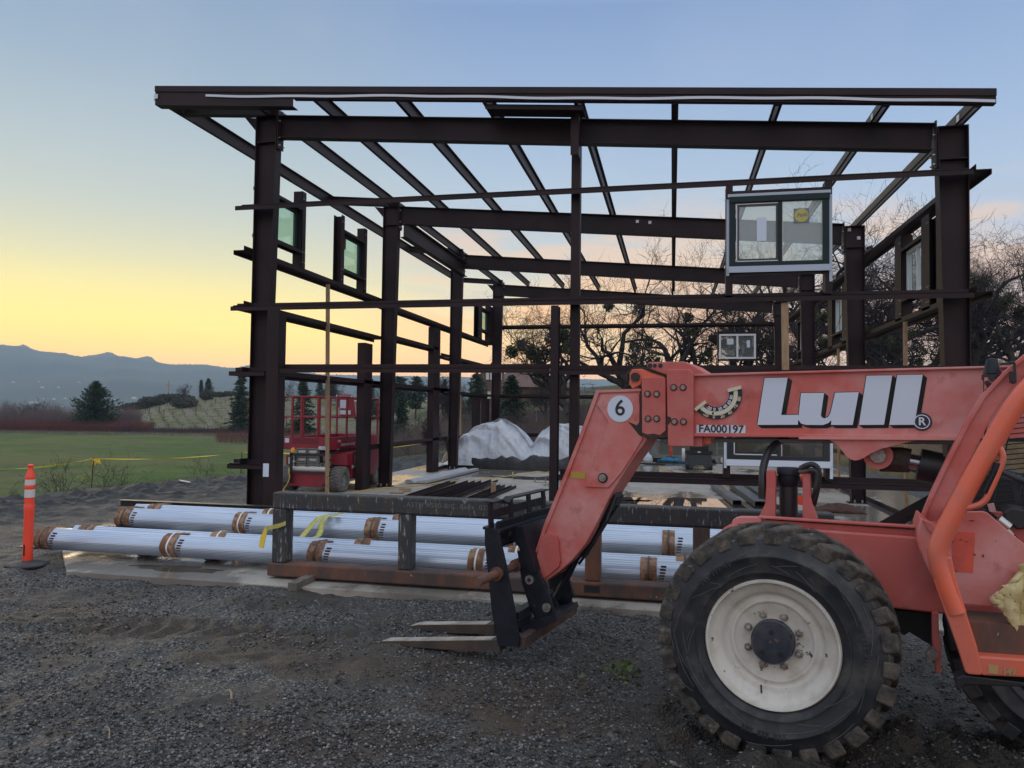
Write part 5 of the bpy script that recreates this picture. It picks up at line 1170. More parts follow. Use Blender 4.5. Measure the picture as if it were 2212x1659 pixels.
for sx in (-.12, .08): m = MB(); m.lathe([(.0, -.02), (.06, -.02), (.06, .0), (.12, .0), (.14, .015), (.14, .035), (.12, .05), (0, .05)], (x + sx, y, .14), (.5, -1, 0), 20); m.build('wheel', M_refl if sx > 0 else M_greyp, t, smooth=True)
m = MB(); m.tube([(x - .15, y + .1, .1), (x - .15, y + .2, 1.2), (x + .15, y + .2, 1.2), (x + .15, y + .1, .1)], .018, 8); m.tube([(x - .15, y + .14, .6), (x + .15, y + .14, .6)], .014, 6); m.build('frame', M_greyp, t)
def zD(x, y, z=0.0): return at((x / 2.212 + 2300) * .54861, (y / 2.212 + 1600) * .54861, 2, z)
p = zD(555, 490); m = MB(); m.lathe([(0, 0), (.17, .0), (.20, .12), (.15, .28), (.05, .36), (.04, .42), (0, .42)], p, (0, 0, 1), 14); tag(m.build('white_bag', M_tarp, smooth=True, angle=0), 'white plastic bag standing at the far edge of the slab', 'bag')
for xx, lb in ((590, 'grey bin at the far slab edge, right of the white bag'), (530, 'grey bin with a light lid at the far slab edge, left of the white bag')):
    p = zD(xx, 484); m = MB(); m.lathe([(0, 0), (.24, 0), (.30, .8), (.32, .82), (.32, .88), (0, .9)], (p.x, p.y + .5, 0), (0, 0, 1), 16); tag(m.build('bin', M_greyp, smooth=True), lb, 'bin')
p = zD(760, 492); m = MB(); rr = random.Random(2)
for k in range(26):
    a0 = rr.uniform(0, 6.28); R_ = rr.uniform(.2, .55); m.tube([(p.x + R_ * math.cos(a0 + q * .5), p.y + R_ * .6 * math.sin(a0 + q * .5), .03 + .22 * abs(math.sin(q * .6 + k)) * (1 - R_)) for q in range(8)], .012, 4)
tag(m.build('blue_tarp_rope', M_blue), 'tangled heap of blue rope on the far edge of the slab', 'rope')
p = zD(520, 505); m = MB(); m.bar((p.x - .8, p.y, .03), (p.x + .8, p.y - .05, .03), .12, .05); tag(m.build('board', M_blackp), 'dark board lying on the slab in front of the white bag', 'board')
# rag and bucket
p = at(*zq('A', 1180, 905), 2, 0.0)
def rg(u, v):
    x = p.x - .28 + .95 * u; y = p.y - .1 + .6 * v; e = (math.sin(math.pi * u) * math.sin(math.pi * v)) ** .5; return (x, y, .01 + e * (.06 + .07 * crum(x, y, 4, 1)))
sheet('brown_rag', pmat('brown_cloth', (.09, .045, .035), .95), 'crumpled dark brown rag lying on the wet slab behind the hydraulic cylinder', 'rag', 30, 20, rg)
p = at(1672, 1058, 2, 0); t = thing('bucket', (p.x, 16.0, 0), 0, 'orange and white bucket on the slab behind the black cylinder', 'bucket')
m = MB(); m.lathe([(0, 0), (.14, 0), (.16, .18)], (p.x, 16.0, 0), (0, 0, 1), 18); m.build('base', M_white, t, smooth=True); m = MB(); m.lathe([(.16, .182), (.165, .33), (.15, .33), (.15, .2)], (p.x, 16.0, 0), (0, 0, 1), 18); m.build('rim', M_orp, t, smooth=True)
# ------------------------------------------------------------------ scissor lift (axis aligned with the building)
SX0, SX1, SF, SB = -9.20, -7.66, 16.35, 19.1
LF = thing('scissor_lift', ((SX0 + SX1) / 2, 17.7, 0), 0, 'crimson rough terrain scissor lift with guard rails parked beyond the left wall', 'scissor lift')
def lwheel(x, y):
    r = .30; m = MB(); out = 1 if x > -8.4 else -1
    m.lathe([(.17, -.13), (.26, -.135), (.285, -.11), (.29, 0), (.285, .11), (.26, .135), (.17, .13)], (x, y, r), (1, 0, 0), 36); 
    for k in range(22):
        for s in (-1, 1):
            a = 2 * math.pi * (k + (.5 if s > 0 else 0)) / 22; b = a + .16; c_ = Vector((x, y, r))
            P0 = c_ + Vector((0, math.sin(b) * .285, math.cos(b) * .285)); P1 = c_ + Vector((s * .125, math.sin(a) * .285, math.cos(a) * .285)); n_ = Vector((0, math.sin(a), math.cos(a)))
            m.bar(P0, P1, .035, .045, n_)
    o = m.build('tyre', M_tyreg, LF); m = MB(); m.lathe([(.17, .12), (.165, .07), (.12, .05), (.06, .05), (.06, .10), (0, .10)], (x, y, r), (out, 0, 0), 24); h_ = m.build('rim', M_greyp, LF, smooth=True); h_.parent = o
    m = MB(); bolts(m, [(x + out * .055, y + .09 * math.cos(q * 1.257), r + .09 * math.sin(q * 1.257)) for q in range(5)], (out, 0, 0), .012, .02); b_ = m.build('bolts', M_bolt, LF); b_.parent = o
for x, y in ((SX1 - .13, 16.72), (SX0 + .13, 16.72), (SX1 - .13, 18.75), (SX0 + .13, 18.75)): lwheel(x, y)
m = MB(); m.box(SX0 + .30, SX1 - .30, SF, SB, .20, .42); m.box(SX0 + .30, SX1 - .29, SF - .02, SF + .10, .14, .46); m.build('chassis', M_red, LF, bevel=.01)
m = MB(); m.prism([(SX1, 17.10, .28), (SX1, 18.40, .28), (SX1, 19.1, .55), (SX1, 19.1, .98), (SX1, 17.10, .92)], (-.42, 0, 0)); m.box(SX1 - .5, SX1 - .02, 16.85, 17.1, .62, .90); m.build('side_tray', M_red, LF, bevel=.01)
m = MB(); m.box(SX0 + .02, SX0 + .42, 16.65, 18.9, .62, .86); m.build('side_tray', M_red, LF, bevel=.01)
for (x0, x1, z0, z1, y) in ((SX0 + .10, SX0 + .29, .64, .80, 16.64), ):
    m = MB(); m.box(x0, x1, y - .006, y, z0, z1); m.build('decal', M_decal, LF)
m = MB(); m.box(SX1 + .002, SX1 + .006, 17.25, 17.5, .62, .88); m.box(SX1 + .002, SX1 + .006, 17.1, 17.48, .54, .61); m.build('decal', M_decal, LF)
# scissor stack: paired tube ends at the front, arms sloping back
for i, z in enumerate((.36, .58, .80, 1.02)[:4]):
    zc = .40 + i * .185
    for j, xc in enumerate((-8.62, -8.34)):
        m = MB(); w, h_, t2 = .125, .085, .02
        m.box(xc - w, xc + w, SF + .02, SF + .16, zc - h_, zc - h_ + t2); m.box(xc - w, xc + w, SF + .02, SF + .16, zc + h_ - t2, zc + h_); m.box(xc - w, xc - w + t2, SF + .02, SF + .16, zc - h_ + t2, zc + h_ - t2); m.box(xc + w - t2, xc + w, SF + .02, SF + .16, zc - h_ + t2, zc + h_ - t2)
        m.build('arm_end', M_greyp, LF); m = MB(); m.lathe([(0, -.12), (.052, -.12), (.052, .12), (0, .12)], (xc, SF + .10, zc), (1, 0, 0), 14); m.build('cross_tube', M_refl, LF, smooth=True)
for s_ in (-8.12, -8.92):
    for i in range(3):
        m = MB(); m.bar((s_, SF + .2, .42 + i * .19), (s_, SB - .25, .80 + i * .13), .07, .14); m.build('scissor_arm', M_greyp, LF, bevel=.006)
m = MB(); m.lathe([(0, 0), (.06, 0), (.06, .95), (0, .95)], (SX0 + .32, SF + .05, .55), (1, .0, 0), 14); m.build('cross_tube', M_refl, LF, smooth=True)
m = MB(); 
for x in (-8.82, ): m.box(x - .03, x + .03, SF - .12, SF - .07, .22, .93)
m.box(-8.85, -7.95, SF - .12, SF - .07, .87, .93); m.box(-8.85, -7.95, SF - .12, SF - .07, .46, .50); m.build('front_guard', M_blackp, LF, bevel=.005)
m = MB(); m.lathe([(0, 0), (.05, 0), (.05, .07), (.03, .10), (0, .11)], (-8.80, SF - .05, .95), (0, 0, 1), 16); m.build('beacon', M_amber, LF, smooth=True)
for x in (-8.98, -7.98):
    m = MB(); m.box(x - .07, x + .07, SF - .026, SF - .021, .16, .22); m.build('tie_down_slot', M_blackp, LF)
# platform
PX0, PX1, PF, PB, PZ0, PZ1 = -9.16, -7.95, 16.45, 19.4, 1.0, 1.30
m = MB(); m.box(PX0, PX1, PF, PF + .04, PZ0, PZ1); m.box(PX1 - .04, PX1, PF + .04, PB, PZ0, PZ1); m.box(PX0, PX0 + .04, PF + .04, PB, PZ0, PZ1); m.box(PX0 + .04, PX1 - .04, PB - .04, PB, PZ0, PZ1); m.box(PX0 + .04, PX1 - .04, PF + .04, PB - .04, PZ0 + .1, PZ0 + .14)
m.build('platform', M_red, LF, bevel=.006)
m = MB(); m.box(PX0 + .26, PX1 - .28, PF - .006, PF - .001, PZ0 + .14, PZ1 - .02); m.build('toe_gap', pmat('deck_gap', (.16, .012, .02), .6), LF)
m = MB(); m.box(PX0 - .04, PX0 + .02, PF - .03, PF - .006, PZ0 - .05, PZ1 - .06); m.build('yellow_post', M_cream, LF)
def rail(pts, r=.019): 
    m = MB(); m.tube(pts, r, 6); m.build('guard_rail', M_red, LF)
ZT, ZM_ = 2.27, 1.78
rail([(PX0, PF, ZT), (PX1, PF, ZT), (PX1, PB, ZT), (PX0, PB, ZT), (PX0, PF, ZT)]); rail([(PX0, PF, ZM_), (PX1, PF, ZM_), (PX1, PB, ZM_), (PX0, PB, ZM_), (PX0, PF, ZM_)])
for x, y in ((PX0, PF), (PX0 + .24, PF), (PX0 + .48, PF), (PX1 - .30, PF), (PX1, PF), (PX1, PF + .95), (PX1, PF + 1.9), (PX1, PB), (PX0, PB), (PX0, PF + 1.0), (PX0, PF + 1.9), (PX0 + .6, PB), (PX0 + .95, PB)):
    m = MB(); m.box(x - .022, x + .022, y - .022, y + .022, PZ1, ZT); m.build('guard_post', M_red, LF)
m = MB(); m.box(PX1 - .62, PX1 - .1, PF + 1.85, PF + 1.9, 1.78, 2.26); m.build('control_panel', M_red, LF); m = MB(); m.box(PX1 - .6, PX1 - .4, PF + 1.83, PF + 1.848, 2.0, 2.22); m.box(PX1 - .6, PX1 - .3, PF + 1.83, PF + 1.848, 1.84, 1.95); m.build('decal', M_decal, LF)
m = MB(); m.box(PX1 + .024, PX1 + .06, PF + 1.75, PF + 2.3, 1.75, 2.25); m.build('control_panel', M_red, LF); m = MB(); m.box(PX1 + .062, PX1 + .066, PF + 1.9, PF + 2.1, 2.0, 2.2); m.build('decal', M_decal, LF)
for (x0, x1, y, z0, z1) in ((PX0 + .06, PX0 + .17, PF - .006, 1.16, 1.27), (PX1 - .27, PX1 - .02, PF - .006, 1.01, 1.09)):
    m = MB(); m.box(x0, x1, y - .003, y, z0, z1); m.build('decal', M_decal, LF)
text_obj('mec', .10, (PX1 + .003, PF + .55, 1.205), (0, 1, 0), (0, 0, 1), M_decal, LF, bold=.002); text_obj('CROSSOVER 2659 ERT', .085, (PX1 + .003, PF + 1.05, 1.10), (0, 1, 0), (0, 0, 1), M_decal, LF, bold=.002)
text_obj('DO NOT', .03, (PX1 - .145, PF - .0105, 1.05), (1, 0, 0), (0, 0, 1), M_decalk, LF) if False else None
text_obj('USA', .045, (PX1 - .145, PF - .0105, 1.05), (1, 0, 0), (0, 0, 1), M_decalk, LF)
m = MB(); m.tube([(PX1 - .1, PF + 1.8, 1.82), (PX1 - .1, PF + 1.7, 2.1), (PX1 - .08, PF + 1.62, 2.2)], .03, 8); m.build('control_handle', M_refl, LF, smooth=True)
# ------------------------------------------------------------------ telehandler
TH_ = thing('telehandler', tuple(TEL), TH, 'faded red telescopic handler with lowered boom and black fork carriage in the right foreground', 'telehandler')
def tp(k, x, y, t):
    x, y = zq(k, x, y); d = ray(x, y); kk = (t - (CAMO - TEL).dot(TN)) / d.dot(TN); return CAMO + d * kk
def slab_(m, k, pts, t, th): m.prism([tp(k, x, y, t) for x, y in pts], TN * th); return m
def tpart(name, k, pts, t, th, mat, bevel=0.0, par=None, **kw):
    m = MB(); slab_(m, k, pts, t, th); o = m.build(name, mat, TH_, bevel=bevel, **kw)
    if par is not None: o.parent = par
    return o
def disc(m, c, r, t0, t1, n=20):   # c world point on axis, from offset t0 to t1 along -TN (towards the viewer side)
    m.lathe([(0, t0), (r, t0), (r, t1), (0, t1)], c, -TN, n)
def sub(o, p): o.parent = p; return o
BT = 1.20
# boom ----------------------------------------------------------------
boom = tpart('boom', 'A', [(445, 166), (2500, 112), (2500, 510), (1900, 503), (445, 490)], BT, .36, M_paint, bevel=.006)
m = MB(); slab_(m, 'A', [(445, 166), (2500, 110), (2500, 122), (445, 178)], BT - .035, .43); slab_(m, 'A', [(445, 482), (2500, 499), (2500, 515), (445, 500)], BT - .04, .44); sub(m.build('flange', M_paint, TH_, bevel=.004), boom)
tpart('wear_bar', 'A', [(1010, 502), (1862, 506), (1862, 520), (1010, 514)], BT - .06, .06, pmat('pale_bar', (.62, .26, .22), .5), par=boom)
tpart('cylinder_lug', 'A', [(1160, 512), (1210, 540), (1240, 575), (1262, 605), (1285, 622), (1310, 629), (1335, 625), (1362, 612), (1392, 592), (1450, 567), (1530, 545), (1640, 520)], BT - .03, .03, M_paint, bevel=.003)
tpart('cylinder_lug', 'A', [(1160, 512), (1210, 540), (1240, 575), (1262, 605), (1285, 622), (1310, 629), (1335, 625), (1362, 612), (1392, 592), (1450, 567), (1530, 545), (1640, 520)], BT + .33, .03, M_paint, bevel=.003)
m = MB(); m.tube([tp('A', 560, 520, BT + .1), tp('A', 1900, 530, BT + .1)], .016, 8); m.tube([tp('A', 600, 512, BT + .16), tp('A', 2400, 520, BT + .16)], .012, 8); m.build('hydraulic_line', M_greyd, TH_)
# decals on the boom
LT = BT - .004
Ls = [[(828, 187), (951, 185), (916, 385), (1009, 384), (1005, 437), (789, 438)],
      [(1022, 268), (1145, 267), (1128, 385), (1133, 398), (1148, 403), (1166, 396), (1179, 375), (1204, 266), (1330, 263), (1298, 438), (1182, 438), (1184, 412), (1168, 428), (1140, 438), (1050, 438), (1022, 430), (1006, 408), (1010, 385)],
      [(1372, 175), (1509, 173), (1465, 437), (1331, 438)], [(1536, 171), (1672, 169), (1627, 437), (1493, 438)]]
m = MB(); ox, oy = 23, 17
for P_ in Ls:
    a = [tp('A', x - 3, y - 3, LT) for x, y in P_]; b = [tp('A', x + ox, y + oy, LT) for x, y in P_]; c = [tp('A', x + 3, y + 4, LT) for x, y in P_]
    n = len(P_); m.add(b, [tuple(range(n))]); m.add(a, [tuple(range(n))]); m.add(c, [tuple(range(n))])
    for i in range(n): j = (i + 1) % n; m.add([a[i], a[j], b[j], b[i]], [(0, 1, 2, 3)])
sh = m.build('decal_shadow', M_decalk, TH_); sub(sh, boom)
m = MB()
for P_ in Ls: m.prism([tp('A', x, y, LT - .002) for x, y in P_], -TN * .0015)
sub(m.build('lettering', M_decal, TH_), boom)
rc = tp('A', 1667, 421, LT - .001); m = MB(); disc(m, rc, .062, 0, .001, 28); sub(m.build('decal_shadow', M_decalk, TH_), boom)
m = MB(); m.lathe([(.043, .0), (.050, .0), (.050, .0015), (.043, .0015)], rc, -TN, 28); sub(m.build('lettering', M_decal, TH_), boom)
sub(text_obj('R', .075, rc - TN * .002, TA, (0, 0, 1), M_decal, TH_, bold=.002), boom)
pl = tpart('serial_plate', 'A', [(464, 438), (725, 440), (725, 482), (464, 481)], BT - .003, .003, M_decal, par=boom)
sub(text_obj('FA000197', .082, tp('A', 594, 461, BT - .005), TA, (0, 0, 1), M_decalk, TH_, bold=.0015), boom)
# angle gauge
gc = tp('G', 528, 448, BT - .003); ks = (tp('G', 928, 448, BT) - tp('G', 528, 448, BT)).length / 400
def gpt(r, a): return gc + (TA * math.cos(rad(a)) - Vector((0, 0, 1)) * math.sin(rad(a))) * r * ks
def arc(m, r0, r1, a0, a1, off, th, n=36):
    for i in range(n):
        a, b = a0 + (a1 - a0) * i / n, a0 + (a1 - a0) * (i + 1) / n
        m.prism([gpt(r0, a) - TN * off, gpt(r1, a) - TN * off, gpt(r1, b) - TN * off, gpt(r0, b) - TN * off], -TN * th)
    return m
ga = arc(MB(), 380, 452, -12, 137, 0, .010).build('angle_gauge', M_decalk, TH_)
sub(arc(MB(), 236, 322, -8, 128, 0, .010).build('dial', M_decalk, TH_), ga)
m = arc(MB(), 316, 386, -14, 141, .0, .022)
for a in (-15, 141):
    u = gpt(225, a); v = gpt(462, a); m.bar(u - TN * .012, v - TN * .012, .024, .036, TN)
sub(m.build('gauge_tube', M_cream, TH_), ga)
for i, tx in enumerate(('-20', '0', '20', '40', '60', '80')):
    a = 115 - 20.6 * i; ux = TA * math.sin(rad(a)) + Vector((0, 0, 1)) * math.cos(rad(a)); uz = -(TA * math.cos(rad(a)) - Vector((0, 0, 1)) * math.sin(rad(a)))
    sub(text_obj(tx, .034, gpt(417, a) - TN * .0115, ux, uz, M_cream, TH_, bold=.001), ga); sub(text_obj(tx, .032, gpt(280, a) - TN * .0115, ux, uz, M_decal, TH_, bold=.001), ga)
m = MB(); m.bar(gpt(330, 97) - TN * .0235, gpt(372, 97) - TN * .0235, .012, .002, TN); sub(m.build('gauge_ball', M_decalk, TH_), ga)
# boom head -------------------------------------------------------------
hd = tpart('boom_head', 'A', [(303, 147), (310, 141), (425, 141), (434, 147), (447, 165), (447, 553), (320, 553), (311, 545)], BT - .06, .48, M_paint_dk, bevel=.008)
tpart('head_cap', 'A', [(197, 122), (203, 108), (215, 103), (392, 99), (440, 118), (503, 158), (500, 172), (447, 176), (300, 170), (205, 134)], BT - .03, .42, M_paint_dk, bevel=.006)
tpart('inner_head', 'A', [(170, 192), (178, 183), (288, 181), (299, 190), (300, 470), (262, 508), (188, 509), (172, 480)], BT - .045, .45, M_paint_dk, bevel=.008)
tpart('pin_ear', 'A', [(104, 162), (120, 142), (170, 138), (225, 160), (296, 181), (300, 196), (172, 196), (168, 222), (122, 246), (104, 215)], BT + .0, .06, M_orange, bevel=.006)
m = MB(); disc(m, tp('A', 140, 182, BT + .02), .055, -.05, .02); disc(m, tp('A', 140, 182, BT + .0), .035, 0, .03, 10); m.build('sheave', M_blackp, TH_)
tpart('chain_guard', 'A', [(150, 128), (200, 130), (300, 172), (300, 182), (225, 158), (170, 138), (112, 146), (96, 175), (96, 215), (84, 190), (96, 150), (118, 134)], BT + .01, .3, M_blackp)
M_rec = pmat('bolt_recess', (.14, .03, .025), .7)
for (x, y) in ((343, 238), (393, 238), (347, 421), (395, 421), (204, 273), (252, 273), (206, 405), (252, 405)):
    t_b = BT - .06 if x > 300 else BT - .045
    m = MB(); disc(m, tp('A', x, y, t_b), .029, -.01, .004, 16); ro = m.build('bolt_recess', M_rec, TH_); m = MB(); disc(m, tp('A', x, y, t_b - .004), .018, 0, .012, 6); sub(m.build('bolt', M_pin, TH_), ro)
m = MB()
for (x, y, r_) in ((216, 122, .020), (242, 122, .016), (272, 122, .018)): disc(m, tp('A', x, y, BT - .03), r_, -.01, .004, 14)
m.build('pin_hole', M_blackp, TH_)
tpart('slide_block', 'A', [(447, 500), (493, 502), (493, 552), (447, 554)], BT - .0, .3, M_paint_dk); tpart('slide_block', 'A', [(493, 502), (540, 504), (540, 538), (493, 538)], BT + .05, .2, M_orange)
# gooseneck ---------------------------------------------------------------
gn = tpart('gooseneck', 'B', [(833, 241), (1048, 234), (1055, 330), (1052, 440), (1083, 482), (1066, 510), (1010, 585), (960, 665), (905, 752), (868, 830), (820, 925), (770, 1015), (700, 1098), (640, 1150), (585, 1190), (556, 1204), (545, 1190), (512, 1090), (512, 1070), (575, 910), (665, 690), (760, 440)], BT, .36, M_paint, bevel=.008)
m = MB(); slab_(m, 'B', [(826, 237), (1050, 230), (1050, 243), (840, 250)], BT - .02, .40); slab_(m, 'B', [(826, 237), (840, 250), (770, 440), (674, 690), (584, 912), (520, 1075), (509, 1083), (566, 905), (656, 686), (753, 436)], BT - .02, .40); sub(m.build('edge_plate', M_paint, TH_), gn)
sub(tpart('stiffener', 'B', [(850, 262), (1040, 256), (1046, 345), (1044, 440), (1060, 480), (1000, 580), (950, 655), (912, 700), (886, 728), (770, 724), (830, 560), (888, 398), (830, 312)], BT - .016, .014, M_paint, bevel=.004), gn)
sub(tpart('pivot_boss', 'B', [(520, 1092), (548, 990), (560, 966), (578, 957), (606, 958), (625, 972), (635, 1000), (644, 1100), (636, 1128), (588, 1168), (558, 1190), (547, 1180)], BT - .03, .03, M_paint_dk, bevel=.006), gn)
dc = tp('B', 946, 331, BT - .018); m = MB(); disc(m, dc, .108, 0, .0015, 40); sub(m.build('number_disc', M_decal, TH_), gn)
sub(text_obj('6', .18, dc - TN * .003 + Vector((0, 0, .002)), TA, (0, 0, 1), M_decalk, TH_, bold=.002), gn)
sub(tpart('yellow_plate', 'B', [(700, 645), (772, 650), (770, 684), (698, 678)], BT - .004, .003, pmat('brass_plate', (.42, .28, .05), .5)), gn)
m = MB(); disc(m, tp('B', 860, 679, BT - .018), .042, 0, .004, 20); sub(m.build('pin_recess', M_decalk, TH_), gn); m = MB(); disc(m, tp('B', 859, 678, BT - .02), .030, 0, .014, 20); sub(m.build('pin', M_pin, TH_), gn)
m = MB(); slab_(m, 'B', [(1052, 445), (1060, 452), (1068, 462), (1062, 240), (1052, 240)], BT - .01, .3); m.build('grease_gap', M_blackp, TH_)
M_grs = pmat('grease', (.02, .015, .013), .6, col2=(.06, .025, .02), scale=14, lo=.5, hi=.7)
sub(tpart('grease_stain', 'B', [(985, 396), (1006, 404), (1030, 414), (1042, 398), (1045, 250), (1052, 250), (1055, 440), (1056, 472), (1040, 462), (1018, 434), (1000, 412)], BT - .0175, .001, M_grs), gn)
tpart('grease_stain', 'A', [(173, 478), (200, 488), (235, 484), (268, 492), (296, 470), (299, 472), (262, 507), (189, 508)], BT - .047, .001, M_grs)
tpart('grease_stain', 'A', [(304, 400), (312, 392), (326, 396), (330, 410), (320, 430), (308, 440), (304, 470)], BT - .062, .001, M_grs)
# tilt cylinder under the gooseneck
tpart('cylinder_mount', 'B', [(905, 735), (925, 770), (932, 775), (905, 842), (868, 875), (812, 950), (775, 960), (800, 900), (860, 800)], BT + .08, .2, M_black, bevel=.006)
m = MB(); m.tube([tp('B', 905, 790, BT + .18), tp('B', 742, 1050, BT + .18)], .075, 18); m.build('tilt_cylinder', M_black, TH_, smooth=True)
m = MB(); m.tube([tp('B', 742, 1050, BT + .18), tp('B', 625, 1280, BT + .18)], .032, 14); m.build('cylinder_rod', M_black, TH_, smooth=True)
m = MB(); m.tube([tp('B', 925, 770, BT + .05), tp('B', 880, 890, BT + .02), tp('B', 812, 1010, BT + .04), tp('B', 740, 1110, BT + .1)], .012, 6); m.build('hose', M_blackp, TH_)
# fork carriage ---------------------------------------------------------
c0, c1 = .78, 2.0
car = tpart('fork_carriage', 'Z', [(255, 440), (262, 434), (385, 445), (400, 560), (455, 800), (530, 1200), (575, 1480), (575, 1528), (385, 1532), (370, 1480), (318, 1180), (292, 900), (255, 560)], c0, .035, M_black, bevel=.004)
def zs(x, y, t=c0): return tp('Z', x, y, t)
def cbar(name, x, y, w, h, ta=c0, tb=c1, mat=M_black, tilt=0.0, **kw):   # horizontal bar running across the carriage
    p = zs(x, y); u = (TA * math.cos(tilt) + Vector((0, 0, 1)) * math.sin(tilt)); v = (-TA * math.sin(tilt) + Vector((0, 0, 1)) * math.cos(tilt))
    m = MB(); m.obox(p + TN * ((ta + tb) / 2 - c0), u * (w / 2), TN * ((tb - ta) / 2), v * (h / 2)); return m.build(name, mat, TH_, **kw)
cbar('top_bar', 325, 440, .16, .022, c0 - .01, c1 + .01, tilt=-.12)
cbar('back_plate', 340, 500, .03, .22, c0 + .05, c1 - .02, tilt=-.12)
cbar('bottom_rail', 545, 1490, .13, .10, c0 + .04, c1 + .01, M_rust, -.1, bevel=.006)
cbar('lower_beam', 500, 1330, .10, .06, c0 + .04, c1 - .05)
for i, t in enumerate((c0 + .02, c0 + .40, c0 + .78, c1 - .10)):   # load guard uprights
    p = zs(308, 430); q = zs(298, 190); m = MB(); off = TN * (t - c0)
    m.bar(p + off, q + off, .075, .018, TA); m.build('guard_upright', M_black, TH_, bevel=.003)
m = MB(); q = zs(298, 185); L0 = c0 + .0; pts = []
for k in range(22):
    t = c0 + (c1 - c0 - .05) * k / 21; dz = .0; ds = 0
    if 3 <= k <= 7: dz = -.035 + .02 * abs(k - 5); 
    pts.append(q + TN * (t - c0) + Vector((0, 0, dz)) + TA * ds)
for a, b in zip(pts[:-1], pts[1:]): m.bar(a, b, .085, .014, (0, 0, 1))
m.build('guard_top', M_black, TH_, bevel=.002)
p = zs(302, 300); m = MB(); m.bar(p, p + TN * (c1 - c0 - .05), .012, .07); m.build('guard_rail', M_black, TH_)
# fork shaft (rusty round bar) with collars
p = zs(375, 850); m = MB(); m.tube([p - TN * .34, p + TN * (c1 - c0)], .034, 16); m.build('fork_shaft', pmat('rust_shaft', (.16, .075, .045), .75, col2=(.10, .06, .05), scale=10, bump=.2), TH_, smooth=True)
for a, b in ((-.03, .02), (.33, .52), (.9, 1.05)):
    m = MB(); m.tube([p + TN * a, p + TN * b], .055, 16); m.build('collar', M_rust, TH_, smooth=True)
# gusset plates carrying the gooseneck pins
for t in (BT - .10, BT + .40):
    m = MB(); d_ = TN * (t - c0)
    pts = [(395, 470), (470, 470), (560, 760), (612, 900), (700, 1120), (735, 1260), (690, 1370), (600, 1390), (520, 1180), (455, 900)]
    m.prism([zs(x, y) + d_ for x, y in pts], TN * .035); m.build('gusset', M_black, TH_, bevel=.004)
for (x, y, r_, mt) in ((680, 905, .038, M_pin), (838, 1165, .036, M_pin)):
    c_ = tp('Z', x, y, BT - .10); m = MB(); disc(m, c_, r_, 0, .02, 18); m.build('pivot_pin', mt, TH_, smooth=True)
    if x == 680: m = MB(); disc(m, c_ - TN * .021, .016, 0, .002, 12); m.build('pin_hole', M_blackp, TH_)
m = MB(); slab_(m, 'Z', [(560, 640), (640, 620), (760, 860), (830, 950), (900, 1190), (925, 1290), (760, 1330), (680, 1180), (600, 930)], BT - .085, .03); m.build('link_plate', M_black, TH_, bevel=.004)
m = MB(); c_ = tp('Z', 680, 1250, BT - .10); m.lathe([(.025, 0), (.038, 0), (.038, .02), (.025, .02)], c_, -TN, 16); m.build('ring', M_pin, TH_)
m = MB(); m.prism([zs(x, y) + TN * (c1 - c0 - .035) for x, y in [(255, 440), (262, 434), (385, 445), (400, 560), (455, 800), (530, 1200), (575, 1480), (575, 1528), (385, 1532), (370, 1480), (318, 1180), (292, 900), (255, 560)]], TN * .035); m.build('carriage_end', M_black, TH_)
m = MB(); m.prism([zs(x, y) + TN * .28 for x, y in [(330, 455), (470, 455), (500, 560), (560, 760), (600, 900), (540, 900), (470, 700), (400, 600), (340, 590)]], TN * .9); m.build('web_plate', M_black, TH_)
m = MB(); m.prism([zs(x, y) + TN * .10 for x, y in [(420, 1240), (520, 1240), (560, 1440), (470, 1450)]], TN * 1.05); m.build('lower_web', M_black, TH_)
tpart('lower_box', 'Z', [(545, 1240), (620, 1215), (700, 1290), (920, 1240), (935, 1290), (700, 1400), (560, 1420)], c0 + .25, .5, M_black)
# forks
M_fork = pmat('fork_side', (.045, .038, .034), .6, col2=(.08, .055, .04), scale=6); M_forkt = pmat('lit_worn_fork_face', (.50, .46, .41), .4, .3, col2=(.30, .26, .21), scale=7)  # tops paler and sides darker: sky light painted in along with wear
f1 = [(808, 1389), (830, 1385.5), (1078, 1383), (1080, 1408), (1050, 1408), (960, 1403), (860, 1396)]
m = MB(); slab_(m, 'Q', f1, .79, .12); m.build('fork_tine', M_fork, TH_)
m = MB(); slab_(m, 'Q', [(810, 1387.6), (830, 1384.3), (1060, 1382), (1060, 1383.2), (830, 1385.6), (812, 1389)], .792, .112); m.build('lit_worn_face', M_forkt, TH_)
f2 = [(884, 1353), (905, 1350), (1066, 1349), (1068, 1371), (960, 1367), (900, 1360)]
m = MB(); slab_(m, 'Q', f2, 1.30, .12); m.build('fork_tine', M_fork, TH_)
m = MB(); slab_(m, 'Q', [(887, 1351.8), (905, 1349), (1050, 1348), (1050, 1349.2), (905, 1350.3), (888, 1353)], 1.302, .112); m.build('lit_worn_face', M_forkt, TH_)
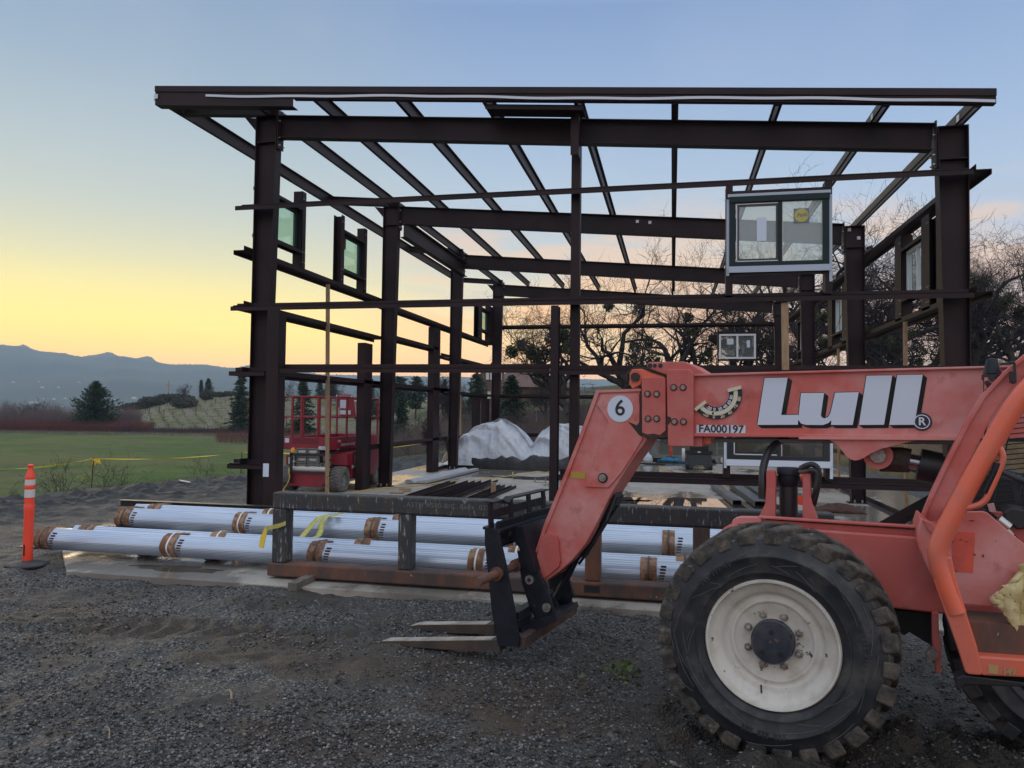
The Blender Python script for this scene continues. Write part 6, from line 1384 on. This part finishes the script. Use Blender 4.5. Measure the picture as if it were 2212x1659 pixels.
# front wheel -----------------------------------------------------------
def wheel(c, R=.70, name='wheel', dark=False, seed=0):
    rr = random.Random(seed); k = 1.0; RS = lambda r: r if r < .44 else .44 + (r - .44) * (R - .44) / .215
    m = MB(); m.lathe([(RS(r), o) for r, o in ((.372, .12), (.385, .175), (.40, .19), (.425, .20), (.43, .208), (.437, .208), (.44, .20), (.50, .208), (.505, .214), (.512, .214), (.516, .207), (.555, .200), (.590, .178), (.612, .14), (.618, 0), (.612, -.14), (.59, -.178), (.5, -.205), (.385, -.175))], c, -TN, 96)
    for q in range(len(m.f)):
        if 12 * 96 <= q < 17 * 96: m.m[q] = 1
    ty = m.build('tyre', [M_rub, M_rub if dark else M_mud], TH_, smooth=True, angle=50)
    m = MB(); n = 27
    for q in range(n):
        for sg in (1, -1):
            a = 2 * math.pi * (q + (0 if sg > 0 else .5)) / n + rr.uniform(-.01, .01); P8 = []
            for off0, off1, w0, dr in ((.192, .150, .066, 0),):
                U = lambda an, r, o: c + TA * (RS(r) * math.sin(an)) + Vector((0, 0, 1)) * (RS(r) * math.cos(an)) - TN * (o * sg)
                sk = .16; R1 = .655 + rr.uniform(-.006, .004); wd = .082 + rr.uniform(-.012, .012)
                bot = [U(a - wd, .566, .202), U(a + wd, .566, .202), U(a + sk + wd, .60, .0), U(a + sk - wd, .60, .0)]
                top_ = [U(a - wd * .88, R1 - .014, .196), U(a + wd * .88, R1 - .014, .196), U(a + sk + wd * .85, R1, .0), U(a + sk - wd * .85, R1, .0)]
                m.hexa(bot + top_)
                bot2 = [U(a - wd, .57, .197), U(a + wd, .57, .197), U(a + wd * .9, .60, .192), U(a - wd * .9, .60, .192)]
    if not dark:
        e = MB(); U2 = lambda an, r, o: c + TA * (r * math.sin(an)) + Vector((0, 0, 1)) * (r * math.cos(an)) - TN * o
        for q in range(34):
            a = rr.uniform(0, 6.28); r0 = rr.uniform(.45, .58); L_ = rr.uniform(.1, .5); dr = rr.uniform(-.06, .06)
            e.tube([U2(a + L_ * j / 6, r0 + dr * j / 6, .2125 - .0 * j) for j in range(7)], .0012, 4)
        sub(e.build('scuff_marks', pmat('scuff', (.13, .12, .11), .9), TH_), ty)
        e = MB()
        for a0, nn in ((3.0, 11), (1.35, 9), (5.4, 10)):
            for q in range(nn):
                a = a0 + q * .045
                if q % 4 == 3: continue
                e.hexa([U2(a - .014, .50, .209), U2(a + .014, .50, .209), U2(a + .014, .535, .209), U2(a - .014, .535, .209), U2(a - .013, .501, .2145), U2(a + .013, .501, .2145), U2(a + .013, .534, .2145), U2(a - .013, .534, .2145)])
        sub(e.build('moulded_marks', M_rub, TH_), ty)
    o = m.build('tread', M_rub if dark else M_mud, TH_, bevel=.012); sub(o, ty)
    m = MB(); m.lathe([(r * k, o) for r, o in ((.386, .178), (.378, .192), (.368, .190), (.362, .170), (.352, .150), (.335, .138), (.308, .128), (.292, .108), (.283, .078), (.270, .070), (.252, .074), (.243, .086), (.234, .086), (.226, .074), (.215, .066), (.10, .066))], c, -TN, 80)
    rim = m.build('rim', M_blackp if dark else M_rim, TH_, smooth=True, angle=60)
    M_nut = pmat('nut_steel', (.35, .33, .30), .5, .4, col2=(.16, .12, .09), scale=40)
    for q in range(8):
        m = MB(); a = 2 * math.pi * (q + .5) / 8 + .0; p_ = c + TA * (.158 * k * math.sin(a)) + Vector((0, 0, .158 * k * math.cos(a))) - TN * .066
        m.lathe([(.026, 0), (.026, .004), (.017, .006), (.017, .030), (0, .034)], p_, -TN, 6 if q % 2 else 8); sub(m.build('wheel_nut', M_nut, TH_), rim)
    m = MB(); m.lathe([(.128 * k, .06), (.128 * k, .10), (.118 * k, .105), (.118 * k, .165), (.108 * k, .180), (.05 * k, .183), (0, .183)], c, -TN, 40); sub(m.build('hub', pmat('hub_black', (.022, .028, .045), .4, col2=(.05, .05, .055), scale=8, col3=(.25, .14, .09), scale3=13, lo3=.66, hi3=.7), TH_, smooth=True), rim)
    m = MB(); 
    for (a, r_) in ((2.3, .07), (-2.3, .07), (0, .075)): disc(m, c + TA * r_ * math.sin(a) + Vector((0, 0, r_ * math.cos(a))) - TN * .183, .014, 0, .006, 6)
    m.build('hub_plug', M_blackp, TH_)
    return ty
WC = tp('Q', 1665, 1396, .205); WC.z = .648
cw = TEL + TN * .205 + Vector((0, 0, .634)); wheel(cw)
m = MB(); a = cw - TN * .14 + TA * -.06 + Vector((0, 0, -.30)); m.tube([a, a + Vector((0, 0, .05)) - TN * .02], .006, 6); m.build('valve', M_rust, TH_)
m = MB(); m.tube([TEL + TN * .3 + Vector((0, 0, .63)), TEL + TN * 1.9 + Vector((0, 0, .63))], .13, 16); m.build('front_axle', M_blackp, TH_, smooth=True)
# frame -------------------------------------------------------------------
bd = tpart('body', 'C', [(482, 292), (500, 262), (532, 243), (740, 250), (1600, 312), (1700, 316), (1740, 540), (1780, 660), (1790, 750), (1748, 746), (1480, 716), (1000, 690), (700, 560)], .58, .08, M_paint_dk, bevel=.01)
tpart('body', 'C', [(482, 292), (500, 262), (532, 243), (740, 250), (1600, 312), (1612, 410), (1660, 540), (1700, 640), (1748, 746), (1480, 716), (1000, 690), (700, 560)], .70, .05, M_paint_dk)
tpart('body', 'C', [(700, 420), (1600, 440), (1700, 640), (1748, 746), (1480, 716), (1000, 690)], .80, 1.0, M_paint_dk)
dk = tpart('deck_rail', 'C', [(545, 240), (556, 212), (572, 200), (600, 193), (716, 195), (720, 232), (590, 240), (560, 250)], .62, .05, M_paint, bevel=.012)
m = MB(); slab_(m, 'C', [(700, 192), (1610, 248), (1612, 262), (700, 204)], .62, .06); slab_(m, 'C', [(700, 207), (1608, 264), (1604, 306), (740, 246), (700, 240)], .66, .05); m.build('deck_rail', M_paint_dk, TH_, bevel=.004)
m = MB(); slab_(m, 'C', [(745, 206), (1606, 262), (1606, 272), (745, 213)], .655, .02); sub(m.build('mud_ledge', M_mud, TH_), dk)
tpart('transmission', 'C', [(1430, 722), (1690, 745), (1690, 930), (1560, 850), (1530, 870), (1470, 830)], .95, .7, M_blackp)
m = MB(); slab_(m, 'C', [(1688, 738), (1726, 740), (1730, 868), (1742, 900), (1742, 1085), (1712, 1085), (1700, 1010), (1690, 900)], .55, .06); m.build('link_arm', M_paint_dk, TH_, bevel=.006)
m = MB(); disc(m, tp('C', 1690, 975, .5), .03, -.05, .02, 14); m.build('pin', M_pin, TH_)
# sway cylinder on its two red posts
tpart('cylinder_post', 'A', [(836, 690), (842, 682), (860, 680), (882, 684), (887, 720), (884, 930), (798, 926), (830, 860), (836, 760)], 1.02, .07, M_paint_dk, bevel=.006)
tpart('cylinder_post', 'A', [(1030, 700), (1036, 692), (1056, 690), (1072, 700), (1074, 770), (1082, 860), (1112, 942), (1030, 940)], 1.02, .07, M_paint_dk, bevel=.006)
cb, ctp = tp('A', 955, 960, 1.16), tp('A', 955, 665, 1.16); kx = (tp('A', 1005, 800, 1.16) - tp('A', 905, 800, 1.16)).length / 100
m = MB(); m.tube([cb, ctp - Vector((0, 0, .12))], 49 * kx, 28); m.build('sway_cylinder', M_blackp, TH_, smooth=True)
m = MB(); ax_ = Vector((0, 0, 1)); m.lathe([(48 * kx, -.14), (56 * kx, -.12), (56 * kx, -.055), (62 * kx, -.05), (64 * kx, -.01), (60 * kx, .0), (0, .003)], ctp, ax_, 30); m.build('cylinder_cap', M_black, TH_, smooth=True)
for x in (880, 1030): m = MB(); m.tube([tp('A', x - 10, 716, 1.14), tp('A', x + 10, 716, 1.14)], .035, 14); m.build('trunnion', M_orange, TH_, smooth=True)
def hose(pts, r, t, mat=M_blackp):
    P_ = [tp('A', x, y, t + dt) for x, y, dt in pts]; out = []
    for i in range(len(P_) - 1):
        a, b, c, d = P_[max(i - 1, 0)], P_[i], P_[i + 1], P_[min(i + 2, len(P_) - 1)]
        for q in range(6): s = q / 6; out.append(.5 * ((2 * b) + (c - a) * s + (2 * a - 5 * b + 4 * c - d) * s * s + (3 * b - a - 3 * c + d) * s ** 3))
    out.append(P_[-1]); m = MB(); m.tube(out, r, 10); m.build('hydraulic_hose', mat, TH_, smooth=True)
hose([(820, 830, 0), (816, 740, 0), (822, 660, .05), (850, 580, .15), (900, 530, .25), (945, 508, .3)], .028, 1.06)
hose([(1018, 672, 0), (1050, 655, 0), (1085, 650, 0), (1112, 672, 0), (1118, 720, 0), (1108, 780, .0), (1090, 860, .05)], .020, 1.05)
hose([(1060, 682, 0), (1096, 684, 0), (1108, 720, 0), (1098, 790, 0), (1080, 840, .05)], .016, 1.0)
hose([(1010, 690, 0), (1060, 686, 0), (1085, 690, 0)], .014, 1.02, M_rust)
hose([(815, 770, -.04), (818, 830, -.04)], .03, 1.1)
# lift cylinder from the boom lug down behind the cab
rc_ = tp('A', 1432, 600, BT + .1)
m = MB(); m.lathe([(.055, -.12), (.098, -.12), (.098, .02), (.055, .02)], rc_, -TN, 28); m.build('rod_eye', M_paint_dk, TH_, smooth=True)
m = MB(); disc(m, rc_, .052, -.1, .05, 24); m.build('pin', M_pin, TH_, smooth=True)
m = MB(); m.tube([tp('A', 1470, 618, BT + .18), tp('A', 1560, 620, BT + .18), tp('A', 1600, 628, BT + .18)], .085, 16); m.tube([tp('A', 1440, 650, BT + .2), tp('A', 1600, 655, BT + .2)], .05, 12); m.build('rod_end', pmat('greasy_black', (.015, .014, .013), .6, col2=(.06, .05, .035), scale=14, bump=.8, bscale=40, bdist=.02), TH_, smooth=True)
m = MB(); m.tube([tp('A', 1590, 630, BT + .18), tp('A', 1665, 645, BT + .18)], .055, 20); m.build('cylinder_rod', pmat('chrome', (.25, .28, .32), .15, .9), TH_, smooth=True)
m = MB(); m.tube([tp('A', 1655, 650, BT + .18), tp('A', 2450, 830, BT + .18)], .10, 24); m.build('lift_cylinder', M_blackp, TH_, smooth=True)
m = MB(); m.tube([tp('A', 1650, 648, BT + .18), tp('A', 1760, 672, BT + .18)], .115, 20); m.build('cylinder_gland', M_blackp, TH_, smooth=True)
# cab --------------------------------------------------------------------
CT = .16
def ctube(pts, r, name, mat, t=CT, n=16):
    P_ = [tp('A', x, y, t + (dt[0] if dt else 0)) for x, y, *dt in pts]; out = []
    for i in range(len(P_) - 1):
        a, b, c, d = P_[max(i - 1, 0)], P_[i], P_[i + 1], P_[min(i + 2, len(P_) - 1)]
        for q in range(5): s = q / 5; out.append(.5 * ((2 * b) + (c - a) * s + (2 * a - 5 * b + 4 * c - d) * s * s + (3 * b - a - 3 * c + d) * s ** 3))
    out.append(P_[-1]); m = MB(); m.tube(out, r, n); return m.build(name, mat, TH_, smooth=True)
ctube([(2420, 40), (2290, 190), (2190, 300), (2110, 420), (2020, 580), (1940, 720), (1865, 860), (1800, 985), (1760, 1080), (1752, 1140), (1768, 1215), (1800, 1310), (1850, 1440)], .052, 'cab_post', M_orange)
# flat lower door post
tpart('cab_post', 'C', [(1722, 430), (1800, 420), (1830, 560), (1890, 760), (1945, 930), (1980, 1085), (1968, 1098), (1900, 1092), (1878, 1080), (1840, 960), (1770, 760), (1700, 560)], CT - .03, .10, M_orange, bevel=.02)
tpart('cab_pillar', 'A', [(2420, -80), (2420, 20), (2240, 150), (2130, 265), (2040, 400), (1940, 600), (1840, 790), (1745, 965), (1735, 1010), (1668, 945), (1664, 930), (1720, 790), (1800, 620), (1900, 425), (1990, 275), (2100, 160), (2230, 50)], .88, .10, M_paint, bevel=.01)
m = MB(); slab_(m, 'A', [(2420, -80), (2230, 50), (2100, 160), (1990, 275), (1900, 425), (1800, 620), (1720, 790), (1664, 930), (1684, 936), (1740, 800), (1820, 632), (1918, 440), (2006, 292), (2112, 178), (2236, 70), (2420, -60)], .85, .04); m.build('pillar_edge', M_paint, TH_, bevel=.003)
tpart('cab_cowl', 'A', [(1662, 938), (1735, 1000), (1790, 1010), (1800, 1100), (1760, 1180), (1790, 1290), (1800, 1360), (1740, 1290), (1690, 1190), (1655, 1110), (1640, 1060), (1642, 1000)], .42, .5, M_paint, bevel=.012)
tpart('cowl_ledge', 'A', [(1668, 940), (1720, 960), (1765, 1010), (1760, 1050), (1700, 1000)], .40, .03, M_paint_dk, bevel=.006)
sp_ = tpart('cab_side_panel', 'C', [(1770, 400), (1790, 300), (1830, 182), (1860, 166), (1985, 165), (2010, 176), (2214, 350), (2300, 430), (2300, 470), (2214, 520), (2070, 650), (2040, 698), (2020, 706), (1830, 690), (1790, 560)], .36, .04, M_paint, bevel=.006)
tpart('sticker_patch', 'C', [(1802, 278), (1935, 284), (1922, 512), (1806, 506)], .356, .0035, pmat('bare_patch', (.66, .10, .06), .5, col2=(.50, .085, .06), scale=8), par=sp_)
m = MB()
for (x, y, w, h_) in ((1925, 405, 14, 10), (1975, 408, 10, 18), (1805, 330, 8, 8), (1848, 322, 12, 6), (1880, 334, 10, 5), (1900, 214, 30, 6), (1822, 500, 8, 6), (2050, 330, 6, 6)):
    slab_(m, 'C', [(x, y), (x + w, y + h_ * .3), (x + w * .9, y + h_), (x + w * .1, y + h_ * .8)], .352, .0035)
sub(m.build('scratches', pmat('scratch', (.05, .03, .02), .8), TH_), sp_)
# floor, step and lower parts
tpart('cab_floor', 'C', [(1870, 790), (2400, 830), (2420, 1010), (1930, 985)], CT + .06, .62, M_rust)
tpart('step_bar', 'C', [(1925, 985), (2420, 1020), (2420, 1120), (1970, 1098)], CT - .02, .10, M_orange, bevel=.01)
sub(tpart('worn_lettering_patch', 'C', [(2010, 1036), (2068, 1042), (2064, 1090), (2010, 1084)], CT - .024, .003, pmat('old_yellow', (.42, .28, .10), .6)), sp_)
M_old = pmat('old_letter', (.40, .24, .12), .6)
for (x, tx) in ((2104, '1'), (2126, '4'), (2152, '9')): text_obj(tx, .05, tp('C', x, 1078, CT - .025), TA, (0, 0, 1), M_old, TH_, bold=.002)
tpart('under_bracket', 'C', [(1830, 1110), (1870, 1096), (2240, 1140), (2240, 1165), (1880, 1150), (1840, 1190), (1822, 1150)], CT + .0, .12, M_blackp, bevel=.006)
tpart('floor_beam', 'C', [(1830, 700), (2060, 705), (2300, 860), (2300, 890), (2120, 830), (1870, 790)], .5, .05, M_paint_dk)
tpart('inner_wall', 'C', [(1990, 640), (2300, 640), (2300, 1000), (2120, 900)], .62, .04, M_paint_dk)
# torn yellow foam hanging from the seat
def foam(u, v):
    P0 = tp('C', 2225, 455, .28); top_ = [(2050, 668), (2120, 560), (2215, 455), (2300, 470)]; x = 2040 + 240 * u
    yt = np.interp(x, [2040, 2110, 2215, 2290], [672, 585, 462, 470]); yb = np.interp(x, [2040, 2075, 2110, 2150, 2165, 2190, 2230, 2290], [676, 690, 730, 840, 885, 888, 850, 840])
    y = yt + (yb - yt) * v; d = .018 * math.sin(u * 22 + v * 2) + .02 * math.sin(u * 9 + 1)
    return tp('C', x + 6 * math.sin(v * 9), y, .27 + d * .7 + .02 * noise.noise(Vector((u * 14, v * 5, 0))))
m = MB(); nx, ny = 60, 30; V = [foam(i / nx, j / ny) for i in range(nx + 1) for j in range(ny + 1)]
m.add(V, [(i * (ny + 1) + j, (i + 1) * (ny + 1) + j, (i + 1) * (ny + 1) + j + 1, i * (ny + 1) + j + 1) for i in range(nx) for j in range(ny)]); o = m.build('torn_foam', M_insul, TH_, smooth=True, angle=0); s_ = o.modifiers.new('s', 'SOLIDIFY'); s_.thickness = .03
# grab handle
ctube([(2052, 505), (2070, 545), (2092, 580), (2098, 625), (2070, 700), (2030, 790), (2004, 840), (1965, 866), (1905, 880), (1872, 884)], .017, 'grab_handle', M_orange, CT - .02, 12)
ctube([(2070, 640), (2052, 690), (2018, 760), (2000, 800)], .0155, 'handle_grip', M_black, CT - .028, 12)
# interior: engine cover, console, steering wheel, wire guard
tpart('engine_cover', 'A', [(1740, 900), (1800, 760), (1880, 700), (2000, 680), (2120, 690), (2230, 720), (2450, 800), (2450, 950), (1740, 950)], 1.05, .35, pmat('engine_cover', (.018, .02, .026), .5), bevel=.04)
tpart('dash', 'A', [(1870, 885), (2010, 890), (2040, 930), (2000, 900)], .5, .3, M_blackp)
m = MB(); m.lathe([(.018 * math.cos(a) + .19, .018 * math.sin(a)) for a in [2 * math.pi * q / 10 for q in range(11)]], tp('A', 2275, 770, .55), (TA * .45 + Vector((0, 0, .9))), 40); m.build('steering_wheel', M_blackp, TH_, smooth=True)
m = MB(); m.tube([tp('A', 2275, 775, .55), tp('A', 2230, 900, .55), tp('A', 2200, 960, .55)], .03, 12); m.bar(tp('A', 2150, 730, .55), tp('A', 2178, 840, .55), .03, .03); m.build('steering_column', M_blackp, TH_)
tpart('console', 'A', [(2105, 905), (2150, 880), (2260, 900), (2280, 980), (2180, 1000), (2120, 950)], .45, .25, M_blackp, bevel=.01)
m = MB(); m.tube([tp('A', 2072, 940, .44), tp('A', 2130, 985, .44)], .032, 14); m.build('chrome_fitting', pmat('chrome2', (.5, .5, .5), .2, .9), TH_, smooth=True)
tpart('dash_panel', 'A', [(2040, 905), (2110, 905), (2215, 980), (2330, 1000), (2330, 1130), (2215, 1080), (2130, 985)], .52, .05, M_paint_dk)
m = MB(); slab_(m, 'A', [(2018, 862), (2052, 856), (2066, 905), (2028, 900)], .50, .02); m.build('paper_tag', pmat('pink_paper', (.5, .28, .28), .7), TH_)
m = MB()
for k in range(24):
    y = 330 + 27 * k; xs_ = float(np.interp(y, [300, 500, 700, 900, 1000], [2115, 2010, 1905, 1800, 1770])); m.tube([tp('A', xs_, y + 28 + k * 1.0, 1.0), tp('A', 2450, y - 12 + k * .6, 1.0)], .0035, 4, cap=False)
for x in (1960, 2090, 2220, 2350): m.tube([tp('A', x + 85, 300, .995), tp('A', x - 60, 950, .995)], .005, 4, cap=False)
m.build('wire_guard', M_blackp, TH_)
# beacon and bracket on the pillar
bc = tp('A', 2042, 165, .95); kb = kx
bc0 = tp('A', 2042, 165, .95); bw = (tp('A', 2092, 165, .95) - bc0).length; bh = (tp('A', 2042, 84, .95) - bc0).length
m = MB(); m.lathe([(bw * 1.02, -.0), (bw * .98, bh * .12), (bw * .90, bh * .3), (bw * .68, bh * .86), (bw * .58, bh * .97), (bw * .3, bh * 1.0), (0, bh)], bc0, (0, 0, 1), 28); m.build('beacon', M_black, TH_, smooth=True)
m = MB(); m.lathe([(0, -.04), (bw * 1.15, -.04), (bw * 1.15, -.005), (0, -.004)], bc0, (0, 0, 1), 24); m.build('beacon_base', M_blackp, TH_)
tpart('beacon_bracket', 'A', [(2002, 185), (2050, 183), (2085, 196), (2060, 225), (2016, 268), (2002, 266)], .90, .02, M_paint, bevel=.003)
tpart('bracket_back', 'A', [(1996, 176), (2100, 174), (2090, 198), (2010, 268), (1998, 266)], .925, .03, M_blackp)
m = MB()
for (x, y, r_) in ((2016, 214, .016), (2030, 230, .02), (2016, 255, .014), (2040, 198, .012)): disc(m, tp('A', x, y, .90), r_, 0, .004, 12)
m.build('bolts', M_blackp, TH_)
m = MB(); slab_(m, 'A', [(2132, 100), (2160, 95), (2170, 110), (2170, 150), (2158, 150), (2156, 112), (2136, 114)], .8, .03); slab_(m, 'A', [(2138, 150), (2172, 148), (2174, 212), (2160, 218), (2140, 210)], .8, .05); m.build('work_lamp', M_blackp, TH_, bevel=.004)
# rear wheel
rw = tp('Q', 2044, 1450, .8); s_r = (rw - TEL).dot(TA) + .70
cr_ = TEL + TA * s_r + TN * 1.05 + Vector((0, 0, .60)); wheel(cr_, seed=5, dark=True)  # shade under the cab painted in: tread and rim coloured near black
m = MB(); m.box(0, 0, 0, 0, 0, 0) if False else None
# weeds by the front tyre and odd sticks on the gravel
def weed(loc, label, n=60, s=.05, seed=1):
    rr = np.random.default_rng(seed); C = rr.normal(size=(n, 3)) * [.10, .08, .03] + [0, 0, .05]; V, Fc = cards(C, s, rr, 1.0, .35); t = thing('weed', loc, 0, label, 'weed', 'weeds on the gravel'); o = np_obj('leaves', V, Fc, pmat('weed_leaf', (.07, .10, .03), .8)); o.parent = t
p = at(1345, 1462, 2, -.04); weed((p.x, p.y, p.z), 'small green weed growing on the gravel just left of the front tyre')
for (x0, y0_, x1, y1_, lb) in ((495, 1490, 500, 1510, 'short pale chip of wood lying on the gravel in the left foreground'), (575, 1550, 640, 1543, 'thin dark twig lying on the gravel in the foreground'), (232, 1570, 236, 1595, 'thin dry stem lying on the gravel at lower left')):
    a, b = at(x0, y0_, 2, -.01), at(x1, y1_, 2, -.01); m = MB(); m.tube([a, a.lerp(b, .5) + Vector((0, .01, .01)), b], .007 if 'chip' in lb else .004, 5); tag(m.build('twig', M_wood if 'twig' not in lb else M_twig), lb, 'twig')
for (x, y, lb) in ((716, 1075, 'pale plastic pole lying on the ground left of the front left column'),):
    pass
a, b = at(710 / 1.58 * .5486 + 0, (1250 + 1028 / 1.58) * .54861, 2, -.02), at(0, 0, 2, 0) if False else None, 
p = at(zq('Q', 388, 1042)[0], 1042, 2, .0); q = at(410, 1046, 2, 0); m = MB(); m.tube([p + Vector((0, 0, .05)), q + Vector((0, 0, .05))], .02, 6); tag(m.build('white_pipe', M_white), 'short white pipe lying on the churned gravel left of the steel frame', 'pipe')
# ------------------------------------------------------------------ air: faint valley haze
hb = MB(); hb.box(-7200, 6200, -60, 6200, -110, 330)
mh_ = bpy.data.materials.new('haze'); mh_.use_nodes = True; t = mh_.node_tree; t.nodes.clear()
pv = node(t, 'ShaderNodeVolumePrincipled'); pv.inputs['Color'].default_value = (.52, .74, 1.0, 1); pv.inputs['Absorption Color'].default_value = (1, 1, 1, 1); pv.inputs['Density'].default_value = HAZE_D; pv.inputs['Anisotropy'].default_value = 0.0
ou = node(t, 'ShaderNodeOutputMaterial'); t.links.new(pv.outputs[0], ou.inputs['Volume'])
ho = hb.build('haze', mh_, kind='stuff')
